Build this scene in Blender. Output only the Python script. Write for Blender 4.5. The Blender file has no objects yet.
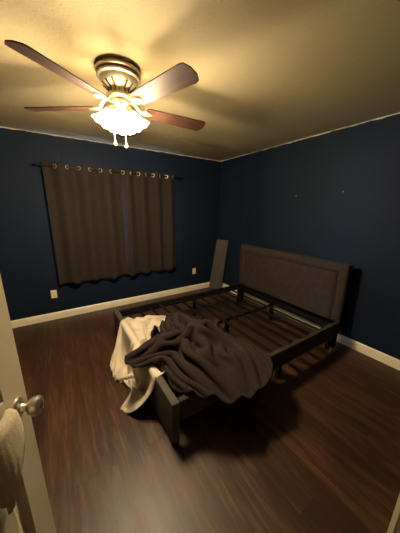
import bpy, bmesh, math, random
from mathutils import Vector, Matrix, noise
random.seed(4)
S = bpy.context.scene
COL = S.collection
P = dict(bulb=34.0, bulbcol=(1, .79, .50), world=.05, day=2600.0, exposure=0.38, glow=6.0)
H = 2.44
PI = math.pi

# ------------------------------------------------------------------ materials
def nodes(name):
    m = bpy.data.materials.new(name); m.use_nodes = True
    nt = m.node_tree
    return m, nt, nt.nodes['Principled BSDF']

def simple(name, col, rough=.5, metal=0., spec=.5, bump=0., bscale=60., var=0., vscale=8.):
    m, nt, b = nodes(name)
    b.inputs['Base Color'].default_value = (*col, 1)
    b.inputs['Roughness'].default_value = rough
    b.inputs['Metallic'].default_value = metal
    b.inputs['Specular IOR Level'].default_value = spec
    tc = nt.nodes.new('ShaderNodeTexCoord')
    if var:
        n = nt.nodes.new('ShaderNodeTexNoise'); n.inputs['Scale'].default_value = vscale
        n.inputs['Detail'].default_value = 5
        nt.links.new(tc.outputs['Object'], n.inputs['Vector'])
        r = nt.nodes.new('ShaderNodeMapRange')
        r.inputs['From Min'].default_value = .3; r.inputs['From Max'].default_value = .7
        r.inputs['To Min'].default_value = 1-var; r.inputs['To Max'].default_value = 1+var
        nt.links.new(n.outputs['Fac'], r.inputs['Value'])
        mx = nt.nodes.new('ShaderNodeVectorMath'); mx.operation = 'SCALE'
        mx.inputs[0].default_value = col
        nt.links.new(r.outputs['Result'], mx.inputs['Scale'])
        nt.links.new(mx.outputs['Vector'], b.inputs['Base Color'])
    if bump:
        n = nt.nodes.new('ShaderNodeTexNoise'); n.inputs['Scale'].default_value = bscale
        n.inputs['Detail'].default_value = 4
        nt.links.new(tc.outputs['Object'], n.inputs['Vector'])
        bp = nt.nodes.new('ShaderNodeBump'); bp.inputs['Strength'].default_value = bump
        bp.inputs['Distance'].default_value = .01
        nt.links.new(n.outputs['Fac'], bp.inputs['Height'])
        nt.links.new(bp.outputs['Normal'], b.inputs['Normal'])
    return m

def fabric(name, col, scale=900, sheen=.2, bump=.25, var=.06):
    m = simple(name, col, rough=.95, spec=.15, bump=bump, bscale=scale, var=var, vscale=14)
    b = m.node_tree.nodes['Principled BSDF']
    b.inputs['Sheen Weight'].default_value = sheen
    b.inputs['Sheen Roughness'].default_value = .5
    b.inputs['Sheen Tint'].default_value = (*[min(1, c*3+.1) for c in col], 1)
    return m

def floor_material():
    m, nt, b = nodes('dark_wood_planks')
    L = nt.links.new; N = nt.nodes.new
    tc = N('ShaderNodeTexCoord')
    mp = N('ShaderNodeMapping'); mp.inputs['Rotation'].default_value = (0, 0, PI/2)
    L(tc.outputs['Object'], mp.inputs['Vector'])
    br = N('ShaderNodeTexBrick')
    br.inputs['Color1'].default_value = (.0, .0, .0, 1); br.inputs['Color2'].default_value = (1, 1, 1, 1)
    br.inputs['Mortar'].default_value = (.5, .5, .5, 1)
    br.inputs['Scale'].default_value = 1
    br.inputs['Brick Width'].default_value = 1.22; br.inputs['Row Height'].default_value = .125
    br.inputs['Mortar Size'].default_value = .0012; br.inputs['Mortar Smooth'].default_value = .3
    br.offset = .37; br.offset_frequency = 3
    L(mp.outputs['Vector'], br.inputs['Vector'])
    # long grain
    mg = N('ShaderNodeMapping'); mg.inputs['Scale'].default_value = (11, 1.1, 1)
    L(tc.outputs['Object'], mg.inputs['Vector'])
    addv = N('ShaderNodeVectorMath'); addv.operation = 'ADD'
    sc = N('ShaderNodeVectorMath'); sc.operation = 'SCALE'; sc.inputs['Scale'].default_value = 7
    L(br.outputs['Color'], sc.inputs[0]); L(mg.outputs['Vector'], addv.inputs[0]); L(sc.outputs['Vector'], addv.inputs[1])
    g = N('ShaderNodeTexNoise'); g.inputs['Scale'].default_value = 1.5; g.inputs['Detail'].default_value = 8
    g.inputs['Roughness'].default_value = .62; g.inputs['Distortion'].default_value = .6
    L(addv.outputs['Vector'], g.inputs['Vector'])
    g2 = N('ShaderNodeTexNoise'); g2.inputs['Scale'].default_value = 6; g2.inputs['Detail'].default_value = 5
    L(addv.outputs['Vector'], g2.inputs['Vector'])
    mixf = N('ShaderNodeMath'); mixf.operation = 'MULTIPLY_ADD'; mixf.inputs[1].default_value = .3
    L(g2.outputs['Fac'], mixf.inputs[0])
    m2 = N('ShaderNodeMath'); m2.operation = 'MULTIPLY'; m2.inputs[1].default_value = .7
    L(g.outputs['Fac'], m2.inputs[0]); L(m2.outputs[0], mixf.inputs[2])
    tone = N('ShaderNodeMath'); tone.operation = 'MULTIPLY_ADD'; tone.inputs[1].default_value = .06; 
    L(br.outputs['Color'], tone.inputs[0]); L(mixf.outputs[0], tone.inputs[2])
    cr = N('ShaderNodeValToRGB')
    e = cr.color_ramp.elements
    e[0].position = .30; e[0].color = (.009, .0042, .0025, 1)
    e[1].position = .78; e[1].color = (.140, .066, .032, 1)
    x = e.new(.52); x.color = (.046, .0195, .0088, 1)
    L(tone.outputs[0], cr.inputs['Fac'])
    mm = N('ShaderNodeMixRGB'); mm.blend_type = 'MULTIPLY'; mm.inputs['Color2'].default_value = (.35, .3, .28, 1)
    L(br.outputs['Fac'], mm.inputs['Fac']); L(cr.outputs['Color'], mm.inputs['Color1'])
    L(mm.outputs['Color'], b.inputs['Base Color'])
    rr = N('ShaderNodeMapRange'); rr.inputs['To Min'].default_value = .36; rr.inputs['To Max'].default_value = .52
    L(g.outputs['Fac'], rr.inputs['Value']); L(rr.outputs['Result'], b.inputs['Roughness'])
    b.inputs['Specular IOR Level'].default_value = .42
    bp = N('ShaderNodeBump'); bp.inputs['Strength'].default_value = .25; bp.inputs['Distance'].default_value = .004
    inv = N('ShaderNodeMath'); inv.operation = 'SUBTRACT'
    L(mixf.outputs[0], inv.inputs[0]); L(br.outputs['Fac'], inv.inputs[1])
    L(inv.outputs[0], bp.inputs['Height']); L(bp.outputs['Normal'], b.inputs['Normal'])
    return m

def ceiling_material():
    m, nt, b = nodes('textured_ceiling_paint')
    L = nt.links.new; N = nt.nodes.new
    tc = N('ShaderNodeTexCoord')
    b.inputs['Base Color'].default_value = (.37, .31, .180, 1)
    b.inputs['Roughness'].default_value = .8
    v = N('ShaderNodeTexNoise'); v.inputs['Scale'].default_value = 42; v.inputs['Detail'].default_value = 3
    v.inputs['Distortion'].default_value = .8
    w = N('ShaderNodeTexNoise'); w.inputs['Scale'].default_value = 14; w.inputs['Detail'].default_value = 2
    L(tc.outputs['Object'], v.inputs['Vector']); L(tc.outputs['Object'], w.inputs['Vector'])
    a = N('ShaderNodeMath'); a.operation = 'ADD'
    L(v.outputs['Fac'], a.inputs[0]); L(w.outputs['Fac'], a.inputs[1])
    bp = N('ShaderNodeBump'); bp.inputs['Strength'].default_value = .3; bp.inputs['Distance'].default_value = .008
    L(a.outputs[0], bp.inputs['Height']); L(bp.outputs['Normal'], b.inputs['Normal'])
    return m

def wall_material():
    # navy paint over orange-peel texture, ragged unpainted line right under the ceiling
    m, nt, b = nodes('navy_wall_paint')
    L = nt.links.new; N = nt.nodes.new
    tc = N('ShaderNodeTexCoord'); sp = N('ShaderNodeSeparateXYZ')
    L(tc.outputs['Object'], sp.inputs[0])
    n = N('ShaderNodeTexNoise'); n.inputs['Scale'].default_value = 9; n.inputs['Detail'].default_value = 6
    L(tc.outputs['Object'], n.inputs['Vector'])
    ad = N('ShaderNodeMath'); ad.operation = 'MULTIPLY_ADD'; ad.inputs[1].default_value = .035
    L(n.outputs['Fac'], ad.inputs[0]); L(sp.outputs['Z'], ad.inputs[2])
    gt = N('ShaderNodeMath'); gt.operation = 'GREATER_THAN'; gt.inputs[1].default_value = H + .0075
    L(ad.outputs[0], gt.inputs[0])
    v = N('ShaderNodeTexNoise'); v.inputs['Scale'].default_value = 2.2; v.inputs['Detail'].default_value = 4
    L(tc.outputs['Object'], v.inputs['Vector'])
    cr = N('ShaderNodeMixRGB'); cr.inputs['Color1'].default_value = (.0066, .0125, .0265, 1)
    cr.inputs['Color2'].default_value = (.0080, .0150, .031, 1)
    L(v.outputs['Fac'], cr.inputs['Fac'])
    mx = N('ShaderNodeMixRGB'); mx.inputs['Color2'].default_value = (.55, .48, .36, 1)
    L(gt.outputs[0], mx.inputs['Fac']); L(cr.outputs['Color'], mx.inputs['Color1'])
    L(mx.outputs['Color'], b.inputs['Base Color'])
    b.inputs['Roughness'].default_value = .5
    b.inputs["Roughness"].default_value = .65
    b.inputs["Specular IOR Level"].default_value = .14
    t = N('ShaderNodeTexNoise'); t.inputs['Scale'].default_value = 55; t.inputs['Detail'].default_value = 3
    L(tc.outputs['Object'], t.inputs['Vector'])
    bp = N('ShaderNodeBump'); bp.inputs['Strength'].default_value = .35; bp.inputs['Distance'].default_value = .006
    L(t.outputs['Fac'], bp.inputs['Height']); L(bp.outputs['Normal'], b.inputs['Normal'])
    return m

def blade_material():
    m, nt, b = nodes('walnut_blade')
    L = nt.links.new; N = nt.nodes.new
    tc = N('ShaderNodeTexCoord'); mp = N('ShaderNodeMapping'); mp.inputs['Scale'].default_value = (3, 34, 8)
    L(tc.outputs['Object'], mp.inputs['Vector'])
    n = N('ShaderNodeTexNoise'); n.inputs['Scale'].default_value = 1.4; n.inputs['Detail'].default_value = 6
    L(mp.outputs['Vector'], n.inputs['Vector'])
    cr = N('ShaderNodeValToRGB'); e = cr.color_ramp.elements
    e[0].position = .3; e[0].color = (.016, .0065, .004, 1)
    e[1].position = .75; e[1].color = (.050, .020, .011, 1)
    L(n.outputs['Fac'], cr.inputs['Fac']); L(cr.outputs['Color'], b.inputs['Base Color'])
    b.inputs['Roughness'].default_value = .6
    b.inputs['Specular IOR Level'].default_value = .2
    return m

def glow(name, col, strength):
    m, nt, b = nodes(name)
    b.inputs['Base Color'].default_value = (.9, .85, .75, 1)
    b.inputs['Emission Color'].default_value = (*col, 1)
    b.inputs['Emission Strength'].default_value = strength
    return m

def shade_material():
    # frosted glass: lets part of the bulb's light through and glows itself
    m, nt, b = nodes('lit_frosted_glass')
    L = nt.links.new; N = nt.nodes.new
    e = N('ShaderNodeEmission'); e.inputs['Color'].default_value = (1, .80, .50, 1); e.inputs['Strength'].default_value = P['glow']
    t = N('ShaderNodeBsdfTransparent'); t.inputs['Color'].default_value = (1, .95, .85, 1)
    mx = N('ShaderNodeMixShader'); mx.inputs['Fac'].default_value = .88
    ad = N('ShaderNodeAddShader')
    tr = N('ShaderNodeBsdfTranslucent'); tr.inputs['Color'].default_value = (.8, .75, .65, 1)
    L(t.outputs[0], mx.inputs[1]); L(tr.outputs[0], mx.inputs[2])
    L(mx.outputs[0], ad.inputs[0]); L(e.outputs[0], ad.inputs[1])
    L(ad.outputs[0], nt.nodes['Material Output'].inputs['Surface'])
    return m

def glass_material():
    m, nt, b = nodes('window_glass')
    L = nt.links.new; N = nt.nodes.new
    t = N('ShaderNodeBsdfTransparent'); g = N('ShaderNodeBsdfGlossy'); g.inputs['Roughness'].default_value = .02
    f = N('ShaderNodeFresnel'); f.inputs['IOR'].default_value = 1.45
    mx = N('ShaderNodeMixShader')
    L(f.outputs[0], mx.inputs['Fac']); L(t.outputs[0], mx.inputs[1]); L(g.outputs[0], mx.inputs[2])
    L(mx.outputs[0], nt.nodes['Material Output'].inputs['Surface'])
    return m

M = dict(
    floor=floor_material(), ceiling=ceiling_material(), wall=wall_material(), blade=blade_material(),
    trim=simple('cream_gloss_trim', (.86, .77, .57), rough=.35, var=.04, vscale=6),
    door=simple('cream_door_paint', (.50, .44, .31), rough=.4, var=.03, bump=.05, bscale=120),
    hall=simple('hall_paint', (.35, .32, .27), rough=.8, bump=.2, bscale=60),
    curtain=fabric('brown_blackout_cloth', (.031, .0225, .019), sheen=.12, bump=.15),
    rod=simple('black_iron', (.012, .011, .010), rough=.45, metal=.6, var=.2),
    chrome=simple('brushed_nickel', (.62, .58, .50), rough=.32, metal=1., var=.05),
    grommet=simple('satin_silver_ring', (.85, .80, .70), rough=.42, metal=.9, var=.04),
    nickel=simple('antique_nickel', (.58, .50, .36), rough=.42, metal=.85, var=.12, vscale=20),
    darkring=simple('dark_bronze_band', (.10, .06, .03), rough=.35, metal=.8, var=.2),
    brass=simple('aged_brass', (.38, .26, .10), rough=.35, metal=1., var=.1),
    plate=simple('ivory_plastic', (.80, .70, .50), rough=.4, var=.02),
    slot=simple('dark_slot', (.03, .025, .02), rough=.7, var=.1),
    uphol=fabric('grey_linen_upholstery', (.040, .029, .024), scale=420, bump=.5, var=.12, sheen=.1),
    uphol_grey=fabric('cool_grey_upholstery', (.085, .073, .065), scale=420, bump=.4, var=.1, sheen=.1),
    steel=simple('black_powder_steel', (.006, .0055, .005), rough=.7, metal=0., spec=.12, var=.2),
    blackcloth=fabric('black_dust_cover', (.008, .008, .009), sheen=0, bump=.2),
    piping=fabric('grey_piping', (.036, .028, .024), sheen=.1),
    comforter=fabric('dark_brown_comforter', (.025, .0165, .015), scale=300, sheen=.1, bump=.12),
    sheet=fabric('cream_bed_sheet', (.58, .50, .39), scale=500, sheen=.05, bump=.12),
    towel=fabric('cream_cloth', (.42, .36, .25), scale=500, sheen=.05, bump=.3),
    glass=glass_material(),
    shade=shade_material(),
)

# ------------------------------------------------------------------ mesh helpers
def add_box(bm, x0, x1, y0, y1, z0, z1):
    vs = [bm.verts.new((x, y, z)) for x in (x0, x1) for y in (y0, y1) for z in (z0, z1)]
    for f in ((0,1,3,2),(4,6,7,5),(0,4,5,1),(2,3,7,6),(0,2,6,4),(1,5,7,3)):
        bm.faces.new([vs[i] for i in f])
    return vs

def bevel(bm, w, seg=2):
    bmesh.ops.bevel(bm, geom=list(bm.edges), offset=w, segments=seg, profile=.7, affect='EDGES', clamp_overlap=True)

def box_bm(x0, x1, y0, y1, z0, z1, bv=0, seg=2):
    bm = bmesh.new(); add_box(bm, x0, x1, y0, y1, z0, z1)
    if bv: bevel(bm, bv, seg)
    return bm

def add_lathe(bm, prof, n=40, mat=None, cap0=True, cap1=True):
    rings = []
    for r, z in prof:
        ring = []
        for i in range(n):
            a = 2*PI*i/n
            v = Vector((r*math.cos(a), r*math.sin(a), z))
            if mat: v = mat @ v
            ring.append(bm.verts.new(v))
        rings.append(ring)
    for a, b in zip(rings, rings[1:]):
        for i in range(n):
            bm.faces.new((a[i], a[(i+1) % n], b[(i+1) % n], b[i]))
    if cap0: bm.faces.new(rings[0][::-1])
    if cap1: bm.faces.new(rings[-1])

def add_tube(bm, pts, r, n=10, caps=True):
    pts = [Vector(p) for p in pts]
    rs = r if isinstance(r, (list, tuple)) else [r]*len(pts)
    rings = []; up = None
    for i, p in enumerate(pts):
        t = (pts[min(i+1, len(pts)-1)] - pts[max(i-1, 0)]).normalized()
        if up is None:
            up = Vector((0, 0, 1)) if abs(t.z) < .9 else Vector((1, 0, 0))
        s = t.cross(up).normalized(); up = s.cross(t).normalized()
        rings.append([bm.verts.new(p + rs[i]*(math.cos(2*PI*k/n)*s + math.sin(2*PI*k/n)*up)) for k in range(n)])
    for a, b in zip(rings, rings[1:]):
        for i in range(n):
            bm.faces.new((a[i], a[(i+1) % n], b[(i+1) % n], b[i]))
    if caps:
        bm.faces.new(rings[0][::-1]); bm.faces.new(rings[-1])

def add_torus(bm, c, R, r, axis='y', n=22, k=8, mat=None):
    g = []
    for i in range(n):
        a = 2*PI*i/n; row = []
        for j in range(k):
            b = 2*PI*j/k
            rr = R + r*math.cos(b); h = r*math.sin(b)
            v = Vector((rr*math.cos(a), h, rr*math.sin(a))) if axis == 'y' else Vector((rr*math.cos(a), rr*math.sin(a), h))
            if mat: v = mat @ v
            row.append(bm.verts.new(Vector(c) + v))
        g.append(row)
    for i in range(n):
        for j in range(k):
            bm.faces.new((g[i][j], g[(i+1) % n][j], g[(i+1) % n][(j+1) % k], g[i][(j+1) % k]))

def obj(name, bm, mat, parent=None, smooth=False, angle=.6):
    me = bpy.data.meshes.new(name)
    bmesh.ops.recalc_face_normals(bm, faces=bm.faces)
    bm.to_mesh(me); bm.free()
    for m in (mat if isinstance(mat, (list, tuple)) else [mat]):
        me.materials.append(m)
    if smooth:
        me.polygons.foreach_set('use_smooth', [True]*len(me.polygons))
        me.set_sharp_from_angle(angle=angle)
    o = bpy.data.objects.new(name, me); COL.objects.link(o)
    if parent: o.parent = parent
    return o

def tag(o, label, cat, group=None):
    o['label'] = label; o['category'] = cat
    if group: o['group'] = group
    return o

def thing(name, label, cat, loc=(0, 0, 0), rotz=0, group=None):
    o = bpy.data.objects.new(name, None); COL.objects.link(o)
    o.empty_display_size = .1
    o.location = loc; o.rotation_euler = (0, 0, rotz)
    return tag(o, label, cat, group)

def struct(name, bm, mat, parent=None, smooth=False):
    o = obj(name, bm, mat, parent, smooth)
    if not parent: o['kind'] = 'structure'
    return o
# ------------------------------------------------------------------ room shell
XL, YF = -4.40, -3.531          # left wall, front wall (room faces)
struct('floor', box_bm(XL-.1, .1, -5.0, .14, -.08, 0), M['floor'])
struct('ceiling', box_bm(XL-.1, .1, -5.0, .14, H, H+.08), M['ceiling'])
struct('wall_right', box_bm(0, .1, -5.0, .14, 0, H), M['wall'])
struct('wall_left', box_bm(XL-.1, XL, -5.0, .14, 0, H), M['wall'])
WX0, WX1, WZ0, WZ1 = -2.66, -1.03, .66, 1.98
bm = bmesh.new()
add_box(bm, XL, WX0, 0, .14, 0, H); add_box(bm, WX1, 0, 0, .14, 0, H)
add_box(bm, WX0, WX1, 0, .14, 0, WZ0); add_box(bm, WX0, WX1, 0, .14, WZ1, H)
struct('wall_back', bm, M['wall'])
DX0, DX1, DZ = -3.145, -1.875, 2.05  # opening widened past door width so the right casing catches fan light
bm = bmesh.new()
add_box(bm, XL, DX0-.02, YF-.11, YF, 0, H); add_box(bm, DX1+.02, 0, YF-.11, YF, 0, H)
add_box(bm, DX0-.02, DX1+.02, YF-.11, YF, DZ+.02, H)
struct('wall_front', bm, M['wall'])
struct('wall_hall', box_bm(XL, 0, -5.0, -4.9, 0, H), M['hall'])

# window behind the curtains
bm = bmesh.new()
for a in ((WX0, WX0+.05, WZ0, WZ1), (WX1-.03, WX1, WZ0, WZ1), (WX0+.05, WX1-.03, WZ0, WZ0+.05), (WX0+.05, WX1-.03, WZ1-.05, WZ1), (-1.885, -1.835, WZ0+.05, WZ1-.05)):
    add_box(bm, a[0], a[1], .002, .040, a[2], a[3])
win = struct('window_1', bm, M['trim'])
obj('pane', box_bm(WX0+.05, -1.885,   .018, .022, WZ0+.05, WZ1-.05), M['glass'], win)
obj('pane', box_bm(-1.835, WX1-.03,   .018, .022, WZ0+.05, WZ1-.05), M['glass'], win)

# baseboards with a stepped profile
PROF = [(0, 0), (.016, 0), (.016, .062), (.013, .070), (.013, .088), (.008, .098), (.004, .104), (0, .104)]
def baseboard(name, p0, p1, inward):
    p0, p1, n = Vector(p0), Vector(p1), Vector(inward)
    bm = bmesh.new(); rows = []
    for p in (p0, p1):
        rows.append([bm.verts.new((p.x+n.x*d, p.y+n.y*d, z)) for d, z in PROF])
    k = len(PROF)
    for i in range(k): bm.faces.new((rows[0][i], rows[0][(i+1) % k], rows[1][(i+1) % k], rows[1][i]))
    bm.faces.new(rows[0][::-1]); bm.faces.new(rows[1])
    return struct(name, bm, M['trim'])
baseboard('baseboard_back', (XL, 0), (0, 0), (0, -1))
baseboard('baseboard_right', (0, 0), (0, YF), (-1, 0))
baseboard('baseboard_left', (XL, 0), (XL, YF), (1, 0))
baseboard('baseboard_front', (DX1+.085, YF), (0, YF), (0, 1))

# doorway: jambs, casing
bm = bmesh.new()
add_box(bm, DX0-.02, DX0, YF-.11, YF, 0, DZ); add_box(bm, DX1, DX1+.02, YF-.11, YF, 0, DZ)
add_box(bm, DX0-.02, DX1+.02, YF-.11, YF, DZ, DZ+.02)
struct('trim_1', bm, M['trim'])
bm = bmesh.new()
add_box(bm, DX1+.006-.012, DX1+.068, YF, YF+.014, 0, DZ+.07)
add_box(bm, DX0-.085, DX0-.022, YF, YF+.014, 0, DZ+.07)
add_box(bm, DX0-.022, DX1-.006, YF, YF+.014, DZ+.008, DZ+.07)
struct('trim_2', bm, M['trim'])

# open door, hinged on the left jamb
hp, ep = Vector((-3.125, -3.560)), Vector((-2.925, -2.83))
dd = (ep-hp).normalized(); DW = .775
door = thing('door', 'cream panelled interior door swung open at the left edge', 'door', (hp.x, hp.y, 0), math.atan2(dd.y, dd.x))
door.name = 'door_1'; door['kind'] = 'structure'
# local: x along the width, y to the left; the room/camera face is y = 0, thickness behind (+y)
def door_slab():
    bm = bmesh.new()
    T = .035; z0, z1 = .012, 2.03
    st = .110
    panels = [(.115, DW-st, .20, .86), (.115, DW-st, 1.06, 1.90)]
    xs = [0, .115, DW-st, DW]; zs = [z0, .20, .86, 1.06, 1.90, z1]
    # frame of stiles and rails
    add_box(bm, 0, .115, 0, T, z0, z1); add_box(bm, DW-st, DW, 0, T, z0, z1)
    add_box(bm, .115, DW-st, 0, T, z0, .20); add_box(bm, .115, DW-st, 0, T, .86, 1.06); add_box(bm, .115, DW-st, 0, T, 1.90, z1)
    return bm, panels, T
bm, panels, T = door_slab()
obj('door_slab', bm, M['door'], door)
for (x0, x1, z0, z1) in panels:
    bm = bmesh.new()
    for (yo, sgn) in ((0, 1), (T, -1)):
        # sunk groove, then a raised field with sloped shoulders
        lv = [(0, .0), (.012, .013), (.026, .013), (.060, .003)]
        loops = []
        for ins, dep in lv:
            y = yo + sgn*dep
            loops.append([bm.verts.new(v) for v in ((x0+ins, y, z0+ins), (x1-ins, y, z0+ins), (x1-ins, y, z1-ins), (x0+ins, y, z1-ins))])
        for a, b in zip(loops, loops[1:]):
            for i in range(4): bm.faces.new((a[i], a[(i+1) % 4], b[(i+1) % 4], b[i]))
        bm.faces.new(loops[-1])
    obj('door_panel', bm, M['door'], door)
KX, KZ = DW-.062, .985
def knob(side):
    s = -1 if side == 0 else 1
    y0 = 0 if side == 0 else T
    R = Matrix.Translation((KX, y0, KZ)) @ Matrix.Rotation(s*-PI/2, 4, 'X')
    bm = bmesh.new()
    add_lathe(bm, [(.033, 0), (.033, .003), (.030, .007), (.022, .010), (.014, .012), (.0115, .016), (.011, .024), (.015, .028),
                   (.021, .031), (.0255, .038), (.0275, .047), (.0265, .055), (.022, .060), (.012, .062), (.011, .059)], 28, R)
    k = obj('door_knob', bm, M['chrome'], door, True)
    bm = bmesh.new()
    add_lathe(bm, [(.0105, .058), (.0105, .0625), (.009, .0635)], 16, R)
    obj('keyhole', bm, M['slot'], k)
knob(0); knob(1)
bm = box_bm(DW-.0005, DW+.0015, .006, T-.006, KZ-.028, KZ+.028)
obj('latch_plate', bm, M['brass'], door)
for z in (.22, 1.02, 1.82):
    bm = bmesh.new(); add_tube(bm, [(-.004, -.004, z-.045), (-.004, -.004, z+.045)], .006, 10)
    obj('hinge', bm, M['brass'], door, True)

# cloth hooked over the knob
def knob_cloth():
    bm = bmesh.new(); nu, nv = 30, 34
    g = []
    for i in range(nu+1):
        row = []
        u = i/nu
        for j in range(nv+1):
            v = j/nv                                   # 0 top .. 1 bottom
            z = KZ + .062 - .215*v
            w = .040 + .040*math.sin(PI*min(1, v*1.05+.1))**.8 - .03*max(0, v-.75)*2
            if v < .12: w *= .62+.38*(v/.12)**.5
            cx = KX - .098 - .030*v
            ang = -1.35 + 2.7*u
            x = cx + w*math.sin(ang)*.95
            bulge = .036*math.cos(ang)*(.55+.45*math.sin(PI*min(1, v+.05)))*(1 if v > .08 else (v/.08)**.5*.8+.2)
            fold = .0015*math.sin(ang*7+v*3.1)*v + .001*math.sin(ang*13-v*5)
            y = -.003 - max(0, bulge) - .004 + min(0, -abs(fold))
            z += .010*math.sin(ang*2+1)*v - .03*abs(u-.5)*(v)
            row.append(bm.verts.new((x, y, z)))
        g.append(row)
    for i in range(nu):
        for j in range(nv):
            bm.faces.new((g[i][j], g[i][j+1], g[i+1][j+1], g[i+1][j]))
    return bm
kc = obj('hanging_cloth', knob_cloth(), M['towel'], None, True, 3)
kc.location = door.location; kc.rotation_euler = door.rotation_euler
kc.modifiers.new('thick', 'SOLIDIFY').thickness = .003
tag(kc, 'small cream cloth hanging beside the knob of the open door', 'cloth')

# ------------------------------------------------------------------ wall plates
def outlet(x, y, z, label, face='back'):
    t = thing('wall_outlet', label, 'outlet', (x, y, z), 0, 'wall outlets on the back wall')
    obj('cover_plate', box_bm(-.036, .036, -.006, 0, -.058, .058, .003), M['plate'], t, True)
    for dz in (.020, -.020):
        r = obj('receptacle', box_bm(-.017, .017, -.0085, -.005, dz-.014, dz+.014, .002), M['plate'], t, True)
        bm = bmesh.new()
        add_box(bm, -.008, -.0055, -.0092, -.0084, dz-.004, dz+.006); add_box(bm, .0055, .008, -.0092, -.0084, dz-.004, dz+.006)
        add_box(bm, -.002, .002, -.0092, -.0084, dz-.010, dz-.006)
        obj('slot', bm, M['slot'], r)
    bm = bmesh.new(); add_lathe(bm, [(.003, 0), (.003, .0015)], 10, Matrix.Translation((0, -.006, 0)) @ Matrix.Rotation(PI/2, 4, 'X'))
    obj('screw', bm, M['chrome'], t)
    return t
outlet(-2.89, 0, .378, 'ivory wall outlet below the left end of the curtains')
outlet(-.577, 0, .392, 'ivory wall outlet between the curtains and the leaning grey board')
for (y, z, l) in ((-2.264, 1.767, 'small nail in the navy wall, the one farther from the corner'), (-1.678, 1.748, 'small nail in the navy wall, the one nearer the corner')):
    bm = bmesh.new()
    add_tube(bm, [(0, y, z), (-.022, y, z+.004)], .0018, 8); add_tube(bm, [(-.022, y, z+.004), (-.024, y, z+.0044)], .006, 10)
    tag(obj('nail', bm, M['chrome'], None, True), l, 'nail', 'nails in the right wall')

# ------------------------------------------------------------------ curtains
RZ, RY = 2.062, -.085
rod = thing('curtain_rod', 'thin black curtain rod above the window with both curtains on it', 'curtain rod', (-1.86, RY, RZ))
bm = bmesh.new(); add_tube(bm, [(-1.00, 0, 0), (1.00, 0, 0)], .0095, 14); obj('pole', bm, M['rod'], rod, True)
for s in (-1, 1):
    bm = bmesh.new(); add_lathe(bm, [(.004, 0), (.012, .003), (.015, .012), (.012, .022), (.004, .026)], 16, Matrix.Translation((s*.998, 0, 0)) @ Matrix.Rotation(s*PI/2, 4, 'Y'))
    obj('finial', bm, M['rod'], rod, True)
    bm = bmesh.new(); add_tube(bm, [(s*.96, -RY, -.012), (s*.96, .012, -.014), (s*.96, 0, -.006)], .006, 8); add_box(bm, s*.96-.012, s*.96+.012, -RY-.004, -RY, -.04, .03)
    obj('bracket', bm, M['rod'], rod)
def curtain(x0, x1, nf, ph, seed, label):
    """grommet panel: nf half-waves between x0 and x1"""
    rnd = random.Random(seed)
    z1, z0 = 2.105, .515
    W = x1-x0; nx, nz = 150, 46
    t = thing('curtain', label, 'curtain', ((x0+x1)/2, RY, RZ), group='pair of curtains on the rod')
    bm = bmesh.new(); g = []
    offs = [rnd.uniform(-.35, .35) for _ in range(nf+2)]
    for j in range(nz+1):
        v = j/nz; row = []
        z = z1 + (z0-z1)*v
        for i in range(nx+1):
            u = i/nx
            a = u*nf*PI
            k = int(u*nf)
            fr = u*nf-k
            wob = (offs[k]*(1-fr)+offs[k+1]*fr)*min(1, v*1.6)
            amp = .042*(1-.10*v) + .008*noise.noise(Vector((u*3+seed, v*1.5, 0)))
            y = amp*math.sin(a+ph+wob*1.2) + .007*noise.noise(Vector((u*9, v*2.2, seed*3.1)))*v
            y += .012*v*math.sin(a*.5+seed)
            x = x0 + W*u + .010*math.sin(2*(a+ph))*0 + .014*wob*math.sin(PI*u)
            zz = z + (.010*math.sin(a*.7+seed*2)+.006*math.sin(a*2.1))*v
            row.append(bm.verts.new((x-(x0+x1)/2, min(y, .062), zz-RZ)))
        g.append(row)
    for j in range(nz):
        for i in range(nx):
            bm.faces.new((g[j][i], g[j+1][i], g[j+1][i+1], g[j][i+1]))
    c = obj('curtain_panel', bm, M['curtain'], t, True, 3)
    md = c.modifiers.new('thick', 'SOLIDIFY'); md.thickness = .0025; md.offset = 0
    # hem lines
    bm = bmesh.new()
    for j in (nz-2,):
        for i in range(nx):
            pass
    # grommets sit where the cloth crosses the rod
    for k in range(-1, nf+2):
        u = (k*PI-ph)/(nf*PI)
        if u < .012 or u > .988: continue
        gx = x0+W*u-(x0+x1)/2
        slope = math.cos(k*PI)*.042*nf*PI/W
        ang = math.atan(slope)
        bm = bmesh.new()
        add_torus(bm, (gx, 0, 0), .0235, .0062, 'y', 24, 8, Matrix.Rotation(ang, 3, 'Z').to_4x4())
        obj('grommet', bm, M['grommet'], t, True)
    bm.free() if False else None
    return t
curtain(-2.805, -1.877, 7, 0.0*PI, 3, 'dark brown grommet curtain, left panel of the pair over the window')
curtain(-1.897, -.985, 8, .5*PI, 8, 'dark brown grommet curtain, right panel of the pair over the window')

# ------------------------------------------------------------------ ceiling fan
FX, FY = -2.300, -1.862
fan = thing('ceiling_fan', 'flush-mount ceiling fan with five walnut blades and a lit light kit', 'ceiling fan', (FX, FY, H))
def Z(z): return z-H
bm = bmesh.new()
add_lathe(bm, [(.112, 0), (.116, -.016), (.138, -.022), (.143, -.029), (.141, -.037), (.134, -.041), (.134, -.052), (.138, -.056), (.136, -.064), (.126, -.070)], 56)
obj('mounting_ring', bm, M['nickel'], fan, True, .5)
bm = bmesh.new(); add_lathe(bm, [(.1345, -.0415), (.1372, -.044), (.1372, -.049), (.1345, -.0515)], 56, None, False, False)
obj('trim_band', bm, M['darkring'], fan, True)
bm = bmesh.new()
add_lathe(bm, [(.124, -.069), (.120, -.078), (.112, -.090), (.098, -.104), (.080, -.116), (.068, -.126), (.066, -.150), (.072, -.156), (.086, -.160), (.088, -.176), (.080, -.184), (.05, -.188)], 56)
hs = obj('motor_housing', bm, M['nickel'], fan, True, .5)
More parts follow.
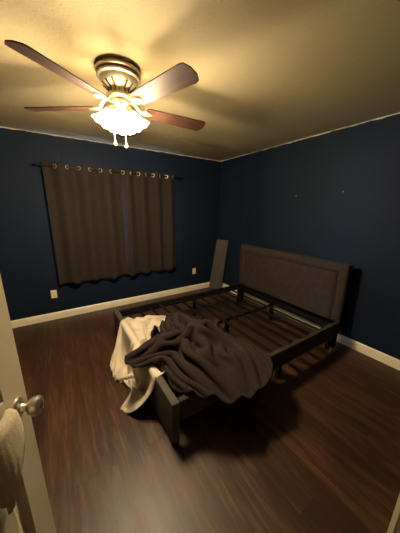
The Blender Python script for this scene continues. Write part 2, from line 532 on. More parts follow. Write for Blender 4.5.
bm = bmesh.new()
for k in range(14):
    a = 2*PI*k/14
    pts = []
    for r, z in ((.106, -.098), (.089, -.112), (.0735, -.1235), (.0685, -.130), (.0685, -.149)):
        pts.append((r*math.cos(a), r*math.sin(a), z))
    add_tube(bm, pts, .005, 6)
obj('cooling_rib', bm, M['darkring'], hs, True)
BZ = -.222
A0 = [143, 71, -1, -73, -145]
def blade_bm():
    bm = bmesh.new(); n = 28
    outline = []
    L0, L1 = .165, .660
    top, bot = [], []
    for i in range(n+1):
        x = L0 + (L1-L0)*i/n
        s = (x-L0)/(L1-L0)
        w = .052 + .016*s
        if s < .06: w *= math.sqrt(max(0, 1-((.06-s)/.06)**2))*.45+.55
        if s > .90:
            q = (s-.90)/.10; w *= math.sqrt(max(.0, 1-q**2.6))*.65+.35
        top.append((x, w)); bot.append((x, -w))
    vs = {}
    for zz in (.003, -.003):
        for side, arr in ((1, top), (-1, bot)):
            for i, (x, y) in enumerate(arr): vs[(zz, side, i)] = bm.verts.new((x, y, zz))
    for i in range(n):
        bm.faces.new([vs[(.003, 1, i)], vs[(.003, 1, i+1)], vs[(.003, -1, i+1)], vs[(.003, -1, i)]])
        bm.faces.new([vs[(-.003, 1, i)], vs[(-.003, -1, i)], vs[(-.003, -1, i+1)], vs[(-.003, 1, i+1)]])
        for s in (1, -1):
            bm.faces.new([vs[(.003, s, i)], vs[(-.003, s, i)], vs[(-.003, s, i+1)], vs[(.003, s, i+1)]])
    for i in (0, n):
        bm.faces.new([vs[(.003, 1, i)], vs[(.003, -1, i)], vs[(-.003, -1, i)], vs[(-.003, 1, i)]])
    return bm
PITCH = math.radians(-13)
bl = iron = None
for a in A0:
    rot = Matrix.Rotation(math.radians(a), 4, 'Z')
    if bl is None:
        bl = obj('blade', blade_bm(), M['blade'], fan)
        bm = bmesh.new()
        # curved arm from the rotor, opening into an oval plate screwed under the blade
        add_tube(bm, [(.074, 0, .048), (.100, .004, .046), (.122, .006, .022), (.142, .002, -.004), (.165, 0, -.008)], [.009, .010, .009, .008, .008], 10)
        bmesh.ops.scale(bm, vec=(1, 1.9, 1), verts=bm.verts)
        for (cx, rx, ry) in ((.185, .040, .030),):
            nn = 28; ring0, ring1 = [], []
            for i in range(nn):
                t = 2*PI*i/nn; x = cx+rx*math.cos(t); y = ry*math.sin(t)*(1-.35*math.cos(t))
                ring0.append(bm.verts.new((x, y, -.0036))); ring1.append(bm.verts.new((cx+(x-cx)*.86, y*.86, -.0100)))
            for i in range(nn): bm.faces.new((ring0[i], ring0[(i+1) % nn], ring1[(i+1) % nn], ring1[i]))
            bm.faces.new(ring1); bm.faces.new(ring0[::-1])
        iron = obj('blade_iron', bm, M['nickel'], fan, True)
        b, ir = bl, iron
    else:
        b, ir = bl.copy(), iron.copy(); COL.objects.link(b); COL.objects.link(ir); b.parent = fan; ir.parent = fan
    b.matrix_local = Matrix.Translation((0, 0, BZ)) @ rot @ Matrix.Rotation(PITCH, 4, 'X')
    ir.matrix_local = Matrix.Translation((0, 0, BZ)) @ rot @ Matrix.Rotation(PITCH*.5, 4, 'X')
# light kit
bm = bmesh.new()
add_lathe(bm, [(.050, -.186), (.062, -.192), (.064, -.204), (.050, -.212), (.040, -.222), (.042, -.245), (.050, -.258), (.046, -.275), (.030, -.288), (.014, -.296), (.008, -.308), (.003, -.312)], 40)
kit = obj('light_fitter', bm, M['nickel'], fan, True, .6)
LA = [-105, -15, 75, 165]
shade0 = arm0 = None
for a in LA:
    rot = Matrix.Rotation(math.radians(a), 4, 'Z')
    if shade0 is None:
        bm = bmesh.new()
        # scalloped bell, axis along local -z, opening downwards and outwards
        prof = [(.020, 0), (.026, -.010), (.030, -.024), (.037, -.042), (.046, -.060), (.056, -.078), (.067, -.092), (.075, -.100)]
        n = 40; rings = []
        for r, z in prof:
            sc = max(0, (r-.035)/.04)
            rings.append([bm.verts.new(((r*(1+.035*sc*math.cos(8*2*PI*i/n)))*math.cos(2*PI*i/n), (r*(1+.035*sc*math.cos(8*2*PI*i/n)))*math.sin(2*PI*i/n), z-.004*sc*math.cos(8*2*PI*i/n))) for i in range(n)])
        for p, q in zip(rings, rings[1:]):
            for i in range(n): bm.faces.new((p[i], p[(i+1) % n], q[(i+1) % n], q[i]))
        shade0 = obj('lamp_shade', bm, M['shade'], fan, True, 3)
        bm = bmesh.new()
        add_tube(bm, [(.036, 0, -.226), (.055, 0, -.218), (.066, 0, -.224), (.070, 0, -.238)], .007, 10)
        arm0 = obj('lamp_arm', bm, M['nickel'], fan, True)
        bm = bmesh.new(); add_lathe(bm, [(.012, .020), (.022, .014), (.025, .0), (.024, -.012)], 24)
        sock0 = obj('socket_cup', bm, M['nickel'], fan, True)
        bm = bmesh.new(); add_lathe(bm, [(.010, -.010), (.011, -.016), (.013, -.024), (.014, -.032), (.010, -.040), (.002, -.044)], 20)
        bulb0 = obj('light_bulb', bm, M['shade'], fan, True, 3)
        s, ar, so, bu = shade0, arm0, sock0, bulb0
    else:
        s, ar, so, bu = [o.copy() for o in (shade0, arm0, sock0, bulb0)]
        for o in (s, ar, so, bu): COL.objects.link(o); o.parent = fan
    pose = rot @ Matrix.Translation((.070, 0, -.245)) @ Matrix.Rotation(math.radians(-30), 4, 'Y')
    s.matrix_local = pose; so.matrix_local = pose; bu.matrix_local = pose; ar.matrix_local = rot
    # the bulb's light leaves by the open mouth of the shade
    ld = bpy.data.lights.new('bulb_light', 'POINT'); ld.energy = P['bulb']; ld.color = P['bulbcol']; ld.shadow_soft_size = .03
    lo = bpy.data.objects.new('bulb_light', ld); COL.objects.link(lo)
    w = Matrix.Translation((FX, FY, H)) @ pose @ Vector((0, 0, -.125))
    lo.location = w
for (ax, ay, zb, nm) in ((-.068, -.06, -.462, 0), (.000, -.075, -.470, 1)):
    bm = bmesh.new(); add_tube(bm, [(ax*.6, ay*.6, -.262), (ax, ay, -.30), (ax, ay, zb+.02)], .0016, 6)
    n = 26
    for i in range(n):
        z = -.31 + (zb+.02+.31)*i/n
        bmesh.ops.create_icosphere(bm, subdivisions=1, radius=.0027, matrix=Matrix.Translation((ax, ay, z)))
    c = obj('pull_chain', bm, M['chrome'], fan, True)
    bm = bmesh.new(); add_lathe(bm, [(.002, .022), (.004, .016), (.004, .008), (.008, 0), (.0095, -.008), (.007, -.015), (.002, -.018)], 16, Matrix.Translation((ax, ay, zb)))
    obj('pull_bob', bm, M['plate'], c, True)

# ------------------------------------------------------------------ bed
BX0, BX1 = -2.29, -.20       # foot end outer, headboard front
BY0, BY1 = -2.545, -.895     # near side outer, far side outer
bed = thing('bed', 'queen bed frame without mattress, grey upholstered headboard on the right wall', 'bed', (-1.2, -1.72, 0))
def bobj(name, bm, mat, parent=bed, smooth=False, ang=.6):
    if parent is bed: bmesh.ops.translate(bm, verts=bm.verts, vec=(1.2, 1.72, 0))
    return obj(name, bm, mat, parent, smooth, ang)
# headboard: front relief as a fine grid
def headboard():
    y0, y1, z0, z1 = BY0+.01, BY1+.03, .335, 1.005
    xf, xb = BX1, BX1+.075
    ny, nz = 132, 60
    bm = bmesh.new(); g = []
    tufts = []
    rows = 4; cols = 11
    for r in range(rows):
        for c in range(cols + (r % 2)):
            ty = y0+.16 + (y1-y0-.32)*((c+.5*(1-r % 2))/cols)
            tufts.append((ty, z0+.05+(z1-.16-z0-.05)*(r+.4)/rows))
    for j in range(nz+1):
        z = z0+(z1-z0)*j/nz; row = []
        for i in range(ny+1):
            y = y0+(y1-y0)*i/ny
            e = min(y-y0, y1-y, z1-z)
            d = 0
            if e < .015: d = -.015*(1-math.sqrt(max(0, 1-((.015-e)/.015)**2)))
            b = e-.105
            d -= .013*math.exp(-(b/.008)**2)
            if b > 0:
                d += .010*min(1, b/.03)
                t = min(((y-a)**2+(z-q)**2) for a, q in tufts)
                d -= .014*math.exp(-math.sqrt(t)/.028)
            else: d += .006*math.sin(PI*max(0, min(1, e/.105)))
            row.append(bm.verts.new((xf-d, y, z)))
        g.append(row)
    for j in range(nz):
        for i in range(ny): bm.faces.new((g[j][i], g[j][i+1], g[j+1][i+1], g[j+1][i]))
    back = [[bm.verts.new((xb, y0+(y1-y0)*i, z0+(z1-z0)*j)) for i in (0, 1)] for j in (0, 1)]
    bm.faces.new((back[0][0], back[1][0], back[1][1], back[0][1]))
    bm.faces.new([g[0][i] for i in range(ny+1)] + [back[0][1], back[0][0]])
    bm.faces.new([g[nz][i] for i in range(ny, -1, -1)] + [back[1][0], back[1][1]])
    bm.faces.new([g[j][0] for j in range(nz, -1, -1)] + [back[0][0], back[1][0]])
    bm.faces.new([g[j][ny] for j in range(nz+1)] + [back[1][1], back[0][1]])
    return bm, (y0, y1, z0, z1, xf, xb, tufts)
bm, (hy0, hy1, hz0, hz1, hxf, hxb, tufts) = headboard()
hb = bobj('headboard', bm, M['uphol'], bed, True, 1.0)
def off(bm): bmesh.ops.translate(bm, verts=bm.verts, vec=(1.2, 1.72, 0)); return bm
bm = bmesh.new()
add_tube(bm, [(hxf-.001, hy0+.105, hz0), (hxf-.001, hy0+.105, hz1-.112), (hxf-.001, hy0+.112, hz1-.105), (hxf-.001, hy1-.112, hz1-.105), (hxf-.001, hy1-.105, hz1-.112), (hxf-.001, hy1-.105, hz0)], .003, 8)
obj('piping', off(bm), M['piping'], hb, True)
for (a, q) in tufts:
    bm = bmesh.new(); bmesh.ops.create_uvsphere(bm, u_segments=8, v_segments=6, radius=.006, matrix=Matrix.Translation((hxf+.0015, a, q)) @ Matrix.Scale(.5, 4, (1, 0, 0)))
    obj('button', off(bm), M['piping'], hb, True)
for y in (hy0+.05, hy1-.05):
    bobj('headboard_leg', box_bm(hxf+.012, hxb-.01, y-.03, y+.03, 0, hz0+.01, .004), M['steel'])
# upholstered foot rail and side rails
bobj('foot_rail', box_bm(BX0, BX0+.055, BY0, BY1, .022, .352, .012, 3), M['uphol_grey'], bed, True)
for (a, b) in ((BY0, BY0+.045), (BY1-.045, BY1)):
    bobj('side_rail', box_bm(BX0+.056, BX1-.002, a, b, .275 if a > -2 else .185, .350 if a < -2 else .325, .010, 3), M['uphol'] if a < -2 else M['steel'], bed, True)
for y in (BY0+.03, BY1-.03):
    bobj('corner_leg', box_bm(BX0+.006, BX0+.050, y-.024, y+.024, 0, .022, .002), M['steel'])
# steel inner frame
for y in (BY0+.062, BY1-.062):
    bobj('inner_rail', box_bm(BX0+.057, BX1-.004, y-.013, y+.013, .262, .292), M['steel'])
bobj('center_beam', box_bm(BX0+.057, BX1-.004, -1.733, -1.707, .262, .290), M['steel'])
bobj('head_crossbar', box_bm(BX1-.045, BX1-.003, BY0+.077, BY1-.077, .276, .298), M['steel'])
for x in (-1.15,):
    for y in (BY0+.062, -1.72, BY1-.062):
        bobj('support_leg', box_bm(x-.02, x+.02, y-.02, y+.02, 0, .262, .003), M['steel'])
        bobj('foot_cap', box_bm(x-.023, x+.023, y-.023, y+.023, 0, .02, .003), M['slot']) if False else None
for x, y in ((-.27, BY0+.062), (-.27, BY1-.062), (-.27, -1.66)):
    bobj('support_leg', box_bm(x-.02, x+.02, y-.02, y+.02, 0, .262, .003), M['steel'])
bm = bmesh.new(); add_lathe(bm, [(.012, 0), (.012, .03), (.008, .034)], 14, Matrix.Translation((-.27, BY0+.020, 0)))
bobj('leveling_foot', bm, M['chrome'], bed, True)
NS = 13
for i in range(NS):
    x = BX0+.15 + (BX1-BX0-.28)*i/(NS-1)
    for (a, b) in ((BY0+.05, BY1-.05),):
        bobj('slat', box_bm(x-.016, x+.016, a, b, .293, .303), M['steel'])

# grey board leaning in the corner
def leaning():
    # four front corners solved from where it stands (floor) and where it touches the right wall
    b1 = Vector((-.250, -.050, .002)); b2 = Vector((-.075, -.240, .002))
    t1 = Vector((-.085, -.060, .985)); t2 = Vector((-.030, -.345, 1.0))
    nrm = (b2-b1).cross(t1-b1).normalized()
    if nrm.x > 0: nrm = -nrm
    bm = bmesh.new(); th = .030
    f = [bm.verts.new(v) for v in (b1, b2, t2, t1)]; k = [bm.verts.new(v-nrm*th) for v in (b1+nrm*0, b2, t2, t1)]
    for v in k:
        v.co.z = max(v.co.z, .002); v.co.x = min(v.co.x, -.006); v.co.y = min(v.co.y, -.018)
    bm.faces.new(f); bm.faces.new(k[::-1])
    for i in range(4): bm.faces.new((f[i], k[i], k[(i+1) % 4], f[(i+1) % 4]))
    bevel(bm, .005, 2)
    return bm, nrm
bm, nrm = leaning()
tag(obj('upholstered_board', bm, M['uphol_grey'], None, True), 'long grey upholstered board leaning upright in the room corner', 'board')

# ------------------------------------------------------------------ bedding heaped on the foot end
def cloth_grid(rows):
    """rows of x, y, z differences between neighbouring points, in steps of 2 mm"""
    g = []; start = [0, 0, 0]
    for row in rows:
        start = [start[c] + row[c] for c in range(3)]
        cur = list(start); line = [tuple(cur)]
        for j in range(3, len(row), 3):
            cur = [cur[c] + row[j+c] for c in range(3)]
            line.append(tuple(cur))
        g.append([Vector((-2.7+a*.002, -2.9+b*.002, -.05+c*.002)) for a, b, c in line])
    return g
def bedding(name, rows, mat, thick, label, cat):
    g = cloth_grid(rows); bm = bmesh.new()
    for _ in range(1):                                  # even out the 2 mm steps
        h = [[p.copy() for p in r] for r in g]
        for i in range(1, len(g)-1):
            for j in range(1, len(g[0])-1):
                g[i][j] = h[i][j]*.6 + (h[i-1][j]+h[i+1][j]+h[i][j-1]+h[i][j+1])*.1
    vs = [[bm.verts.new(p) for p in row] for row in g]
    for i in range(len(g)-1):
        for j in range(len(g[0])-1):
            bm.faces.new((vs[i][j], vs[i+1][j], vs[i+1][j+1], vs[i][j+1]))
    o = obj(name, bm, mat, None, True, 3.2)
    s = o.modifiers.new('smooth', 'SUBSURF'); s.levels = 1; s.render_levels = 1
    t = o.modifiers.new('thick', 'SOLIDIFY'); t.thickness = thick; t.offset = 0; t.use_even_offset = False
    tag(o, label, cat)
    return o
bed_sheet_rows = [
[92,425,28,10,12,0,12,11,0,16,16,0,7,6,0,8,10,0,6,6,0,6,6,0,5,7,4,1,6,6,1,6,6,-1,5,6,-1,6,6,-3,4,6,4,4,6,1,4,-7,-4,3,-7,-2,2,-8,0,3,-7,0,3,-9,-7,0,-2,-4,2,7,2,3,7,-2,1,8,-6,1,6,-4,6,-4,-2,4,-7,-3,-2,-7,-2,0,-8,0,7,0,-3,7,-2,-3,1,7,-3,-1,7,-3,1,8,-1,7,4,-1,4,-7,-2,0,-8,-1,1,-8,-1,7,-3,-1,5,5,3,1,7,1,2,8,-2,8,2,-1,3,-8,2,1,-8,-2,4,-6,-4,7,1,1,2,8,1,3,8,1,2,7,-3,5,6,-3,5,-6,2,5,-7,0,4,-6,1,6,-6,2,6,-5,-1,8,0,0,3,8,3,2,7,-1,5,7,-3,6,-5,4,4,-6,4,5,-6,2,5,-5,-5,7,0],
[6,-4,0,10,12,0,8,8,0,9,10,0,8,7,0,9,9,0,7,6,0,7,7,3,2,7,5,2,7,5,0,7,6,-1,6,6,-2,6,5,2,4,8,7,4,0,0,5,-8,-4,2,-7,1,4,-8,1,4,-7,-4,1,-8,-8,-1,0,-1,3,9,0,3,8,-5,1,6,-8,3,-1,1,7,-4,3,7,-4,-3,-3,-7,-1,4,-7,-1,8,0,-2,8,2,-3,-2,8,-4,-4,6,-2,3,8,0,9,0,-2,3,-7,-2,-2,-8,-1,3,-8,-1,8,-1,-2,7,2,2,3,8,3,1,7,-2,7,4,-3,6,-6,2,1,-8,-1,4,-7,-5,7,0,-2,4,6,1,3,8,3,1,8,-2,4,7,-6,6,0,-2,5,-7,4,4,-6,4,3,-6,4,5,-6,-1,8,-4,-3,7,5,2,3,8,2,3,7,-6,7,2,-1,5,-7,6,4,-5,5,4,-5,-2,5,-5],
[3,-7,0,10,12,0,7,7,0,9,11,0,7,6,0,8,9,1,6,6,2,6,8,4,2,7,5,1,7,5,0,7,5,-1,6,6,0,5,6,6,4,5,6,5,-5,-2,4,-7,-1,3,-8,3,5,-6,0,3,-7,-6,0,-6,-8,0,4,1,3,8,-4,2,7,-9,2,0,-2,7,-5,5,6,2,4,7,-3,-2,0,-8,-1,6,-5,-1,9,0,-2,5,6,-4,-4,6,-3,-3,7,-2,6,7,0,8,-3,-2,2,-8,-2,-3,-8,-1,5,-7,-1,9,0,-1,8,0,-1,5,7,4,1,7,-2,6,6,-3,7,-3,0,3,-8,0,3,-7,-4,7,-2,-4,6,4,-1,3,8,3,1,7,0,3,8,-6,5,4,-4,6,-4,1,5,-7,6,3,-5,6,3,-5,2,6,-6,-2,8,-1,-2,6,6,2,3,8,-4,5,6,-5,7,-3,2,4,-7,6,4,-4,3,4,-7],
[2,-8,0,9,11,0,7,7,0,8,9,1,6,7,1,8,9,1,6,6,3,4,8,5,2,7,4,1,8,6,0,7,5,0,6,6,4,5,6,7,5,0,3,4,-7,-2,4,-7,3,5,-7,4,5,-5,-1,2,-8,-9,-2,-3,-5,3,6,-2,2,8,-9,2,1,-4,6,-5,3,8,-2,6,5,3,4,7,-1,-1,4,-8,-1,7,-3,0,9,1,-3,2,8,-4,-6,5,-3,0,8,-1,8,4,-1,6,-5,-2,0,-8,-2,0,-9,-1,7,-4,-1,8,0,-1,8,0,-1,8,4,2,1,7,0,6,7,-3,7,0,-2,5,-7,0,3,-8,-3,7,-3,-5,6,3,-3,4,6,2,2,8,2,2,8,-5,4,6,-6,6,0,-1,6,-6,5,3,-6,7,2,-4,6,4,-5,0,7,-4,-3,8,1,-2,5,7,-1,4,7,-5,6,2,-3,6,-6,2,5,-6,4,4,-7],
[3,-7,1,9,10,1,6,7,1,8,10,0,6,7,2,6,8,2,5,7,4,3,8,4,2,8,5,0,7,5,1,7,5,3,6,6,6,5,3,7,4,-4,0,5,-8,1,4,-7,5,5,-4,3,5,-7,-4,1,-7,-9,-1,2,-3,3,7,-8,1,3,-6,5,-5,1,8,-4,5,7,0,4,6,1,6,7,2,0,9,-3,0,6,-5,-1,8,4,-3,-1,7,-5,-6,5,-2,3,8,-1,9,1,-1,5,-7,-2,-3,-7,-2,3,-8,-1,8,-3,-1,8,0,-1,9,0,-1,8,1,0,5,7,1,3,8,-3,8,2,-2,6,-5,0,3,-8,-4,7,-4,-5,7,1,-4,5,5,0,3,8,2,1,8,-2,3,8,-6,6,3,-4,6,-4,2,4,-7,8,3,-3,7,2,-4,4,5,-5,-2,8,-3,-3,7,4,-2,4,6,-4,6,5,-5,6,-2,0,6,-6,5,3,-6],
[3,-8,3,8,10,1,6,7,1,7,9,1,5,7,2,6,9,3,4,7,3,2,8,5,1,7,4,2,8,6,2,6,5,6,6,4,7,5,-2,4,5,-6,0,5,-7,4,5,-6,6,5,-3,1,4,-8,-7,0,-5,-6,1,6,-8,1,4,-7,4,-4,0,7,-5,4,8,-2,3,8,-1,4,8,0,3,7,0,3,8,0,2,8,0,-1,5,6,-4,-3,7,-4,-3,7,-2,5,6,-1,9,-2,-1,3,-8,-2,-2,-8,-1,5,-7,-1,8,-1,-1,9,0,-1,8,0,-2,8,0,-1,7,5,1,4,8,-2,7,4,-3,7,-3,-1,5,-7,-3,6,-4,-5,7,0,-4,7,4,-3,4,6,0,2,9,1,1,8,-5,4,6,-6,6,-2,0,6,-6,6,4,-5,8,1,-1,7,3,-4,1,7,-5,-3,8,-1,-4,6,4,-3,4,7,-5,7,1,-3,6,-5,3,4,-6],
[4,-6,3,7,9,2,6,7,1,6,9,2,4,8,2,5,8,3,3,8,4,2,8,4,2,7,5,3,7,5,5,6,3,6,6,1,6,5,-5,2,4,-7,2,5,-7,6,6,-3,5,5,-4,-2,2,-8,-8,1,-1,-7,1,5,-9,2,-2,0,7,-6,3,8,-1,4,9,0,3,7,0,4,7,0,3,8,0,3,8,0,2,9,1,-2,4,8,-4,-4,6,-3,0,8,-2,8,4,0,7,-4,-1,2,-8,-2,-1,-9,-2,6,-6,-1,8,0,-1,9,0,-1,9,0,-1,8,0,-2,8,3,1,5,7,-2,6,5,-3,8,0,-2,5,-7,-3,7,-4,-5,7,1,-4,7,2,-5,5,6,-1,3,7,1,1,9,-3,3,7,-7,5,3,-3,7,-5,4,5,-6,8,1,-2,8,2,-2,5,5,-5,-1,7,-3,-4,8,1,-4,5,5,-4,6,4,-5,6,-3,0,6,-6],
[3,-7,5,7,9,2,5,7,1,5,9,2,4,7,2,4,9,4,3,7,3,2,8,5,3,7,4,5,7,4,6,6,1,6,6,-3,4,5,-6,2,4,-7,5,6,-6,6,6,-2,4,4,-6,-6,2,-7,-9,0,3,-8,2,0,-3,6,-6,4,8,0,3,8,0,4,7,0,3,8,0,4,8,0,3,8,0,3,8,0,2,8,3,-2,4,8,-4,-3,7,-3,3,8,-2,9,2,0,6,-6,-1,-1,-9,-1,2,-8,-2,8,-5,-1,8,0,-1,9,0,-2,8,0,-1,9,1,-1,8,1,-2,7,4,0,6,7,-3,7,2,-3,7,-5,-3,7,-3,-5,6,2,-4,8,1,-5,6,3,-3,5,6,-2,2,9,0,1,8,-6,3,5,-5,7,-1,1,6,-6,7,3,-4,9,1,0,7,3,-4,2,6,-4,-3,8,-2,-4,7,2,-5,5,5,-5,6,0,-2,7,-5],
[4,-6,5,6,9,2,5,7,1,4,9,3,4,8,2,3,8,4,3,7,3,3,8,4,5,7,3,6,7,2,6,5,-2,5,6,-5,3,4,-6,3,5,-6,6,6,-5,6,6,-2,0,3,-8,-7,1,-5,-8,2,-2,-8,3,0,4,9,0,3,7,0,4,9,0,3,7,0,4,8,0,4,8,0,3,8,0,3,8,2,1,8,4,-2,2,8,-3,1,8,-2,5,6,-2,9,0,0,3,-8,-1,2,-8,-4,7,-5,-8,4,2,2,8,-2,2,8,-2,0,8,-1,-1,9,0,-1,8,0,-1,8,2,-2,8,3,-2,7,5,-3,7,-4,-4,7,0,-6,6,4,-3,8,0,-4,7,2,-5,6,4,-3,3,7,-1,1,9,-4,2,7,-6,6,2,-2,7,-5,6,4,-5,8,1,-1,8,1,-1,5,5,-5,-1,8,-3,-4,7,0,-5,6,3,-5,6,2,-4,7,-3],
[4,-6,6,5,8,2,5,8,1,4,8,2,3,8,3,3,8,3,4,8,3,4,7,3,5,7,2,6,6,-1,6,6,-4,4,5,-5,4,5,-6,5,5,-5,5,5,-5,6,8,-2,-5,0,-8,-9,2,-2,-8,3,1,-1,9,2,6,6,-4,4,8,-3,4,7,0,4,9,0,3,8,1,3,8,1,3,8,2,3,8,2,2,8,3,-2,6,6,-2,2,8,-3,6,7,-2,8,-2,0,4,-8,-3,6,-5,-7,5,0,-9,1,2,-3,8,-2,4,8,-1,5,7,-2,1,8,-1,-1,9,0,0,8,0,-1,9,0,-2,8,1,-4,8,1,-5,7,2,-5,5,3,-4,8,1,-3,8,1,-5,7,2,-4,5,6,-3,2,7,-2,0,9,-6,4,5,-4,7,-2,3,7,-6,8,1,-2,8,1,0,7,3,-4,1,7,-4,-3,8,-1,-5,6,1,-6,5,3,-5,7,-1],
[5,-5,6,4,8,1,4,8,2,4,8,2,3,8,3,4,8,2,4,7,3,5,7,1,6,7,0,6,5,-3,4,6,-5,5,5,-5,4,5,-5,5,5,-5,5,5,-5,4,7,-2,-10,2,-2,-8,4,1,-5,7,2,2,9,0,6,5,-5,5,6,-3,3,8,1,3,8,1,3,8,0,4,8,2,2,8,2,3,8,2,3,8,2,1,8,3,-2,7,4,-3,5,7,-2,8,-3,-2,6,-4,-6,6,-1,-9,2,1,-8,1,2,-5,8,-1,3,8,-2,7,6,-1,3,8,-2,0,8,0,0,9,0,0,9,-1,-1,8,0,-4,8,1,-4,8,2,-6,6,3,-3,8,0,-4,8,1,-4,7,1,-4,6,4,-5,4,6,-2,1,9,-5,2,7,-6,6,1,0,8,-5,7,3,-4,8,0,1,8,2,-3,4,6,-4,-2,8,-3,-5,7,1,-5,5,2,-6,6,1],
[4,-6,6,5,9,1,3,7,2,4,8,2,3,8,2,4,8,2,5,7,1,5,7,0,6,6,-2,5,5,-4,5,5,-5,5,6,-4,5,5,-5,5,6,-3,5,8,-1,-4,8,2,-8,2,-2,-7,6,0,-3,7,2,4,8,-2,6,4,-5,3,9,-1,-4,8,0,2,8,0,4,8,2,7,5,1,4,8,2,1,8,2,4,8,2,3,7,3,2,9,3,-1,9,1,-3,8,0,-6,7,0,-8,4,0,-9,-1,1,-8,4,1,-5,7,-1,3,9,-1,7,5,-1,4,7,-2,1,9,-1,-1,9,0,0,8,0,0,9,-1,-3,9,1,-3,8,0,-4,7,2,-5,7,2,-3,8,0,-3,8,1,-4,7,2,-5,6,5,-5,2,7,-3,1,8,-6,4,4,-3,8,-3,5,6,-4,8,1,-1,8,0,-1,6,5,-4,0,7,-3,-5,7,0,-6,6,1,-6,5,2],
[5,-4,6,4,8,1,4,8,2,3,8,1,4,7,2,4,8,1,6,7,0,5,6,-1,6,5,-4,5,6,-4,5,5,-4,6,6,-3,5,7,-3,4,8,0,-1,8,1,-7,6,0,-8,3,-2,-4,8,1,1,8,1,7,5,-4,4,8,-2,-2,9,0,-5,7,-1,0,8,1,4,8,1,8,4,2,6,7,2,-1,8,2,2,9,1,3,8,3,3,8,3,1,9,2,-2,9,0,-5,8,-1,-8,4,1,-9,-1,1,-8,4,0,-4,7,0,2,9,-1,7,5,-2,5,7,-1,1,8,-1,-1,9,0,0,9,-1,0,9,0,-1,8,0,-3,9,0,-3,8,1,-4,7,1,-4,8,1,-2,8,0,-4,8,1,-4,7,3,-5,4,6,-4,1,8,-6,2,6,-5,7,0,2,7,-4,8,3,-3,8,0,1,7,3,-3,2,7,-4,-4,8,-1,-6,5,1,-7,5,2],
[5,-5,7,4,8,1,3,8,1,4,8,1,4,7,1,5,7,0,5,7,-1,6,6,-3,6,5,-3,5,6,-3,6,6,-3,5,7,-2,3,8,0,1,9,1,-5,8,0,-7,3,-2,-6,7,1,-1,9,1,5,6,-2,6,7,-3,0,9,0,-5,7,-1,-5,7,0,0,9,0,4,8,2,8,4,2,7,5,2,2,9,1,-2,8,2,0,9,2,1,9,2,0,8,1,0,9,2,0,9,1,-6,5,0,-9,-1,1,-8,3,0,-5,8,0,3,9,-1,7,5,-2,6,6,-1,2,9,-1,-2,9,0,0,8,-1,0,9,0,-1,9,-1,-1,9,0,-3,8,1,-3,8,0,-4,8,1,-2,8,1,-3,9,0,-4,7,2,-5,6,4,-5,2,6,-5,1,8,-6,5,3,-1,8,-3,6,5,-4,9,0,0,8,2,-2,3,6,-4,-3,8,-2,-6,6,1,-7,4,2],
[5,-3,6,4,8,1,3,7,1,4,8,1,4,7,0,6,7,0,5,6,-2,6,6,-3,6,6,-2,5,7,-3,5,7,-1,4,7,-1,1,9,0,-3,8,1,-6,6,-1,-7,5,-1,-2,9,2,3,8,-1,6,6,-3,3,8,-1,-4,9,0,-6,6,0,-4,8,0,-1,9,0,4,8,1,7,4,2,8,4,2,3,8,2,0,9,2,-2,8,1,2,9,2,-1,9,2,1,9,1,0,9,2,-6,6,0,-9,-1,1,-8,4,0,-4,8,0,3,8,-1,8,5,-2,6,7,-2,1,9,0,-2,8,0,1,9,-1,0,9,-1,-1,9,0,-1,8,0,-2,9,0,-2,8,0,-3,8,1,-3,9,0,-2,8,0,-3,8,1,-4,7,3,-6,4,5,-5,1,7,-6,4,5,-4,7,-1,4,7,-4,9,1,-1,8,1,-1,5,5,-4,-2,8,-2,-6,6,0,-7,4,2],
[6,-4,8,3,8,1,3,8,0,4,7,1,4,8,-1,6,6,-1,6,6,-2,5,6,-2,6,7,-2,5,7,-2,4,7,0,2,9,0,-2,8,0,-5,7,0,-7,5,-1,-4,8,0,3,9,0,6,6,-2,3,9,-1,-1,8,0,-6,8,0,-5,7,0,-4,8,0,-2,9,0,3,8,1,8,5,2,8,2,2,5,8,2,0,8,2,-3,9,1,1,9,2,2,8,2,0,9,1,0,9,2,-5,7,0,-9,0,1,-9,4,0,-3,9,0,4,8,-1,8,5,-2,5,6,-1,2,9,-1,-2,9,0,0,9,-1,1,8,-1,-1,9,0,0,9,0,-2,9,0,-2,8,0,-3,9,0,-2,8,0,-2,9,0,-2,8,1,-3,8,1,-6,6,4,-5,2,6,-6,1,6,-5,7,1,1,8,-3,7,3,-2,9,0,0,6,4,-4,0,8,-3,-5,6,0,-7,4,2],
[5,-2,6,3,7,1,3,8,1,3,8,1,5,7,-1,6,6,-1,5,6,-2,6,6,-2,5,7,-2,4,8,-1,3,8,0,0,9,0,-4,8,1,-7,5,-2,-5,7,0,1,9,1,5,7,-2,5,7,-2,0,10,1,-4,8,0,-4,8,0,-5,7,0,-5,8,0,-2,8,0,2,9,1,7,5,2,9,2,2,6,6,2,1,9,2,-3,8,1,0,9,2,2,9,2,1,9,1,0,9,2,-5,7,0,-9,1,1,-8,5,0,-2,8,0,4,8,-1,8,5,-2,5,7,-1,1,9,-1,-2,8,0,0,9,-1,2,9,-1,-2,9,0,0,9,-1,-1,8,0,-2,9,0,-2,9,0,-2,8,0,-2,9,0,-1,8,0,-2,9,1,-5,6,2,-5,4,6,-6,1,6,-6,6,3,-2,8,-2,6,5,-3,9,0,-1,7,3,-2,1,8,-4,-5,6,0,-6,4,2],
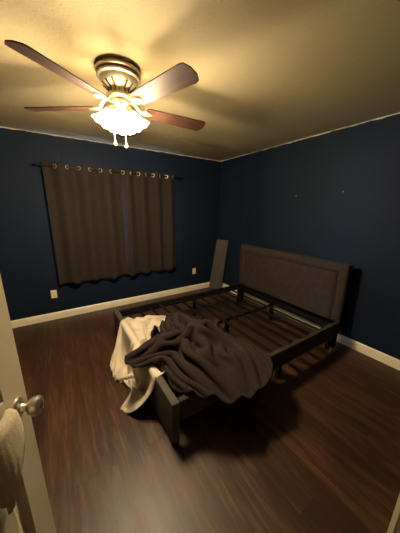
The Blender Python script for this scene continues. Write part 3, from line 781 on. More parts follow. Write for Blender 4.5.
[6,-3,8,2,8,1,2,8,1,4,7,0,5,7,-1,5,6,-1,6,6,-2,5,7,-2,4,7,-1,3,8,0,1,9,0,-1,9,0,-6,6,-1,-6,6,0,-2,9,0,4,8,0,6,7,-2,2,8,-1,-4,9,0,-4,8,1,-3,8,0,-4,8,0,-5,8,0,-3,8,0,1,9,1,7,6,2,8,1,2,8,5,2,2,8,2,-2,9,2,-2,9,1,3,8,2,1,9,1,0,10,2,-5,7,1,-9,1,0,-7,6,0,-2,9,0,5,8,-1,8,4,-2,5,7,-1,0,9,-1,-1,9,0,-2,9,-1,3,9,-1,-2,8,0,1,9,-1,-2,9,0,-1,9,0,-1,8,0,-2,9,0,-2,9,0,-1,8,0,-1,9,0,-3,8,1,-6,5,4,-6,2,6,-6,4,4,-3,7,0,3,7,-3,9,2,-2,8,2,-1,2,7,-4,-3,7,-1,-7,4,2],
[5,-2,7,1,7,1,2,8,1,4,8,0,5,7,-1,5,6,-1,5,6,-2,5,7,-1,4,8,0,1,9,0,0,8,0,-4,8,0,-6,6,-1,-4,8,0,2,9,0,6,7,-2,3,8,-1,0,9,0,-2,8,0,-3,9,0,-4,8,0,-5,7,1,-6,8,0,-4,8,1,0,9,0,6,7,2,9,0,2,8,3,2,4,9,2,-1,9,2,-3,8,1,2,9,2,2,9,2,0,9,1,-5,8,1,-9,1,0,-7,7,1,0,9,-1,5,8,-1,8,4,-2,4,8,-1,0,9,-1,-1,9,0,-2,9,-1,3,8,-1,-2,9,0,1,9,-1,-2,8,0,-1,9,0,0,9,0,-1,9,-1,-2,8,1,-2,9,0,1,9,-1,-2,8,1,-5,7,2,-6,3,5,-6,3,5,-6,7,2,2,8,-3,7,3,-3,9,1,-1,4,6,-3,-3,7,-2,-6,5,1],
[7,-3,8,-1,8,1,1,8,2,3,8,-1,5,6,-1,6,6,-1,5,7,-2,4,8,0,2,8,-1,0,9,1,-1,8,0,-5,7,-1,-6,7,0,-1,9,0,5,8,-1,5,7,-1,2,9,-1,-2,8,0,-3,9,0,-2,9,0,-3,8,0,-5,8,1,-6,7,1,-5,8,0,-1,9,1,5,7,1,8,3,2,9,0,3,6,7,2,0,9,1,-4,8,2,1,9,1,3,9,2,0,10,1,-5,7,1,-9,3,0,-6,7,1,1,9,0,5,7,-2,8,5,-2,3,9,-1,-1,9,0,1,9,-1,-3,8,0,2,9,-1,-2,9,-1,2,8,0,-1,9,-1,-2,9,0,1,9,0,-2,9,-1,-1,8,0,-2,9,1,1,8,-1,-1,9,0,-3,8,1,-6,5,4,-6,2,5,-6,6,3,-1,8,-2,7,6,-3,8,0,-1,5,6,-3,-1,7,-3,-6,6,1],
[5,-1,6,-2,7,3,1,8,1,3,8,0,5,6,-1,5,7,-2,5,7,-1,2,8,0,1,9,0,0,8,0,-2,9,0,-6,6,0,-4,8,0,2,9,-1,5,7,-1,3,8,-1,1,9,0,-3,8,0,-2,9,0,0,9,0,-4,8,0,-6,8,1,-5,7,1,-5,7,0,-3,9,1,4,9,1,8,3,2,9,-1,3,7,5,2,1,10,1,-4,8,2,2,9,1,1,9,2,1,9,1,-5,8,1,-9,3,1,-4,8,0,1,9,0,6,7,-2,7,6,-1,2,8,-1,-1,9,-1,1,9,-1,-3,9,0,2,9,-1,-2,8,-1,2,9,0,-1,9,-1,-2,9,0,1,8,-1,-1,9,0,-1,9,0,-2,8,0,0,9,0,1,8,0,-1,9,0,-5,7,2,-7,3,5,-6,4,4,-3,9,-1,5,6,-3,8,2,-1,6,4,-3,1,8,-3,-6,6,-1],
[6,-2,9,-3,7,2,0,8,2,3,8,-1,5,6,-1,4,7,-1,4,8,-1,1,8,0,0,9,0,0,8,0,-4,8,0,-6,7,0,-1,9,0,4,8,-1,4,7,-1,2,9,-1,0,9,0,-4,8,0,-1,9,0,1,9,0,-4,9,0,-6,6,1,-5,8,1,-5,8,1,-4,8,1,2,9,0,8,5,2,8,-2,3,9,3,2,2,9,2,-3,8,1,1,9,2,0,10,1,2,9,2,-4,8,1,-9,4,0,-4,8,1,2,9,-1,6,6,-1,6,7,-2,2,9,-1,-2,9,0,1,9,-1,-2,9,-1,2,8,-1,-3,9,0,3,9,-1,-1,9,0,-2,8,-1,1,9,0,-1,9,-1,0,9,0,-3,8,0,0,9,0,2,8,0,0,9,0,-3,8,1,-6,5,3,-7,3,4,-4,8,1,3,8,-2,7,3,-2,7,3,-3,2,8,-3,-4,7,-1],
[4,-1,7,-3,6,3,-1,8,2,3,8,-1,5,7,-1,4,7,-1,2,8,0,0,9,0,0,8,0,-1,9,0,-5,7,0,-4,8,-1,1,8,0,5,8,-1,3,8,0,1,9,-1,-2,9,0,-4,8,0,0,9,0,2,9,0,-3,9,1,-7,6,0,-5,8,1,-4,8,1,-5,8,1,0,9,1,6,7,1,9,-3,3,9,1,2,4,8,2,-2,9,2,-1,9,1,1,9,2,2,9,1,-4,8,1,-8,5,1,-3,9,0,2,9,0,7,6,-2,5,8,-2,1,9,0,-3,9,-1,2,9,-1,-3,8,0,2,9,-1,-2,9,-1,2,8,-1,0,9,0,-3,9,-1,2,9,0,-1,8,-1,1,9,0,-3,8,0,-1,9,0,2,9,0,1,8,0,-1,9,0,-5,6,2,-7,4,4,-5,7,2,1,8,-2,6,5,-3,7,3,-2,3,7,-3,-2,8,-2],
[5,-2,10,-4,6,2,-2,8,1,3,8,0,5,7,-1,2,8,-1,1,8,0,0,9,0,0,9,0,-2,8,0,-5,7,0,-2,8,0,2,9,-1,5,7,-1,2,9,0,0,9,0,-3,8,-1,-3,9,0,2,9,0,1,9,0,-3,8,1,-7,7,1,-5,7,1,-4,9,0,-4,8,2,-2,9,1,4,8,0,10,1,2,8,-4,4,6,7,2,0,9,1,-3,8,2,2,9,1,1,9,1,-3,9,1,-8,6,1,-1,9,1,2,9,-1,7,6,-2,3,9,-1,0,9,-1,-3,9,0,3,8,-1,-3,9,-1,2,9,-1,-3,8,0,3,9,-1,-1,9,-1,-2,9,0,2,8,-1,-2,9,0,2,9,-1,-2,8,0,-2,9,0,3,8,0,-1,9,0,1,8,0,-3,8,1,-6,5,3,-6,6,2,-1,9,-1,6,6,-2,7,3,-2,3,7,-3,0,8,-3],
[4,-1,8,-5,6,2,-2,8,1,3,8,0,4,7,-1,1,8,0,0,9,0,0,8,0,0,9,0,-2,8,0,-5,8,0,-1,8,-1,4,8,0,4,8,-1,0,9,0,0,9,0,-4,8,0,-2,9,-1,3,9,0,1,9,0,-3,8,1,-7,6,1,-5,8,1,-4,8,1,-3,9,1,-4,9,1,3,9,1,9,3,1,7,-5,4,9,3,2,0,9,1,-3,9,2,3,9,1,0,9,2,-3,9,0,-6,6,2,0,10,0,1,9,-1,7,6,-2,1,9,0,0,10,-1,-3,8,-1,3,9,-1,-2,9,0,2,9,-1,-4,8,-1,3,9,-1,0,9,-1,-2,8,0,2,9,-1,-2,9,0,2,8,-1,-2,9,0,-2,8,0,3,9,0,-1,8,0,2,9,-1,-1,8,1,-5,7,1,-6,5,3,-2,8,0,3,7,-2,7,5,-2,3,7,-3,2,7,-3],
[1,-2,11,-3,6,1,-2,8,0,3,8,0,2,8,-1,0,9,0,0,8,0,0,9,0,0,8,0,-3,8,0,-3,8,0,0,9,-1,4,8,-1,2,8,0,-1,9,0,1,9,0,-4,8,0,-2,9,0,4,8,0,1,9,0,-3,9,0,-7,5,1,-6,8,1,-3,9,1,-2,9,1,-3,8,2,0,10,1,7,6,0,8,-4,4,9,-2,3,1,9,1,-2,9,2,2,9,1,-1,8,1,0,10,1,-5,7,1,3,9,-2,-2,9,1,5,8,-1,0,9,-1,0,9,0,-2,9,-1,2,9,-1,-1,9,-1,1,9,-1,-3,8,-1,3,9,-1,0,9,-1,-3,8,0,3,9,-1,-3,9,0,3,8,-1,-1,9,0,-3,8,0,3,8,0,-2,9,0,3,8,0,0,9,0,-3,8,0,-5,6,3,-4,7,1,3,8,-2,6,5,-2,2,8,-3,1,7,-2],
[0,-1,8,0,6,1,-2,8,1,1,8,-1,1,9,0,0,8,0,0,9,-1,0,8,0,0,9,0,-4,8,0,-1,8,0,0,9,0,5,8,-1,0,8,0,-1,9,0,1,9,0,-4,8,0,-1,9,0,4,8,0,1,9,0,-2,9,0,-8,5,2,-6,7,1,-3,9,1,-2,9,0,-1,9,1,-1,9,2,4,9,1,9,0,1,6,-6,5,4,6,0,0,9,3,0,8,1,0,9,1,0,10,1,-1,8,0,1,9,-1,0,9,1,0,9,-1,0,9,0,0,9,-1,0,9,-1,0,9,0,0,8,-1,0,9,-1,-2,9,-1,2,9,-1,0,8,-1,-2,9,-1,2,9,-1,-2,8,0,2,9,-1,0,8,0,-2,9,0,2,8,0,-2,8,0,2,9,-1,0,8,0,0,8,0,-3,8,2,-5,7,1,2,8,-1,5,6,-2,1,7,-2,0,7,-3],
[0,-1,10,0,6,1,0,8,0,0,9,-1,0,8,0,0,9,0,0,8,-1,0,9,0,0,8,0,-2,8,1,1,9,-1,-2,8,0,3,9,-1,0,8,0,-1,9,0,1,9,0,-4,8,0,-1,9,0,5,7,0,0,10,0,-1,9,1,-8,4,1,-5,8,1,-2,9,0,1,9,-1,1,9,0,-3,8,5,0,9,2,7,7,-1,7,-5,5,9,-2,5,3,9,0,-2,9,0,0,9,0,0,9,0,0,9,0,0,9,0,0,9,0,0,9,0,0,9,0,-1,9,0,0,9,0,-1,9,0,-1,9,0,-4,9,-3,0,8,-1,0,9,-1,0,9,-1,0,9,-1,0,8,0,0,9,-1,0,8,0,0,9,-1,0,8,0,0,9,0,0,8,0,0,8,-1,0,8,0,0,9,0,0,8,0,-3,7,2,1,8,-1,2,8,-2,0,7,-1,0,6,-3],
[13,0,16,-13,6,-4,0,8,-3,0,8,0,0,9,-1,0,8,0,0,9,0,0,8,0,0,9,0,0,8,0,0,9,0,0,8,0,0,9,-1,0,8,0,0,9,0,0,8,0,-3,9,0,-1,8,1,4,8,-1,0,9,0,0,9,1,-7,5,2,-3,8,0,1,9,-2,3,9,-4,-1,9,2,-3,7,4,-1,9,5,2,10,1,9,2,-2,8,-4,6,9,1,-4,-1,10,0,0,9,1,0,9,-1,1,9,0,0,9,0,0,9,0,-1,10,0,0,9,0,0,9,0,-1,9,0,-1,9,0,-1,9,0,-1,9,0,-2,8,0,-1,9,0,0,9,0,-1,8,0,-1,9,0,0,9,0,-1,8,0,0,9,0,0,8,0,0,8,0,-1,8,0,0,9,0,-1,8,0,0,8,0,-1,8,0,0,8,0,0,8,0,3,8,0,3,7,0,6,6,0],
[7,0,0,-5,7,0,-4,7,0,-2,9,0,-1,8,0,-1,8,0,0,9,0,0,8,0,0,9,0,0,8,0,-1,9,0,0,8,0,0,9,0,0,8,0,-1,9,0,-1,8,0,-2,9,0,-1,8,0,1,9,0,5,8,0,-5,7,1,-5,7,2,0,9,-3,3,7,-6,0,9,1,0,9,0,-2,7,6,-1,9,2,1,9,4,4,9,0,9,1,-4,10,-2,3,5,3,-6,-2,9,0,2,9,0,0,9,0,0,10,0,0,9,0,0,9,0,0,9,0,-1,9,0,0,9,0,-1,9,0,-1,9,0,-2,9,0,-1,9,0,-1,9,0,-1,8,1,-1,9,-1,-1,9,0,0,8,2,-1,9,-2,0,8,0,0,9,0,0,8,0,-1,8,0,0,9,0,-1,8,2,0,8,-2,-1,8,2,-1,8,-2,0,8,3,2,8,0,4,6,-3,5,7,0],
[8,2,0,-5,6,1,-4,8,1,-2,7,-2,-1,9,0,0,8,0,0,8,0,-1,9,0,0,8,0,0,8,0,0,9,0,0,8,0,0,9,0,-1,9,0,0,8,0,-2,9,3,0,8,-3,-1,9,0,-1,6,6,2,9,-1,-4,7,4,-1,9,-2,0,6,-7,1,9,0,0,8,0,1,9,0,-2,8,5,0,9,-2,0,7,6,3,8,4,4,10,-2,8,2,-6,10,-2,-2,2,5,-9,-1,8,-3,0,10,1,0,9,1,0,9,0,0,9,0,0,10,1,0,9,0,0,9,1,0,9,1,0,9,2,-2,9,2,-2,9,0,-1,9,0,-1,8,0,-1,9,0,-1,8,0,0,9,1,-1,8,-1,0,9,0,0,8,0,0,9,0,-1,8,0,-1,9,0,0,8,2,-1,8,-2,-1,8,2,-1,8,-2,1,7,4,1,7,3,3,7,-3,6,5,-4],
[8,1,1,-5,7,3,-3,7,-2,-3,7,-2,0,8,0,-1,8,0,0,9,0,0,8,0,0,8,0,0,9,0,0,8,0,0,9,0,0,9,0,0,8,0,-1,9,0,-1,8,2,-1,9,-2,-2,9,0,0,4,8,0,9,3,-1,9,0,-3,4,-8,1,9,-3,1,8,2,1,9,-2,-1,9,4,0,9,1,-2,8,-5,1,9,4,3,6,6,5,8,4,4,9,-1,4,4,-8,8,0,-6,1,5,-8,-2,8,-6,-2,9,-1,0,10,0,-1,9,0,-1,9,1,0,10,0,-1,9,1,1,9,2,0,9,1,2,9,3,-3,9,-1,1,9,3,-2,8,-1,1,9,2,-1,8,0,1,9,3,-1,8,-2,0,9,0,0,8,1,0,9,1,0,8,0,-2,8,2,-1,9,0,0,8,0,-1,8,0,-1,8,0,-1,8,0,3,4,6,3,8,2,4,6,-4],
[8,3,2,-5,7,-1,-5,3,-6,-1,8,-1,0,8,1,0,8,0,0,9,0,0,8,0,0,9,0,0,8,1,0,9,0,0,8,0,0,9,1,0,9,0,-1,8,2,-1,9,0,-1,9,0,-2,9,0,1,4,7,0,8,4,-2,9,-3,-4,2,-8,2,10,0,1,8,2,1,9,0,0,9,1,-2,9,-3,0,9,0,-1,9,0,1,8,2,6,5,5,6,6,4,4,9,-1,1,7,-6,3,5,-8,3,3,-8,-2,8,-6,-2,9,-3,-1,9,-1,-1,9,0,-1,10,0,-1,9,1,0,9,1,0,9,2,2,9,3,-2,9,-1,1,9,2,-3,8,-1,2,9,3,-1,9,0,2,7,4,-3,8,-3,-2,9,-1,1,9,1,1,8,2,-2,9,0,1,8,2,-1,9,0,1,8,2,-2,8,-2,-1,8,0,0,8,2,4,4,6,3,5,6,3,8,2],
[7,2,-3,-5,5,-4,-6,3,-5,-1,9,-2,-4,7,-1,-1,8,-1,0,9,0,0,8,1,1,9,0,0,8,0,1,9,1,0,9,0,2,8,1,0,9,1,-1,9,1,-2,9,0,0,9,0,2,8,4,1,3,9,0,9,3,-2,8,-5,-3,2,-8,0,9,1,1,9,0,0,10,0,-1,8,-1,0,10,0,0,8,0,0,10,0,0,8,1,0,9,2,8,3,3,8,5,3,3,10,0,0,8,-4,0,7,-7,2,5,-7,0,7,-6,-2,9,-4,-1,9,-1,-1,9,1,-1,9,3,-1,9,-3,0,9,0,-1,9,1,0,9,1,-1,9,1,-1,8,1,0,9,0,0,9,2,3,7,5,-2,9,-2,-3,8,-3,-1,9,0,0,8,1,0,9,1,0,8,2,0,9,0,1,8,3,-1,8,-1,-2,8,0,1,8,2,3,5,6,4,4,6,4,6,6],
[6,2,-6,-6,3,-5,-6,4,-5,-5,6,-3,-4,8,-1,-1,9,-1,0,9,0,1,8,0,1,9,0,0,9,1,1,9,0,1,8,1,1,9,1,1,9,1,0,9,1,1,9,1,1,8,3,2,4,8,2,7,7,-1,9,0,-3,7,-6,-4,2,-7,-3,9,-3,1,10,1,-3,8,-2,-1,10,0,0,9,-1,0,9,1,0,10,0,0,9,1,2,9,2,8,4,3,8,5,3,7,6,1,4,9,1,0,9,-2,-1,9,-4,-1,7,-6,1,6,-7,-1,8,-3,-1,10,0,-1,8,4,0,9,-4,-1,9,0,0,9,0,-1,9,0,-1,9,1,0,8,4,-1,9,-2,-1,8,-1,2,8,4,-3,8,-2,-1,9,-2,-1,9,0,-1,8,1,0,9,0,-1,8,1,0,9,1,2,8,3,-2,8,0,-1,8,0,1,8,3,2,6,5,4,5,6,4,4,6],
[6,1,-6,-6,2,-5,-6,4,-5,-5,7,-3,-3,8,0,0,8,0,0,9,0,1,8,0,0,9,0,1,8,0,1,9,0,0,9,1,1,9,0,1,9,1,1,9,2,1,8,2,2,8,6,2,4,7,2,8,5,-2,9,-2,-3,6,-5,-5,4,-8,-3,8,-4,-2,9,-1,-2,9,-1,-2,9,-1,0,10,0,-1,9,0,1,9,0,0,9,2,3,9,1,6,7,3,6,6,2,6,6,2,7,6,1,4,8,0,1,9,0,0,9,-2,-1,9,-4,0,6,-7,-1,9,0,0,8,4,-1,9,-4,0,9,0,-1,9,3,-1,9,-3,-1,9,0,0,8,5,-1,9,0,-1,7,-5,0,9,0,-1,9,0,-2,8,4,-1,8,-3,0,9,0,-1,9,0,0,8,3,-1,8,-3,0,9,1,0,8,2,-1,8,0,0,8,2,2,7,5,3,6,5,4,3,7],
[6,1,-5,-6,2,-6,-5,7,-2,-4,7,2,-5,5,5,2,8,-4,1,7,-3,0,9,0,1,8,0,1,9,1,0,9,-1,1,8,0,1,9,1,1,9,0,0,9,1,2,9,2,2,6,6,2,6,7,1,8,3,-2,9,-3,-4,5,-7,-5,5,-6,-2,9,-3,-2,9,-1,-1,9,0,-2,9,0,0,9,0,0,9,3,0,8,3,-3,7,5,6,7,-4,4,7,-3,4,8,-1,4,7,0,5,9,0,4,7,1,3,9,-1,2,8,0,3,9,2,0,7,-5,0,10,0,-1,8,4,0,9,-4,-1,9,0,-1,9,3,-1,9,-3,-1,9,0,0,8,4,-1,9,1,-1,7,-5,0,9,0,-2,9,1,-1,8,3,-1,8,-4,-1,9,1,0,9,-1,-1,8,4,0,8,-3,-1,8,0,0,9,0,-1,8,1,0,8,1,0,8,3,3,6,5,5,1,7],
[5,1,-7,-5,6,-1,-5,6,3,-6,3,6,-4,6,4,-1,9,-2,4,6,-4,3,7,-4,2,9,-3,0,8,0,1,9,0,1,8,1,1,9,-1,0,9,1,1,9,0,2,9,1,1,7,5,3,6,7,0,9,2,-3,7,-5,-4,5,-6,-3,8,-4,-2,9,2,-2,8,-3,-1,9,0,-1,9,0,-2,8,5,-4,5,6,-1,9,4,0,9,3,4,8,-3,7,5,-4,5,6,-3,5,8,-3,5,8,-2,4,9,-2,3,8,0,3,10,-1,2,8,0,1,9,0,-1,10,0,0,8,0,-1,10,0,-1,8,2,-1,9,-2,-1,9,0,-1,9,0,0,9,1,-1,8,4,-1,8,-4,-1,9,-1,-1,8,4,-1,9,-1,-1,8,-3,-1,9,3,0,8,-3,-1,8,4,-1,8,-4,0,9,1,-1,8,0,0,8,0,-1,9,0,0,8,1,1,7,5,5,-1,7],
[7,4,-1,-5,6,4,-6,1,6,-5,6,3,-3,7,2,-3,8,2,-1,8,-2,3,7,-4,6,5,-3,3,7,-4,2,9,-2,1,8,-2,0,9,0,1,9,0,1,9,0,2,9,0,1,7,5,2,7,6,0,9,0,-4,6,-6,-3,7,-4,-2,9,-1,-2,8,4,-1,9,-4,-2,9,0,-2,8,3,-4,4,8,-3,7,5,0,9,4,0,9,3,0,9,0,3,9,-3,5,6,-4,7,6,-2,4,8,-2,5,7,-1,5,8,-1,4,10,-1,3,8,-2,3,10,-1,0,9,-3,0,9,-2,-1,9,-1,-1,9,0,-1,9,0,-1,9,0,0,9,1,-1,9,-1,-1,8,4,-1,8,-4,-1,9,1,-1,8,3,-1,9,-3,-1,8,-1,-1,8,3,-1,9,-3,0,8,4,-1,8,-4,-1,8,1,0,8,0,-1,9,0,0,8,0,-1,8,-1,1,8,4,2,4,6],
[5,1,7,-6,4,4,-4,7,2,-5,6,-5,-4,7,1,0,5,7,-3,7,5,0,8,-2,3,7,-4,6,5,-3,4,7,-3,3,8,-4,2,8,-2,1,9,-2,1,9,-1,2,8,0,0,9,1,2,7,5,0,9,0,-4,7,-5,-2,9,-1,-2,8,0,-1,9,5,-2,8,-5,-2,9,2,-3,5,7,-3,8,4,-5,8,-2,2,7,5,0,7,5,1,9,4,-1,9,2,-1,9,-2,2,8,-4,3,8,-4,4,8,-3,5,8,0,4,8,0,4,8,0,4,9,-1,5,8,0,3,9,-3,3,8,-3,1,9,-3,0,8,-3,-1,9,-1,-1,10,0,-1,8,0,-1,9,3,-1,8,-3,-1,8,4,-1,9,0,-2,9,-4,0,8,0,-1,8,4,-1,8,-4,-1,8,4,0,8,-4,-1,9,1,0,8,-1,-1,8,1,-1,8,-1,0,9,1,-2,2,7,4,8,1],
[4,1,7,-3,8,0,-5,7,-3,-4,4,-5,-4,8,0,-1,6,6,0,3,8,-3,7,5,0,9,-2,3,7,-3,3,7,-4,5,7,-2,5,7,-3,3,7,-4,3,8,-3,2,8,-2,2,9,-2,0,9,0,-1,8,0,-2,9,0,-2,9,0,-2,8,0,-1,9,4,-2,8,-4,-3,7,6,-2,9,3,-5,8,-1,-6,7,-3,-2,8,3,3,7,6,3,8,5,1,8,5,0,8,4,-3,10,0,-2,9,-2,-1,8,-4,2,8,-5,4,8,-3,4,9,-2,4,8,-1,4,9,2,4,8,1,5,8,0,4,8,-1,5,8,-3,3,8,-3,1,8,-4,0,9,-3,-1,9,0,-1,8,0,-1,8,3,-2,9,-3,-1,8,0,-1,9,0,-1,8,4,0,8,-3,-1,8,3,-1,8,-4,0,8,1,-1,9,-1,-1,8,1,0,8,-1,-1,8,3,-3,0,9,0,7,4],
[7,4,-3,-4,7,-2,-4,6,-2,-4,6,-5,-3,8,3,-1,5,6,-1,4,8,-1,3,7,-2,9,3,0,9,-1,0,8,-3,3,8,-4,3,7,-3,4,7,-3,6,6,-2,5,8,-3,3,8,-2,2,9,-3,1,9,-2,-2,9,-2,-2,9,-1,-2,8,0,-2,9,0,-2,9,0,-3,8,4,-4,8,-2,-5,7,-1,-5,9,-1,-4,8,1,-2,8,5,2,8,5,5,7,5,3,7,5,0,9,4,-2,9,3,-3,9,0,-3,9,-2,-1,9,-4,0,8,-4,3,9,-4,4,8,-2,5,8,-2,4,9,0,4,8,1,5,8,2,4,7,-1,6,8,-1,6,7,-2,2,8,-4,1,7,-4,-2,9,-1,-1,9,0,-1,8,1,-1,9,-1,-1,8,4,-1,8,-3,0,8,3,-1,8,-4,-1,8,1,0,9,0,-1,8,-1,-1,8,0,-1,6,6,-3,1,8,0,7,5],
[2,-1,-8,-3,7,-2,-2,8,-1,-2,8,0,-2,7,4,-1,4,8,0,1,8,-1,6,7,-2,8,1,-1,8,0,0,9,1,1,8,-1,0,9,-2,2,8,-2,2,8,-4,4,7,-3,4,8,-2,5,7,-1,2,9,-2,1,9,-3,0,9,-2,0,9,-2,-1,9,-2,-2,9,-2,-3,9,0,-5,8,-1,-5,8,0,-4,8,0,-5,8,0,-4,8,0,-2,9,3,1,7,5,6,7,5,2,8,4,1,8,4,0,9,4,-3,9,2,-3,9,0,-3,9,-1,-1,9,-3,0,8,-4,2,9,-3,3,8,-4,5,9,-2,5,8,-1,5,7,-1,5,8,1,5,7,3,6,7,0,7,6,-2,3,7,-5,1,8,-4,-1,9,-1,-1,8,0,-1,8,3,-1,9,-3,-1,8,4,0,8,-4,-1,8,1,-1,8,0,-1,9,-1,-1,8,2,-2,2,8,-2,5,6,-2,9,-1],
[8,2,-3,-3,7,0,-2,8,0,-2,8,0,-1,7,5,-1,0,8,-1,4,8,-2,8,2,-6,6,-3,-1,8,0,5,7,3,2,8,3,0,9,1,1,8,1,0,9,0,0,9,-2,1,8,-2,2,8,-3,1,9,-2,2,8,-2,1,9,-2,3,9,-1,1,9,-2,-1,9,-2,-2,9,-2,-3,9,-1,-4,8,-1,-4,9,-1,-7,6,2,0,8,-4,-2,8,-3,-3,9,0,0,9,5,1,8,4,2,8,4,4,7,4,1,9,4,-1,8,3,-3,9,2,-2,9,1,-2,9,-1,0,9,-2,0,9,-3,1,9,-3,2,8,-3,4,9,-3,5,8,-1,6,7,-1,5,7,0,6,7,0,7,5,2,7,6,-2,4,6,-5,0,8,-4,-1,9,-1,0,8,0,-1,8,3,-1,9,-3,0,8,0,-1,8,0,-1,9,1,-2,6,5,-3,3,7,-1,9,1,-4,4,-5],
[4,2,8,0,8,-3,-1,7,-5,-1,8,0,-2,6,5,-1,0,9,-1,7,5,-4,7,-1,-7,4,-5,-2,8,-1,3,8,3,4,7,3,2,8,3,2,8,3,2,9,2,0,8,2,0,9,1,-1,9,0,0,9,-2,-1,9,-1,0,9,-2,0,9,-2,0,8,-2,-1,9,-2,-1,9,-1,-2,9,-1,-2,9,-1,-1,9,-1,-6,7,1,-1,9,-4,3,7,-5,-1,8,-5,-2,9,-1,-2,8,2,0,9,3,1,8,4,4,8,4,1,8,4,-3,9,1,1,7,5,0,9,3,-1,9,1,-1,9,-2,0,9,-1,1,9,-1,1,8,-2,2,9,-1,2,9,-2,5,8,-2,5,7,-2,6,7,-1,7,6,-1,7,5,-1,6,5,-2,4,7,-5,0,7,-3,-1,9,-1,0,8,0,-1,9,0,-1,8,1,-1,8,4,-4,4,6,-1,8,3,-2,7,-4,-4,3,-6],
[7,2,2,1,5,-6,-1,8,-4,-1,8,0,-1,5,7,-1,3,8,-3,9,1,-6,5,-5,-6,4,-4,-4,7,-2,-1,9,2,2,8,3,2,8,3,5,7,2,4,8,3,2,8,3,2,9,2,1,9,3,0,9,1,-1,9,1,-1,9,1,-1,9,-1,-2,9,0,-1,9,-2,-2,9,-1,-2,9,-1,-2,9,-1,-3,9,0,-2,8,-2,-3,9,-3,1,8,-5,4,6,-6,0,8,-6,-1,9,-1,-2,9,0,-2,9,1,-1,8,3,3,8,4,-1,10,2,2,6,5,1,8,5,2,7,5,-1,9,-2,-1,8,-5,2,8,3,1,9,1,2,9,0,1,8,1,2,9,0,4,8,0,3,9,-1,5,7,-2,5,7,-2,6,6,-3,5,5,-3,7,5,-4,2,7,-4,0,9,-2,-1,8,1,-1,8,3,-4,5,5,-1,8,3,-1,8,-4,-5,3,-6,-2,7,-4],
[5,5,4,3,2,-7,1,7,-6,-2,8,0,-1,4,8,-2,7,4,-4,7,-3,-7,2,-6,-5,6,-3,-3,8,-1,-2,9,0,-1,8,2,0,9,2,1,8,4,3,8,3,3,8,2,5,7,2,3,9,2,1,8,2,2,9,2,0,9,2,0,10,1,-1,9,1,-1,9,0,-2,9,0,-2,9,0,-2,9,-1,-3,9,-1,-2,9,-1,-3,9,-1,-1,9,-2,0,7,-6,4,5,-7,1,8,-5,-2,9,0,-2,9,-1,-1,9,0,1,9,2,0,8,4,3,4,8,1,7,5,2,9,2,-1,9,-2,-3,7,-5,1,9,0,2,8,2,1,9,0,2,8,1,3,8,2,4,7,2,4,8,2,4,8,1,3,8,0,4,8,-1,4,7,-3,4,6,-4,4,7,-3,4,6,-5,0,8,0,-3,7,4,-1,8,2,-1,7,-3,-5,3,-7,-2,7,-4,-1,8,0],
[3,7,3,6,-1,-6,3,4,-7,-2,8,-3,-1,5,7,-3,8,0,-6,3,-5,-5,6,-3,-4,8,1,-5,5,5,0,8,-4,-1,8,-2,-1,9,0,0,8,0,-1,9,2,1,8,3,1,8,2,2,8,3,1,9,2,2,8,2,3,9,0,2,9,1,1,9,1,0,9,1,-1,9,0,-1,9,0,-2,9,0,-2,9,-1,-3,9,-1,-3,8,-2,3,8,3,0,9,1,1,8,-4,2,5,-7,-2,9,1,-1,9,-2,0,8,-5,0,9,0,1,9,4,3,3,8,1,7,5,-1,9,-2,1,9,-1,-2,8,-3,-2,7,-4,-1,9,0,0,9,0,1,10,1,4,8,2,6,5,3,6,6,3,4,7,3,5,7,2,4,8,2,4,8,0,3,8,-1,3,7,-3,3,7,-4,0,8,0,0,8,0,-1,7,-4,-5,3,-7,-1,7,-4,-1,9,0,-3,6,5],
[2,9,-1,8,-3,-2,6,0,-6,0,6,-6,-3,8,3,-5,5,-4,-5,6,-1,-4,7,1,-5,4,6,-5,6,4,-2,8,-1,3,7,-5,0,8,-4,-1,8,-1,0,9,0,-1,8,0,-1,9,0,0,9,1,-1,8,2,0,9,2,0,8,1,1,9,2,1,9,0,0,8,1,0,9,0,-1,9,-1,-1,9,0,-1,8,-1,-1,9,-1,0,10,-1,3,8,3,5,6,4,2,9,2,0,9,-2,0,8,-4,-1,6,-7,0,9,-1,1,9,0,0,9,1,2,3,8,2,8,5,-2,8,-3,-1,8,-3,0,9,-1,-3,7,-4,-1,9,-2,1,9,1,1,8,2,1,8,-1,4,9,2,5,6,3,5,6,3,7,5,3,5,7,2,4,7,2,5,8,1,3,8,0,3,8,-1,1,8,-4,-2,7,-4,-4,5,-5,-1,7,-5,-1,9,0,-2,7,4,-3,5,5],
[2,7,-2,8,-1,1,8,-2,-3,4,2,-8,-4,7,-4,-5,7,0,-4,7,0,-5,4,7,-5,5,3,-4,6,4,-4,8,2,-1,8,-4,4,6,-5,2,7,-4,0,8,-3,-1,9,0,-1,8,0,-1,9,0,-1,8,0,-1,9,0,-1,9,0,0,8,0,0,9,0,0,9,0,0,8,1,0,9,-1,0,9,0,0,9,0,0,8,0,0,9,0,1,9,1,4,8,3,5,6,5,1,9,1,-1,6,-7,0,8,-3,0,9,0,1,9,1,0,9,-1,1,7,5,2,6,7,-1,9,-1,-2,6,-7,-1,8,-2,-1,9,-2,0,9,2,-2,6,5,1,9,2,3,7,-4,2,7,-4,4,8,1,5,7,2,4,7,2,5,6,2,4,7,2,5,7,1,6,6,3,2,8,-3,-2,7,-4,-1,7,-4,0,8,-3,0,9,0,-1,7,4,-4,5,5,-1,8,3],
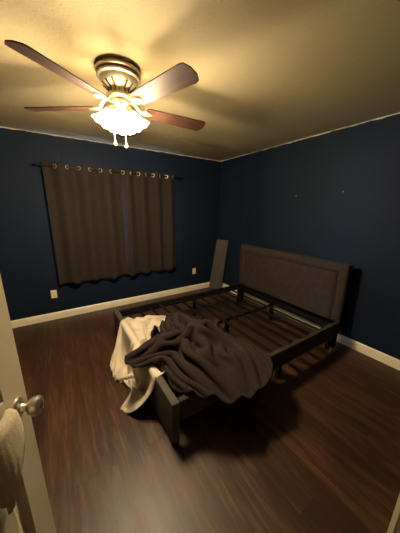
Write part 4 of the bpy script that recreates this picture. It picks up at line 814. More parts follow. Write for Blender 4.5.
[2,8,0,8,-1,0,8,-2,0,6,0,-6,-1,6,-7,-5,7,-1,-4,5,4,-6,7,2,-6,5,-1,-5,6,3,0,4,8,-3,8,2,0,8,-4,5,5,-5,2,7,-5,1,8,-3,-1,9,-1,-1,8,2,-1,9,-2,-1,8,0,-1,9,0,0,9,0,0,8,0,0,9,0,0,9,0,0,8,0,0,9,1,-1,9,1,0,8,2,-1,9,2,3,6,-5,3,9,-1,3,8,3,3,7,3,-1,7,-5,1,9,-1,0,9,0,0,9,2,1,8,-2,0,9,2,2,6,7,0,9,0,-2,5,-7,-1,9,-2,-1,9,0,-1,7,5,-3,5,7,2,9,1,3,7,-6,2,5,-7,4,8,0,4,6,3,4,8,-2,4,7,2,5,6,3,3,8,-1,6,6,2,-1,8,-3,1,8,-3,1,8,-1,1,8,1,-1,8,4,-4,6,5,-1,7,4,0,9,-1],
[1,8,3,8,-2,1,8,-1,-2,8,0,-4,2,3,-8,-4,7,-4,-5,6,3,-6,5,-2,-7,6,0,-5,6,3,1,3,8,0,5,7,-2,9,1,1,8,-4,4,5,-5,3,7,-6,1,7,-4,-1,9,-1,-1,9,0,-2,8,0,-1,8,4,-1,9,2,0,8,-1,1,9,-2,0,9,0,-1,8,1,-3,8,4,-1,9,3,-1,8,1,2,10,0,4,6,-4,4,6,-5,3,8,-3,2,8,0,1,9,0,1,8,0,0,9,0,0,9,0,1,9,0,0,8,0,2,7,6,0,9,1,-2,6,-6,-1,9,-1,-2,8,4,-4,3,7,0,8,5,3,8,-3,0,3,-8,3,7,-5,5,7,0,4,7,3,4,8,-3,4,7,1,4,7,3,3,7,-3,3,8,-1,3,8,0,2,8,0,0,8,4,-2,7,3,-3,7,5,0,8,3,1,9,-1,-1,8,-3],
[2,7,4,7,-1,-4,7,-2,-5,8,1,2,6,2,-6,-1,5,-7,-6,6,-1,-6,6,0,-7,6,0,-6,5,0,-4,5,7,5,3,7,2,5,7,-2,9,1,1,7,-4,3,7,-5,3,6,-5,2,8,-3,-1,8,-4,-1,8,-1,-2,9,0,0,7,6,-1,8,3,0,9,0,-1,8,1,-1,8,2,-1,9,1,-1,8,2,-1,9,1,1,9,1,2,8,-2,4,7,-5,6,5,-5,3,8,-4,1,9,-1,1,9,0,0,9,0,0,8,0,0,9,0,1,8,0,0,9,0,1,8,4,-1,8,-4,-2,8,3,-3,5,6,-5,2,7,2,9,2,2,6,-7,0,2,-8,4,8,-3,4,7,0,4,7,2,4,8,-2,4,7,0,4,7,0,4,8,0,3,8,0,2,8,3,-1,8,4,-3,7,4,-1,8,4,2,8,1,1,9,-2,0,8,-3,0,8,-3],
[0,7,-4,5,-3,-6,8,1,-3,7,2,5,9,1,-1,3,4,-8,-5,5,-4,-6,6,0,-6,6,0,-7,5,0,-6,5,2,-1,4,8,8,2,4,3,5,7,-1,8,2,0,9,-3,1,7,-4,1,8,-4,3,6,-4,2,7,-4,-1,9,-4,-2,8,1,1,7,5,0,8,3,-1,9,2,-1,9,0,-2,8,-1,-2,9,0,-2,8,-1,4,6,5,2,8,3,2,9,-1,3,8,-4,5,6,-4,2,8,-2,-1,9,1,0,8,1,1,9,-1,1,9,-1,2,8,-2,1,8,-4,0,9,0,0,8,3,-5,4,6,-7,2,6,1,7,6,3,8,-5,-2,2,-8,2,5,-7,4,7,-1,5,8,0,4,7,1,4,7,-1,4,8,0,4,7,1,3,8,3,0,8,3,-2,8,4,-1,8,3,2,8,3,2,8,0,2,9,-3,0,8,-3,1,8,-3,0,9,-2],
[4,7,0,1,-2,-9,7,0,-3,7,2,5,8,2,3,7,3,-4,-2,5,-8,-6,5,-1,-5,6,2,-7,6,0,-7,5,-2,-5,4,5,4,3,7,9,1,1,5,4,6,-1,9,3,0,9,-1,-1,8,-2,0,8,-4,2,8,-4,4,5,-5,0,8,-5,-2,8,-1,-1,9,2,1,7,4,-3,8,-2,-3,8,-1,-2,9,-1,-1,9,0,2,8,4,6,5,6,3,6,4,3,9,1,2,8,-2,2,8,-2,1,9,-1,2,8,-2,1,8,-3,1,8,-3,1,8,-4,1,9,0,0,8,4,-5,5,6,-9,2,3,-1,5,8,4,8,0,1,5,-8,-2,2,-8,3,7,-5,5,7,0,4,7,0,4,8,0,4,7,0,4,8,3,1,7,4,-1,8,4,0,8,4,1,8,3,3,9,1,3,8,-2,1,8,-3,1,9,-4,1,8,-3,1,9,-2,1,9,-1],
[-2,7,-2,2,-1,-8,7,0,-3,8,2,2,5,3,6,9,2,0,4,3,-7,-5,6,-5,-6,6,0,-7,5,3,-6,5,-3,-7,5,1,-1,3,9,8,2,2,8,1,0,6,5,5,1,8,3,-1,9,0,-1,8,-1,0,9,-2,1,8,-5,3,5,-5,1,7,-4,-2,9,-3,-1,8,0,-2,8,0,-2,8,0,-1,8,1,-2,8,-1,1,9,0,3,7,5,6,3,6,4,7,4,2,8,0,2,9,-3,1,8,-3,0,7,-5,1,8,-3,2,9,-1,2,9,1,-1,7,5,-6,5,5,-8,3,2,-3,4,7,4,8,3,3,6,-6,-3,3,-7,1,4,-8,5,7,-2,4,7,0,4,8,0,5,7,2,2,8,4,0,7,4,-1,8,4,1,8,4,3,8,2,4,9,-1,2,8,-3,1,8,-3,2,8,-4,1,9,-3,2,8,-2,2,10,-1,2,9,0],
[6,6,0,-4,2,-8,6,0,-5,9,1,1,4,2,6,7,3,5,8,2,-4,-1,5,-7,-6,6,-3,-6,5,3,-7,5,-1,-7,5,-2,-5,5,6,5,2,7,8,1,-4,8,2,0,7,4,5,1,8,3,-1,9,-1,0,8,1,0,8,1,1,9,-5,2,7,-4,1,6,-6,-1,8,-1,-3,9,0,-2,8,2,-4,6,4,-1,9,-1,3,5,-6,3,8,-1,4,6,4,5,4,6,3,8,1,0,8,-5,0,8,-3,2,8,-3,2,8,0,2,9,3,-2,7,5,-7,4,4,-8,4,0,-4,4,6,3,7,6,5,7,-3,0,5,-8,-3,3,-7,4,6,-6,5,7,0,4,7,0,4,7,3,1,7,5,-1,8,4,1,7,5,2,8,3,4,9,0,4,8,-2,1,8,-4,1,8,-3,1,9,-4,3,8,-3,3,10,-2,2,8,0,3,10,0,2,10,0],
[-3,6,3,1,3,-8,4,1,-7,7,1,-3,7,1,5,3,4,7,8,2,2,5,4,-6,-4,6,-6,-6,5,-2,-7,5,3,-7,5,-3,-7,4,1,0,4,9,9,1,3,6,1,-6,9,2,0,7,4,3,2,7,4,1,9,3,0,8,0,0,8,-1,2,7,-6,0,8,-3,0,8,-2,-3,9,2,-5,6,4,-3,8,3,0,8,-3,3,1,-8,4,7,-3,3,8,0,5,6,6,3,7,0,0,8,-4,2,7,-2,1,9,1,1,8,5,-4,6,5,-7,5,2,-7,4,-1,-6,4,5,3,6,7,6,7,-1,1,5,-7,-3,4,-7,2,5,-7,5,7,-2,5,7,0,3,7,4,1,7,5,-2,7,5,1,7,5,4,8,2,4,8,-1,3,8,-3,1,8,-5,0,9,-4,2,8,-3,3,9,-3,3,9,-1,4,9,0,4,9,0,3,10,0,3,10,0],
[5,5,3,3,1,-8,-1,5,-6,4,2,-7,9,1,1,2,3,8,5,3,6,8,3,-2,0,5,-7,-5,6,-4,-7,4,1,-7,5,-3,-6,5,0,-5,4,6,5,2,7,9,1,-2,5,2,-5,9,2,-2,7,4,2,5,6,5,1,8,3,1,8,3,-1,9,-1,0,7,-3,-1,9,-1,-1,8,0,-4,6,4,-4,8,3,1,8,-4,3,-2,-9,3,5,-6,4,8,0,3,8,0,3,7,0,2,8,0,2,8,3,-2,7,4,-5,6,5,-7,4,3,-7,4,-3,-6,5,5,1,6,6,6,6,1,3,6,-6,-2,4,-7,0,5,-7,4,6,-4,6,7,0,3,6,5,0,7,5,-2,7,5,2,7,5,4,8,2,5,8,-3,1,8,-4,0,8,-5,0,8,-4,3,9,-4,4,8,-1,4,10,-1,4,8,0,4,10,1,4,9,0,3,10,0,3,11,0],
[0,8,-1,8,-1,-3,0,4,-7,-3,4,-6,7,2,-4,7,2,5,0,4,7,7,3,4,5,4,-4,-2,5,-7,-5,5,-4,-8,5,-1,-6,5,0,-7,4,3,1,3,8,8,1,3,6,2,-5,7,3,-5,8,1,-2,8,4,1,5,6,4,3,7,5,1,7,4,-1,9,1,-2,8,0,-2,8,1,-3,8,2,-2,8,2,-2,8,-4,4,-1,-7,4,0,-8,3,8,-3,4,6,0,3,9,1,1,7,4,-3,7,5,-6,5,3,-8,4,0,-7,5,0,-6,5,4,0,6,6,6,6,2,4,6,-5,0,4,-7,-3,4,-7,4,6,-5,6,6,-1,4,7,5,-1,6,5,-2,7,6,2,7,5,5,7,1,4,8,-3,1,7,-5,-1,8,-5,0,9,-4,3,7,-4,5,10,-1,4,8,0,5,10,0,4,8,1,4,10,0,4,9,0,5,11,0,4,11,0],
[4,5,6,6,1,-5,1,4,-8,-5,4,-5,3,3,-8,9,2,1,2,3,7,2,3,8,7,4,1,2,5,-7,-4,5,-5,-5,5,-4,-8,4,-1,-6,5,1,-3,4,7,5,1,7,10,0,-1,4,4,-6,6,2,-5,7,3,-3,7,5,1,6,5,3,4,6,4,2,8,5,-1,8,2,-2,9,1,-3,7,2,-2,8,2,-2,9,1,-1,4,-8,7,-5,-4,5,1,-9,3,8,3,1,7,5,-3,7,4,-7,5,3,-8,4,-1,-7,4,0,-6,5,3,-1,6,6,5,7,3,5,6,-4,1,4,-7,-4,4,-7,2,5,-6,6,6,-2,5,7,4,-1,6,6,-2,6,6,2,7,5,5,7,2,4,7,-4,1,7,-6,-2,8,-5,1,8,-4,4,9,-4,4,8,0,5,9,0,4,8,1,5,10,0,4,9,0,4,10,0,5,9,0,4,11,0,5,12,0],
[0,7,2,7,1,-4,2,4,-7,-6,4,-5,1,3,-8,7,3,-4,6,3,5,-2,3,8,5,2,7,6,6,-4,0,5,-7,-4,4,-5,-7,5,-4,-6,5,0,-5,4,5,2,2,8,8,0,4,7,2,-4,6,2,-4,1,4,-8,7,4,-1,6,5,0,3,5,7,4,6,-1,3,8,0,0,8,2,-2,8,3,0,7,2,-1,9,3,-1,7,-5,5,-4,-4,6,-8,-2,0,6,6,-2,7,4,-5,7,3,-7,3,-1,-8,4,1,-7,5,2,-2,6,5,4,7,2,6,6,-3,2,4,-6,-4,4,-8,0,5,-6,6,5,-4,5,6,3,0,6,6,-3,5,6,1,7,6,6,7,2,4,6,-4,0,8,-5,-2,7,-5,1,8,-6,4,7,-3,4,9,0,5,8,0,4,9,1,4,9,0,5,10,0,4,8,0,5,11,-1,4,9,0,6,11,1,7,12,0],
[2,4,6,6,4,-6,2,4,-7,-4,4,-6,-2,4,-7,4,3,-7,8,3,1,0,2,8,0,3,8,7,4,3,2,5,-6,-2,5,-6,-3,4,-7,-6,5,-2,-7,5,3,0,3,8,5,0,6,9,1,1,5,3,-6,-2,2,-8,5,4,-4,6,6,0,2,1,8,4,7,3,2,6,-6,2,7,-3,0,8,1,-1,8,4,-4,5,3,2,6,-5,5,-6,-4,3,-6,6,2,5,7,-1,6,5,-2,7,5,-7,5,1,-8,1,-1,-5,7,3,3,7,3,6,5,-2,3,5,-7,-2,3,-7,-3,4,-7,4,5,-7,6,6,2,2,6,6,-3,5,6,0,6,6,5,6,3,5,7,-3,0,7,-6,-2,7,-5,0,7,-5,4,8,-4,5,8,0,4,9,0,5,7,1,4,10,0,4,8,0,5,11,-1,4,8,0,5,11,0,4,9,1,6,11,0,7,11,0],
[1,6,5,5,4,-6,1,5,-7,0,4,-8,-3,3,-6,0,4,-8,7,3,-4,4,3,7,-3,2,8,3,3,7,6,6,-1,0,4,-8,-1,5,-6,-3,4,-7,-7,6,0,-1,3,8,1,1,8,8,0,5,5,4,-7,-4,1,-7,3,3,-7,6,6,0,0,0,10,4,5,4,2,7,-6,1,3,-8,0,8,0,-1,3,8,-3,9,1,1,3,-7,6,-7,-2,2,-3,9,1,6,6,-1,7,4,2,1,9,-3,7,4,-9,2,0,1,8,3,6,5,-3,3,3,-7,0,3,-8,-3,4,-7,0,4,-7,7,6,-3,3,5,6,-2,5,6,-2,5,7,4,7,5,6,6,-3,1,6,-6,-1,6,-5,-1,7,-6,3,8,-4,5,8,0,4,7,0,4,9,1,4,8,0,5,10,0,4,8,-1,4,10,0,4,9,0,4,11,1,5,9,0,5,10,0,6,9,-1],
[1,7,5,1,4,-7,1,4,-7,2,5,-7,1,3,-8,-2,4,-7,2,4,-8,6,4,5,-4,1,7,1,3,9,6,4,3,0,5,-6,-2,3,-7,3,5,-5,0,4,-6,-3,5,6,0,2,7,2,1,9,6,3,-5,-4,2,-8,-2,2,-8,7,5,-1,-2,0,9,4,4,6,1,4,-6,0,0,-9,1,8,0,0,1,9,-3,7,-1,2,2,-8,6,-5,2,-1,2,8,2,7,4,-1,4,7,2,0,8,1,2,8,-3,7,3,6,6,-2,1,1,-9,0,3,-8,1,3,-7,0,4,-8,2,5,-6,6,6,3,0,5,8,-2,4,6,1,6,6,5,6,0,2,6,-6,0,6,-6,1,6,-6,2,7,-4,4,8,-1,4,7,0,3,8,1,4,9,0,4,7,0,4,10,-1,4,8,0,4,11,1,4,8,0,5,12,0,4,9,0,5,11,-1,4,8,0]]
bedding('bed_sheet', bed_sheet_rows, M['sheet'], 0.004, 'cream bed sheet spilling over the foot rail beneath the brown comforter', 'sheet')
comforter_rows = [
[247,238,181,2,7,0,-2,5,3,-3,6,3,-2,5,4,-1,6,4,1,6,3,1,7,3,1,6,3,1,7,5,1,6,4,1,5,4,0,6,5,1,4,5,3,6,4,1,6,-2,-1,5,-4,2,5,-2,1,5,-4,0,5,-5,0,3,-5,-4,2,-5,-3,1,-7,-2,6,-2,2,7,-1,-1,1,6,-3,0,7,-5,0,3,-3,5,3,-1,4,6,-5,3,-3,-3,5,2,-5,1,-4,-7,3,0,-8,2,0,-13,1,-2,-10,1,0,-15,2,1,-9,2,2,-9,4,1,-4,5,1,-4,5,3,-3,4,5,-3,6,3,-2,6,-1,-2,4,-6,-1,6,-4,-1,6,2,0,5,5,1,4,6,2,6,3,4,6,-3,6,3,-4,8,3,-4,7,3,-2,9,4,-1,6,2,-1,8,3,-1,7,3,0,8,2,1,6,2,2,7,2,2,7,3,-2,6,0,-1,4,2,-5,7,1,-1,3,6,-1,4,3,-2,5,3,-5,2,0,-6,1,1,-7,4,4,-2,3,6,1,2,2,7,2,1,6,4,2,5,3,3,5,3,2,6,3,3,5,3,2,5,3,2,6,3,3,5,4,3,5,2,2,5,3,3,6,3,3,5,3,2,5,4,3,5,3,3,5],
[5,-4,0,0,6,4,-5,4,3,-3,5,4,0,6,4,1,7,2,2,6,3,0,6,3,0,6,4,0,6,5,-1,6,4,1,6,5,1,5,4,5,5,3,3,6,-2,-2,7,-4,-3,5,-3,5,5,-1,3,6,-3,0,4,-6,-5,2,-5,-1,4,-6,-2,6,4,0,7,-2,0,7,0,-2,4,3,-5,1,6,-2,-6,5,-6,-1,3,-6,3,3,-4,6,0,-5,4,0,-6,3,-2,-6,2,-1,-8,2,-1,-9,2,0,-9,1,1,-8,4,0,-8,4,1,-7,5,-2,-5,5,1,-4,3,5,-4,4,4,-3,7,2,-2,6,-3,-3,3,-7,-1,6,-3,-1,8,2,1,5,5,2,2,6,2,5,5,4,7,-1,5,3,-3,7,0,-4,7,2,-4,6,4,0,6,4,1,6,5,1,6,4,0,6,4,1,7,4,0,6,3,-1,6,2,-1,7,2,-2,6,0,-2,6,-4,0,6,0,-4,4,2,-5,4,3,-4,3,2,-5,4,2,-6,4,4,-4,4,7,0,1,3,6,1,6,4,1,5,4,3,3,6,3,2,5,5,0,5,3,3,5,1,3,6,-1,4,6,2,3,6,3,2,6,4,3,4,5,3,5,6,0,4,2,4,5,5,1,4],
[2,-6,2,-3,5,5,-4,5,3,0,6,5,1,6,3,2,7,2,1,6,4,-2,6,4,-1,6,4,-1,6,4,0,6,4,3,5,4,4,6,2,3,6,-2,-1,6,-4,-3,6,-3,0,6,-3,5,5,-2,4,5,-1,-2,4,-6,-1,5,-6,1,6,1,-1,6,3,-2,6,1,0,8,0,-4,4,5,-4,2,5,-6,-2,4,-4,-3,5,-7,0,3,-6,4,1,-6,4,0,-6,4,-1,-6,3,-2,-7,3,0,-7,3,-1,-7,3,-1,-7,4,-2,-7,3,-3,-6,5,-2,-5,4,4,-5,1,6,-3,6,3,-3,7,0,-3,4,-5,-2,3,-7,-1,7,-2,-1,7,1,1,5,5,2,2,7,2,3,6,3,7,2,5,5,-2,7,1,-4,6,-2,-4,7,2,-4,6,5,0,6,4,3,5,5,3,5,5,2,5,5,1,6,4,0,6,4,-1,7,3,-2,6,1,-3,6,-1,-3,7,-2,-2,5,1,-4,5,0,-5,3,3,-5,4,1,-6,4,2,-5,5,6,-3,1,5,5,2,6,3,0,7,2,1,5,4,2,3,5,4,1,6,1,4,6,0,3,6,0,4,6,1,3,6,5,2,5,6,1,3,5,2,4,5,2,5,3,3,5,6,0,4],
[1,-6,4,-3,5,4,-2,5,4,2,7,4,1,6,2,1,6,4,-2,6,4,-3,6,4,-1,6,4,1,6,5,3,6,2,4,6,1,2,6,-3,0,6,-4,-3,6,-3,-1,6,-3,2,7,-3,5,5,0,4,6,-2,1,6,-4,1,5,-4,1,6,3,-1,7,2,-3,6,3,-3,5,4,-5,4,5,-4,3,5,-5,1,5,-6,-2,4,-6,-2,4,-6,5,1,-6,4,1,-5,5,-2,-6,4,-2,-6,4,-2,-6,4,-3,-6,3,-3,-7,1,-6,-6,4,-3,-6,5,3,-5,0,5,-5,3,6,-4,6,1,-3,7,-2,-3,3,-6,-2,3,-6,-1,7,-3,0,8,2,1,5,5,2,2,7,2,1,6,3,6,5,5,6,0,6,4,-4,6,-2,-4,7,-2,-4,6,3,-4,6,6,1,5,3,5,5,4,4,4,5,3,6,6,2,5,5,0,5,5,-2,6,3,-4,6,0,-3,7,-3,-2,6,-1,-4,5,2,-5,4,2,-6,3,4,-5,5,-1,-5,5,3,-4,3,6,-1,2,7,3,0,7,0,0,6,3,1,5,5,1,4,6,2,3,6,0,3,6,0,4,6,1,3,6,3,3,6,5,2,4,7,0,2,6,1,4,3,3,5,6,-2,3],
[2,-6,3,-3,5,5,1,6,4,1,7,3,0,6,3,-2,6,5,-2,6,3,-2,5,5,1,7,4,3,6,2,3,6,-1,2,7,-3,0,6,-4,-2,6,-3,-1,6,-4,0,7,-3,3,6,-3,4,5,-1,6,5,0,3,7,-3,1,7,3,-1,6,4,-2,6,3,-3,5,4,-4,5,4,-5,3,4,-3,4,5,-4,3,5,-6,-1,5,-6,3,4,-5,5,0,-5,5,-2,-5,5,-3,-6,4,-3,-5,3,-4,-7,2,-5,-6,0,-5,-6,4,-3,-6,6,2,-6,0,5,-6,0,5,-4,6,4,-4,6,0,-3,6,-5,-3,1,-7,-2,5,-6,-1,7,-2,0,7,2,1,6,5,2,2,7,3,0,6,3,4,7,3,6,3,6,6,-2,6,1,-5,6,-3,-3,7,-1,-4,6,4,-5,5,6,2,5,3,5,5,4,4,5,5,3,4,5,2,5,5,1,5,6,-2,5,4,-3,6,0,-5,5,0,-4,6,0,-4,4,3,-5,4,2,-6,6,-2,-3,6,0,-5,4,5,-4,2,7,-1,1,7,2,0,7,2,1,6,4,0,5,5,1,4,6,1,4,6,0,3,6,0,4,5,0,4,6,4,3,5,7,1,3,6,-1,2,5,2,5,6,-3,1],
[2,-7,4,-1,7,5,1,6,3,0,6,4,-2,6,4,-3,6,4,-1,5,4,1,7,4,3,7,1,3,6,-1,0,6,-4,0,7,-4,-2,6,-3,-2,6,-4,1,7,-4,2,6,-3,4,6,-1,5,6,0,5,5,1,4,6,4,-1,7,4,-2,6,3,-2,6,4,-4,6,4,-4,4,3,-3,6,5,-5,1,5,-3,4,5,-4,4,5,-4,6,0,-4,6,-2,-5,4,-4,-5,3,-4,-6,3,-5,-6,1,-4,-7,1,-5,-5,4,-4,-6,5,2,-6,2,5,-6,-1,5,-5,3,5,-5,7,2,-3,6,-4,-4,3,-6,-3,2,-6,-2,5,-6,-1,7,-2,0,8,2,1,5,5,3,3,7,3,0,7,3,2,6,4,4,5,4,7,2,5,5,-4,7,0,-5,6,-4,-3,6,0,-5,5,4,-3,5,7,1,4,5,4,6,1,4,5,4,4,5,5,3,4,6,2,4,6,-1,4,5,-4,5,2,-5,5,1,-5,4,2,-5,5,1,-6,6,-2,-3,6,-2,-4,5,2,-4,4,6,-3,1,7,-1,1,7,2,1,7,3,1,6,4,1,5,5,0,3,7,0,3,6,0,3,6,-1,7,2,2,5,5,5,3,4,6,0,2,7,-1,3,5,-5,1],
[2,-1,4,0,3,5,0,6,3,-1,6,4,-3,5,4,-1,6,5,1,7,3,3,7,1,2,6,-2,1,7,-4,-2,6,-5,-2,6,-3,-2,6,-4,1,7,-4,2,7,-3,4,6,-1,5,6,1,4,5,3,4,5,4,-1,7,5,-2,6,3,-2,6,3,-4,6,3,-3,6,4,-3,5,5,1,5,4,-3,4,6,-1,6,4,-2,8,0,-5,5,-3,-5,4,-4,-6,3,-5,-5,2,-4,-7,1,-4,-5,2,-5,-5,5,-3,-5,6,1,-7,2,6,-6,-2,5,-6,2,5,-5,5,3,-3,7,-2,-4,5,-6,-4,1,-6,-3,2,-7,-3,6,-5,0,7,-2,0,8,2,1,5,6,3,3,6,3,1,7,4,0,7,3,3,6,4,6,4,4,7,-1,6,3,-4,6,-2,-5,7,-3,-2,6,1,-6,4,5,0,4,7,-3,5,5,3,6,2,5,5,3,4,4,4,4,4,6,3,4,7,-1,3,5,-4,4,3,-6,5,2,-5,5,1,-5,6,-3,-3,5,-4,-4,6,2,-4,5,3,-4,1,8,-1,0,7,2,1,6,3,3,6,2,2,6,4,0,3,6,0,2,7,0,5,5,-1,7,0,-1,7,0,4,5,4,6,1,4,7,-2,2,4,-5,0],
[2,-10,7,1,7,1,-1,5,4,-2,7,5,-2,5,4,1,7,3,3,7,1,2,7,-3,0,6,-4,-2,6,-5,-3,6,-3,-1,7,-5,0,6,-4,3,7,-2,4,7,-1,4,6,2,3,5,4,2,6,5,0,6,4,-3,7,3,-3,6,3,-2,6,4,-2,6,4,0,6,5,1,5,4,1,6,4,1,7,3,0,8,0,-4,6,-3,-6,4,-4,-6,3,-5,-6,1,-4,-6,2,-5,-5,3,-5,-4,7,-2,-5,6,3,-6,2,5,-6,-1,5,-6,0,4,-6,4,5,-4,7,0,-4,5,-6,-4,2,-6,-5,0,-7,-3,3,-6,-1,7,-5,-1,8,0,0,8,1,1,6,5,3,4,7,4,1,7,4,-1,7,3,2,6,4,4,6,4,6,2,5,7,-2,6,1,-6,6,-3,-3,6,-2,-4,5,2,-6,5,6,-2,2,6,-2,5,5,4,6,3,4,5,1,5,5,4,4,3,6,3,3,7,0,3,6,-4,4,4,-5,6,1,-5,5,-3,-4,5,-5,-2,5,-1,-5,5,3,-5,2,7,-1,1,7,2,1,5,3,2,7,2,3,6,1,0,3,7,2,5,5,0,7,1,-4,5,-3,-1,7,1,3,6,3,6,2,3,6,-2,3,5,-5,0],
[3,-6,2,0,7,4,-2,6,4,-1,7,4,1,6,3,3,8,0,1,6,-3,-1,7,-4,-2,5,-4,-3,6,-5,-1,6,-4,1,7,-4,2,7,-2,4,7,0,3,6,3,2,6,4,0,6,5,-1,6,4,-3,6,3,-2,7,3,-2,6,4,1,6,5,1,6,5,2,6,3,3,6,3,3,8,1,0,7,-1,-2,8,-3,-5,5,-4,-6,3,-3,-7,2,-4,-5,3,-5,-5,4,-5,-3,7,-2,-4,6,3,-6,2,6,-6,0,5,-6,-1,4,-6,3,5,-5,7,2,-3,6,-5,-5,2,-7,-5,-2,-5,-5,2,-7,-2,5,-6,0,8,-2,-1,8,1,0,8,0,1,8,3,2,4,6,4,1,7,4,-1,7,4,0,7,4,2,7,3,6,4,5,7,0,4,5,-4,6,0,-6,7,-3,-3,6,-2,-5,4,2,-6,3,7,-4,4,7,0,4,5,4,6,2,5,5,2,5,5,3,5,3,6,3,2,8,0,3,6,-3,5,3,-5,6,-1,-5,4,-6,-2,5,-3,-4,6,0,-6,2,6,-1,2,7,0,1,6,2,3,7,-1,2,4,5,2,6,4,0,7,1,-2,6,-2,-5,5,-2,-1,7,1,3,7,2,6,2,4,6,-1,3,5,-4,1],
[4,-5,4,-2,7,4,-1,6,4,1,7,3,2,7,0,2,7,-3,-2,6,-5,-3,6,-4,-2,5,-4,-1,7,-5,1,6,-3,3,8,-2,3,6,1,2,7,4,0,6,4,-1,6,4,-3,6,4,-3,7,3,-1,6,4,0,7,5,2,6,4,2,6,4,4,6,3,4,7,1,3,7,0,2,8,-2,-2,7,-3,-4,6,-4,-6,4,-3,-7,3,-3,-4,5,-5,-4,5,-4,-2,7,-2,-4,7,3,-5,3,6,-5,-1,5,-6,0,5,-6,2,6,-5,6,3,-4,7,-4,-5,2,-6,-6,-2,-6,-5,-1,-6,-3,4,-7,-2,8,-3,-2,7,3,-1,7,2,1,8,-2,1,8,0,3,7,3,3,3,7,5,-2,7,4,-2,6,4,0,7,4,5,6,4,6,3,3,7,-2,5,4,-5,6,-1,-6,7,-4,-3,5,0,-6,3,3,-7,3,6,-3,4,8,1,4,5,4,5,2,5,6,1,5,4,4,6,3,5,4,2,8,0,4,6,-3,5,2,-6,5,-3,-5,6,-6,-1,4,-1,-5,5,1,-6,2,7,-1,1,7,-1,3,5,4,2,7,2,1,7,0,-3,7,-1,-5,4,-2,-4,6,-1,0,8,1,3,6,2,6,2,4,6,1,3,6,-3,1],
[3,-5,4,-1,7,4,0,7,3,3,7,0,0,7,-4,-2,6,-4,-3,5,-4,-2,6,-5,0,7,-4,1,7,-4,3,7,0,2,7,1,1,6,4,-1,7,5,-3,6,4,-3,6,3,-2,6,4,0,7,4,0,6,5,2,6,4,4,7,3,4,6,1,4,7,-1,3,7,-1,2,8,-2,-1,7,-3,-3,7,-3,-3,6,-3,-7,3,-3,-4,5,-4,-3,7,-4,-1,8,-1,-3,7,3,-4,4,6,-6,0,6,-6,-1,5,-5,1,6,-5,6,4,-5,7,-2,-4,4,-6,-5,-2,-6,-6,-2,-5,-4,2,-7,-5,8,0,-2,7,-1,-5,4,5,-1,8,1,1,8,-1,5,5,-4,4,7,1,3,6,3,4,1,7,4,-2,6,5,-2,6,4,2,7,3,6,5,4,7,1,4,7,-3,4,2,-7,6,-1,-5,6,-4,-4,5,0,-6,4,3,-7,3,7,-3,3,7,2,5,5,4,4,3,5,5,0,6,4,4,6,3,6,4,3,6,0,5,6,-4,4,1,-6,6,-4,-4,5,-3,-2,5,-1,-6,3,2,-6,1,8,-1,0,7,-1,2,6,1,-2,7,0,-4,6,-1,-4,5,-1,-2,7,-1,0,7,0,4,5,3,5,3,3,5,4,3,7,-2,2],
[3,-4,5,1,7,3,2,7,-1,0,7,-4,-3,5,-4,-4,6,-4,-1,5,-5,1,7,-4,2,7,-3,2,8,0,2,7,2,-1,6,4,-2,7,4,-3,6,4,-3,6,3,-2,6,5,0,6,4,1,7,5,3,7,3,4,6,1,4,7,-1,3,7,-2,3,7,-2,1,7,-3,-1,8,-2,-2,7,-2,-3,6,-3,-2,6,-3,-4,6,-4,-1,7,-2,-1,7,4,-2,9,0,-3,5,5,-5,2,6,-6,-2,5,-6,0,6,-4,6,5,-4,7,0,-5,5,-5,-5,0,-7,-5,-3,-6,-5,2,-7,-5,6,0,-4,7,-1,-5,4,5,-5,3,6,-1,9,0,2,8,-1,5,2,-7,5,6,-3,3,5,4,5,6,4,4,1,6,5,-3,6,4,0,7,4,4,6,3,7,4,3,8,-1,4,5,-5,4,2,-7,6,-2,-5,6,-4,-4,4,0,-6,4,4,-7,3,7,-2,4,7,2,3,5,5,5,2,6,5,0,6,4,3,6,3,6,3,4,7,0,4,5,-4,4,1,-7,5,-3,-4,6,-3,-4,4,0,-7,1,4,-7,-1,7,-3,-1,7,0,-2,7,-1,-2,6,0,-2,7,0,-2,7,0,-3,7,-1,2,6,3,5,4,3,6,1,3,7,1,2],
[5,-4,3,2,7,-1,0,6,-5,-4,6,-4,-3,5,-4,-1,7,-4,1,6,-4,2,8,-2,2,7,0,1,7,3,-1,7,4,-3,6,4,-4,6,3,-3,6,4,-1,6,5,0,7,4,3,6,3,3,7,2,4,7,-1,3,7,-2,2,7,-2,1,7,-3,-1,8,-3,-1,7,-2,-1,7,-2,0,7,-3,-1,8,-3,0,6,-3,0,8,-1,0,7,2,-1,6,7,-2,8,2,-5,3,6,-6,0,6,-5,0,5,-5,5,6,-4,7,1,-4,7,-4,-5,1,-7,-5,-3,-6,-5,1,-7,-5,5,-3,-5,7,0,-5,5,5,-6,-1,6,-4,6,6,-1,9,0,3,7,-3,5,1,-8,5,4,-4,4,7,-2,4,5,6,4,5,4,5,-1,7,4,-1,6,4,2,7,4,5,6,3,7,2,2,8,-2,4,4,-7,5,1,-6,6,-4,-4,5,-3,-5,5,1,-7,3,4,-6,3,8,-2,4,6,3,3,5,6,4,2,6,6,-1,6,4,4,5,3,6,4,4,7,-2,4,4,-5,4,0,-6,5,-1,-6,5,-1,-5,3,2,-8,0,5,-5,-2,7,-3,-3,6,-2,-2,7,0,-3,7,0,-2,7,-1,-2,6,0,-1,8,1,3,5,3,7,2,4,6,0,1],
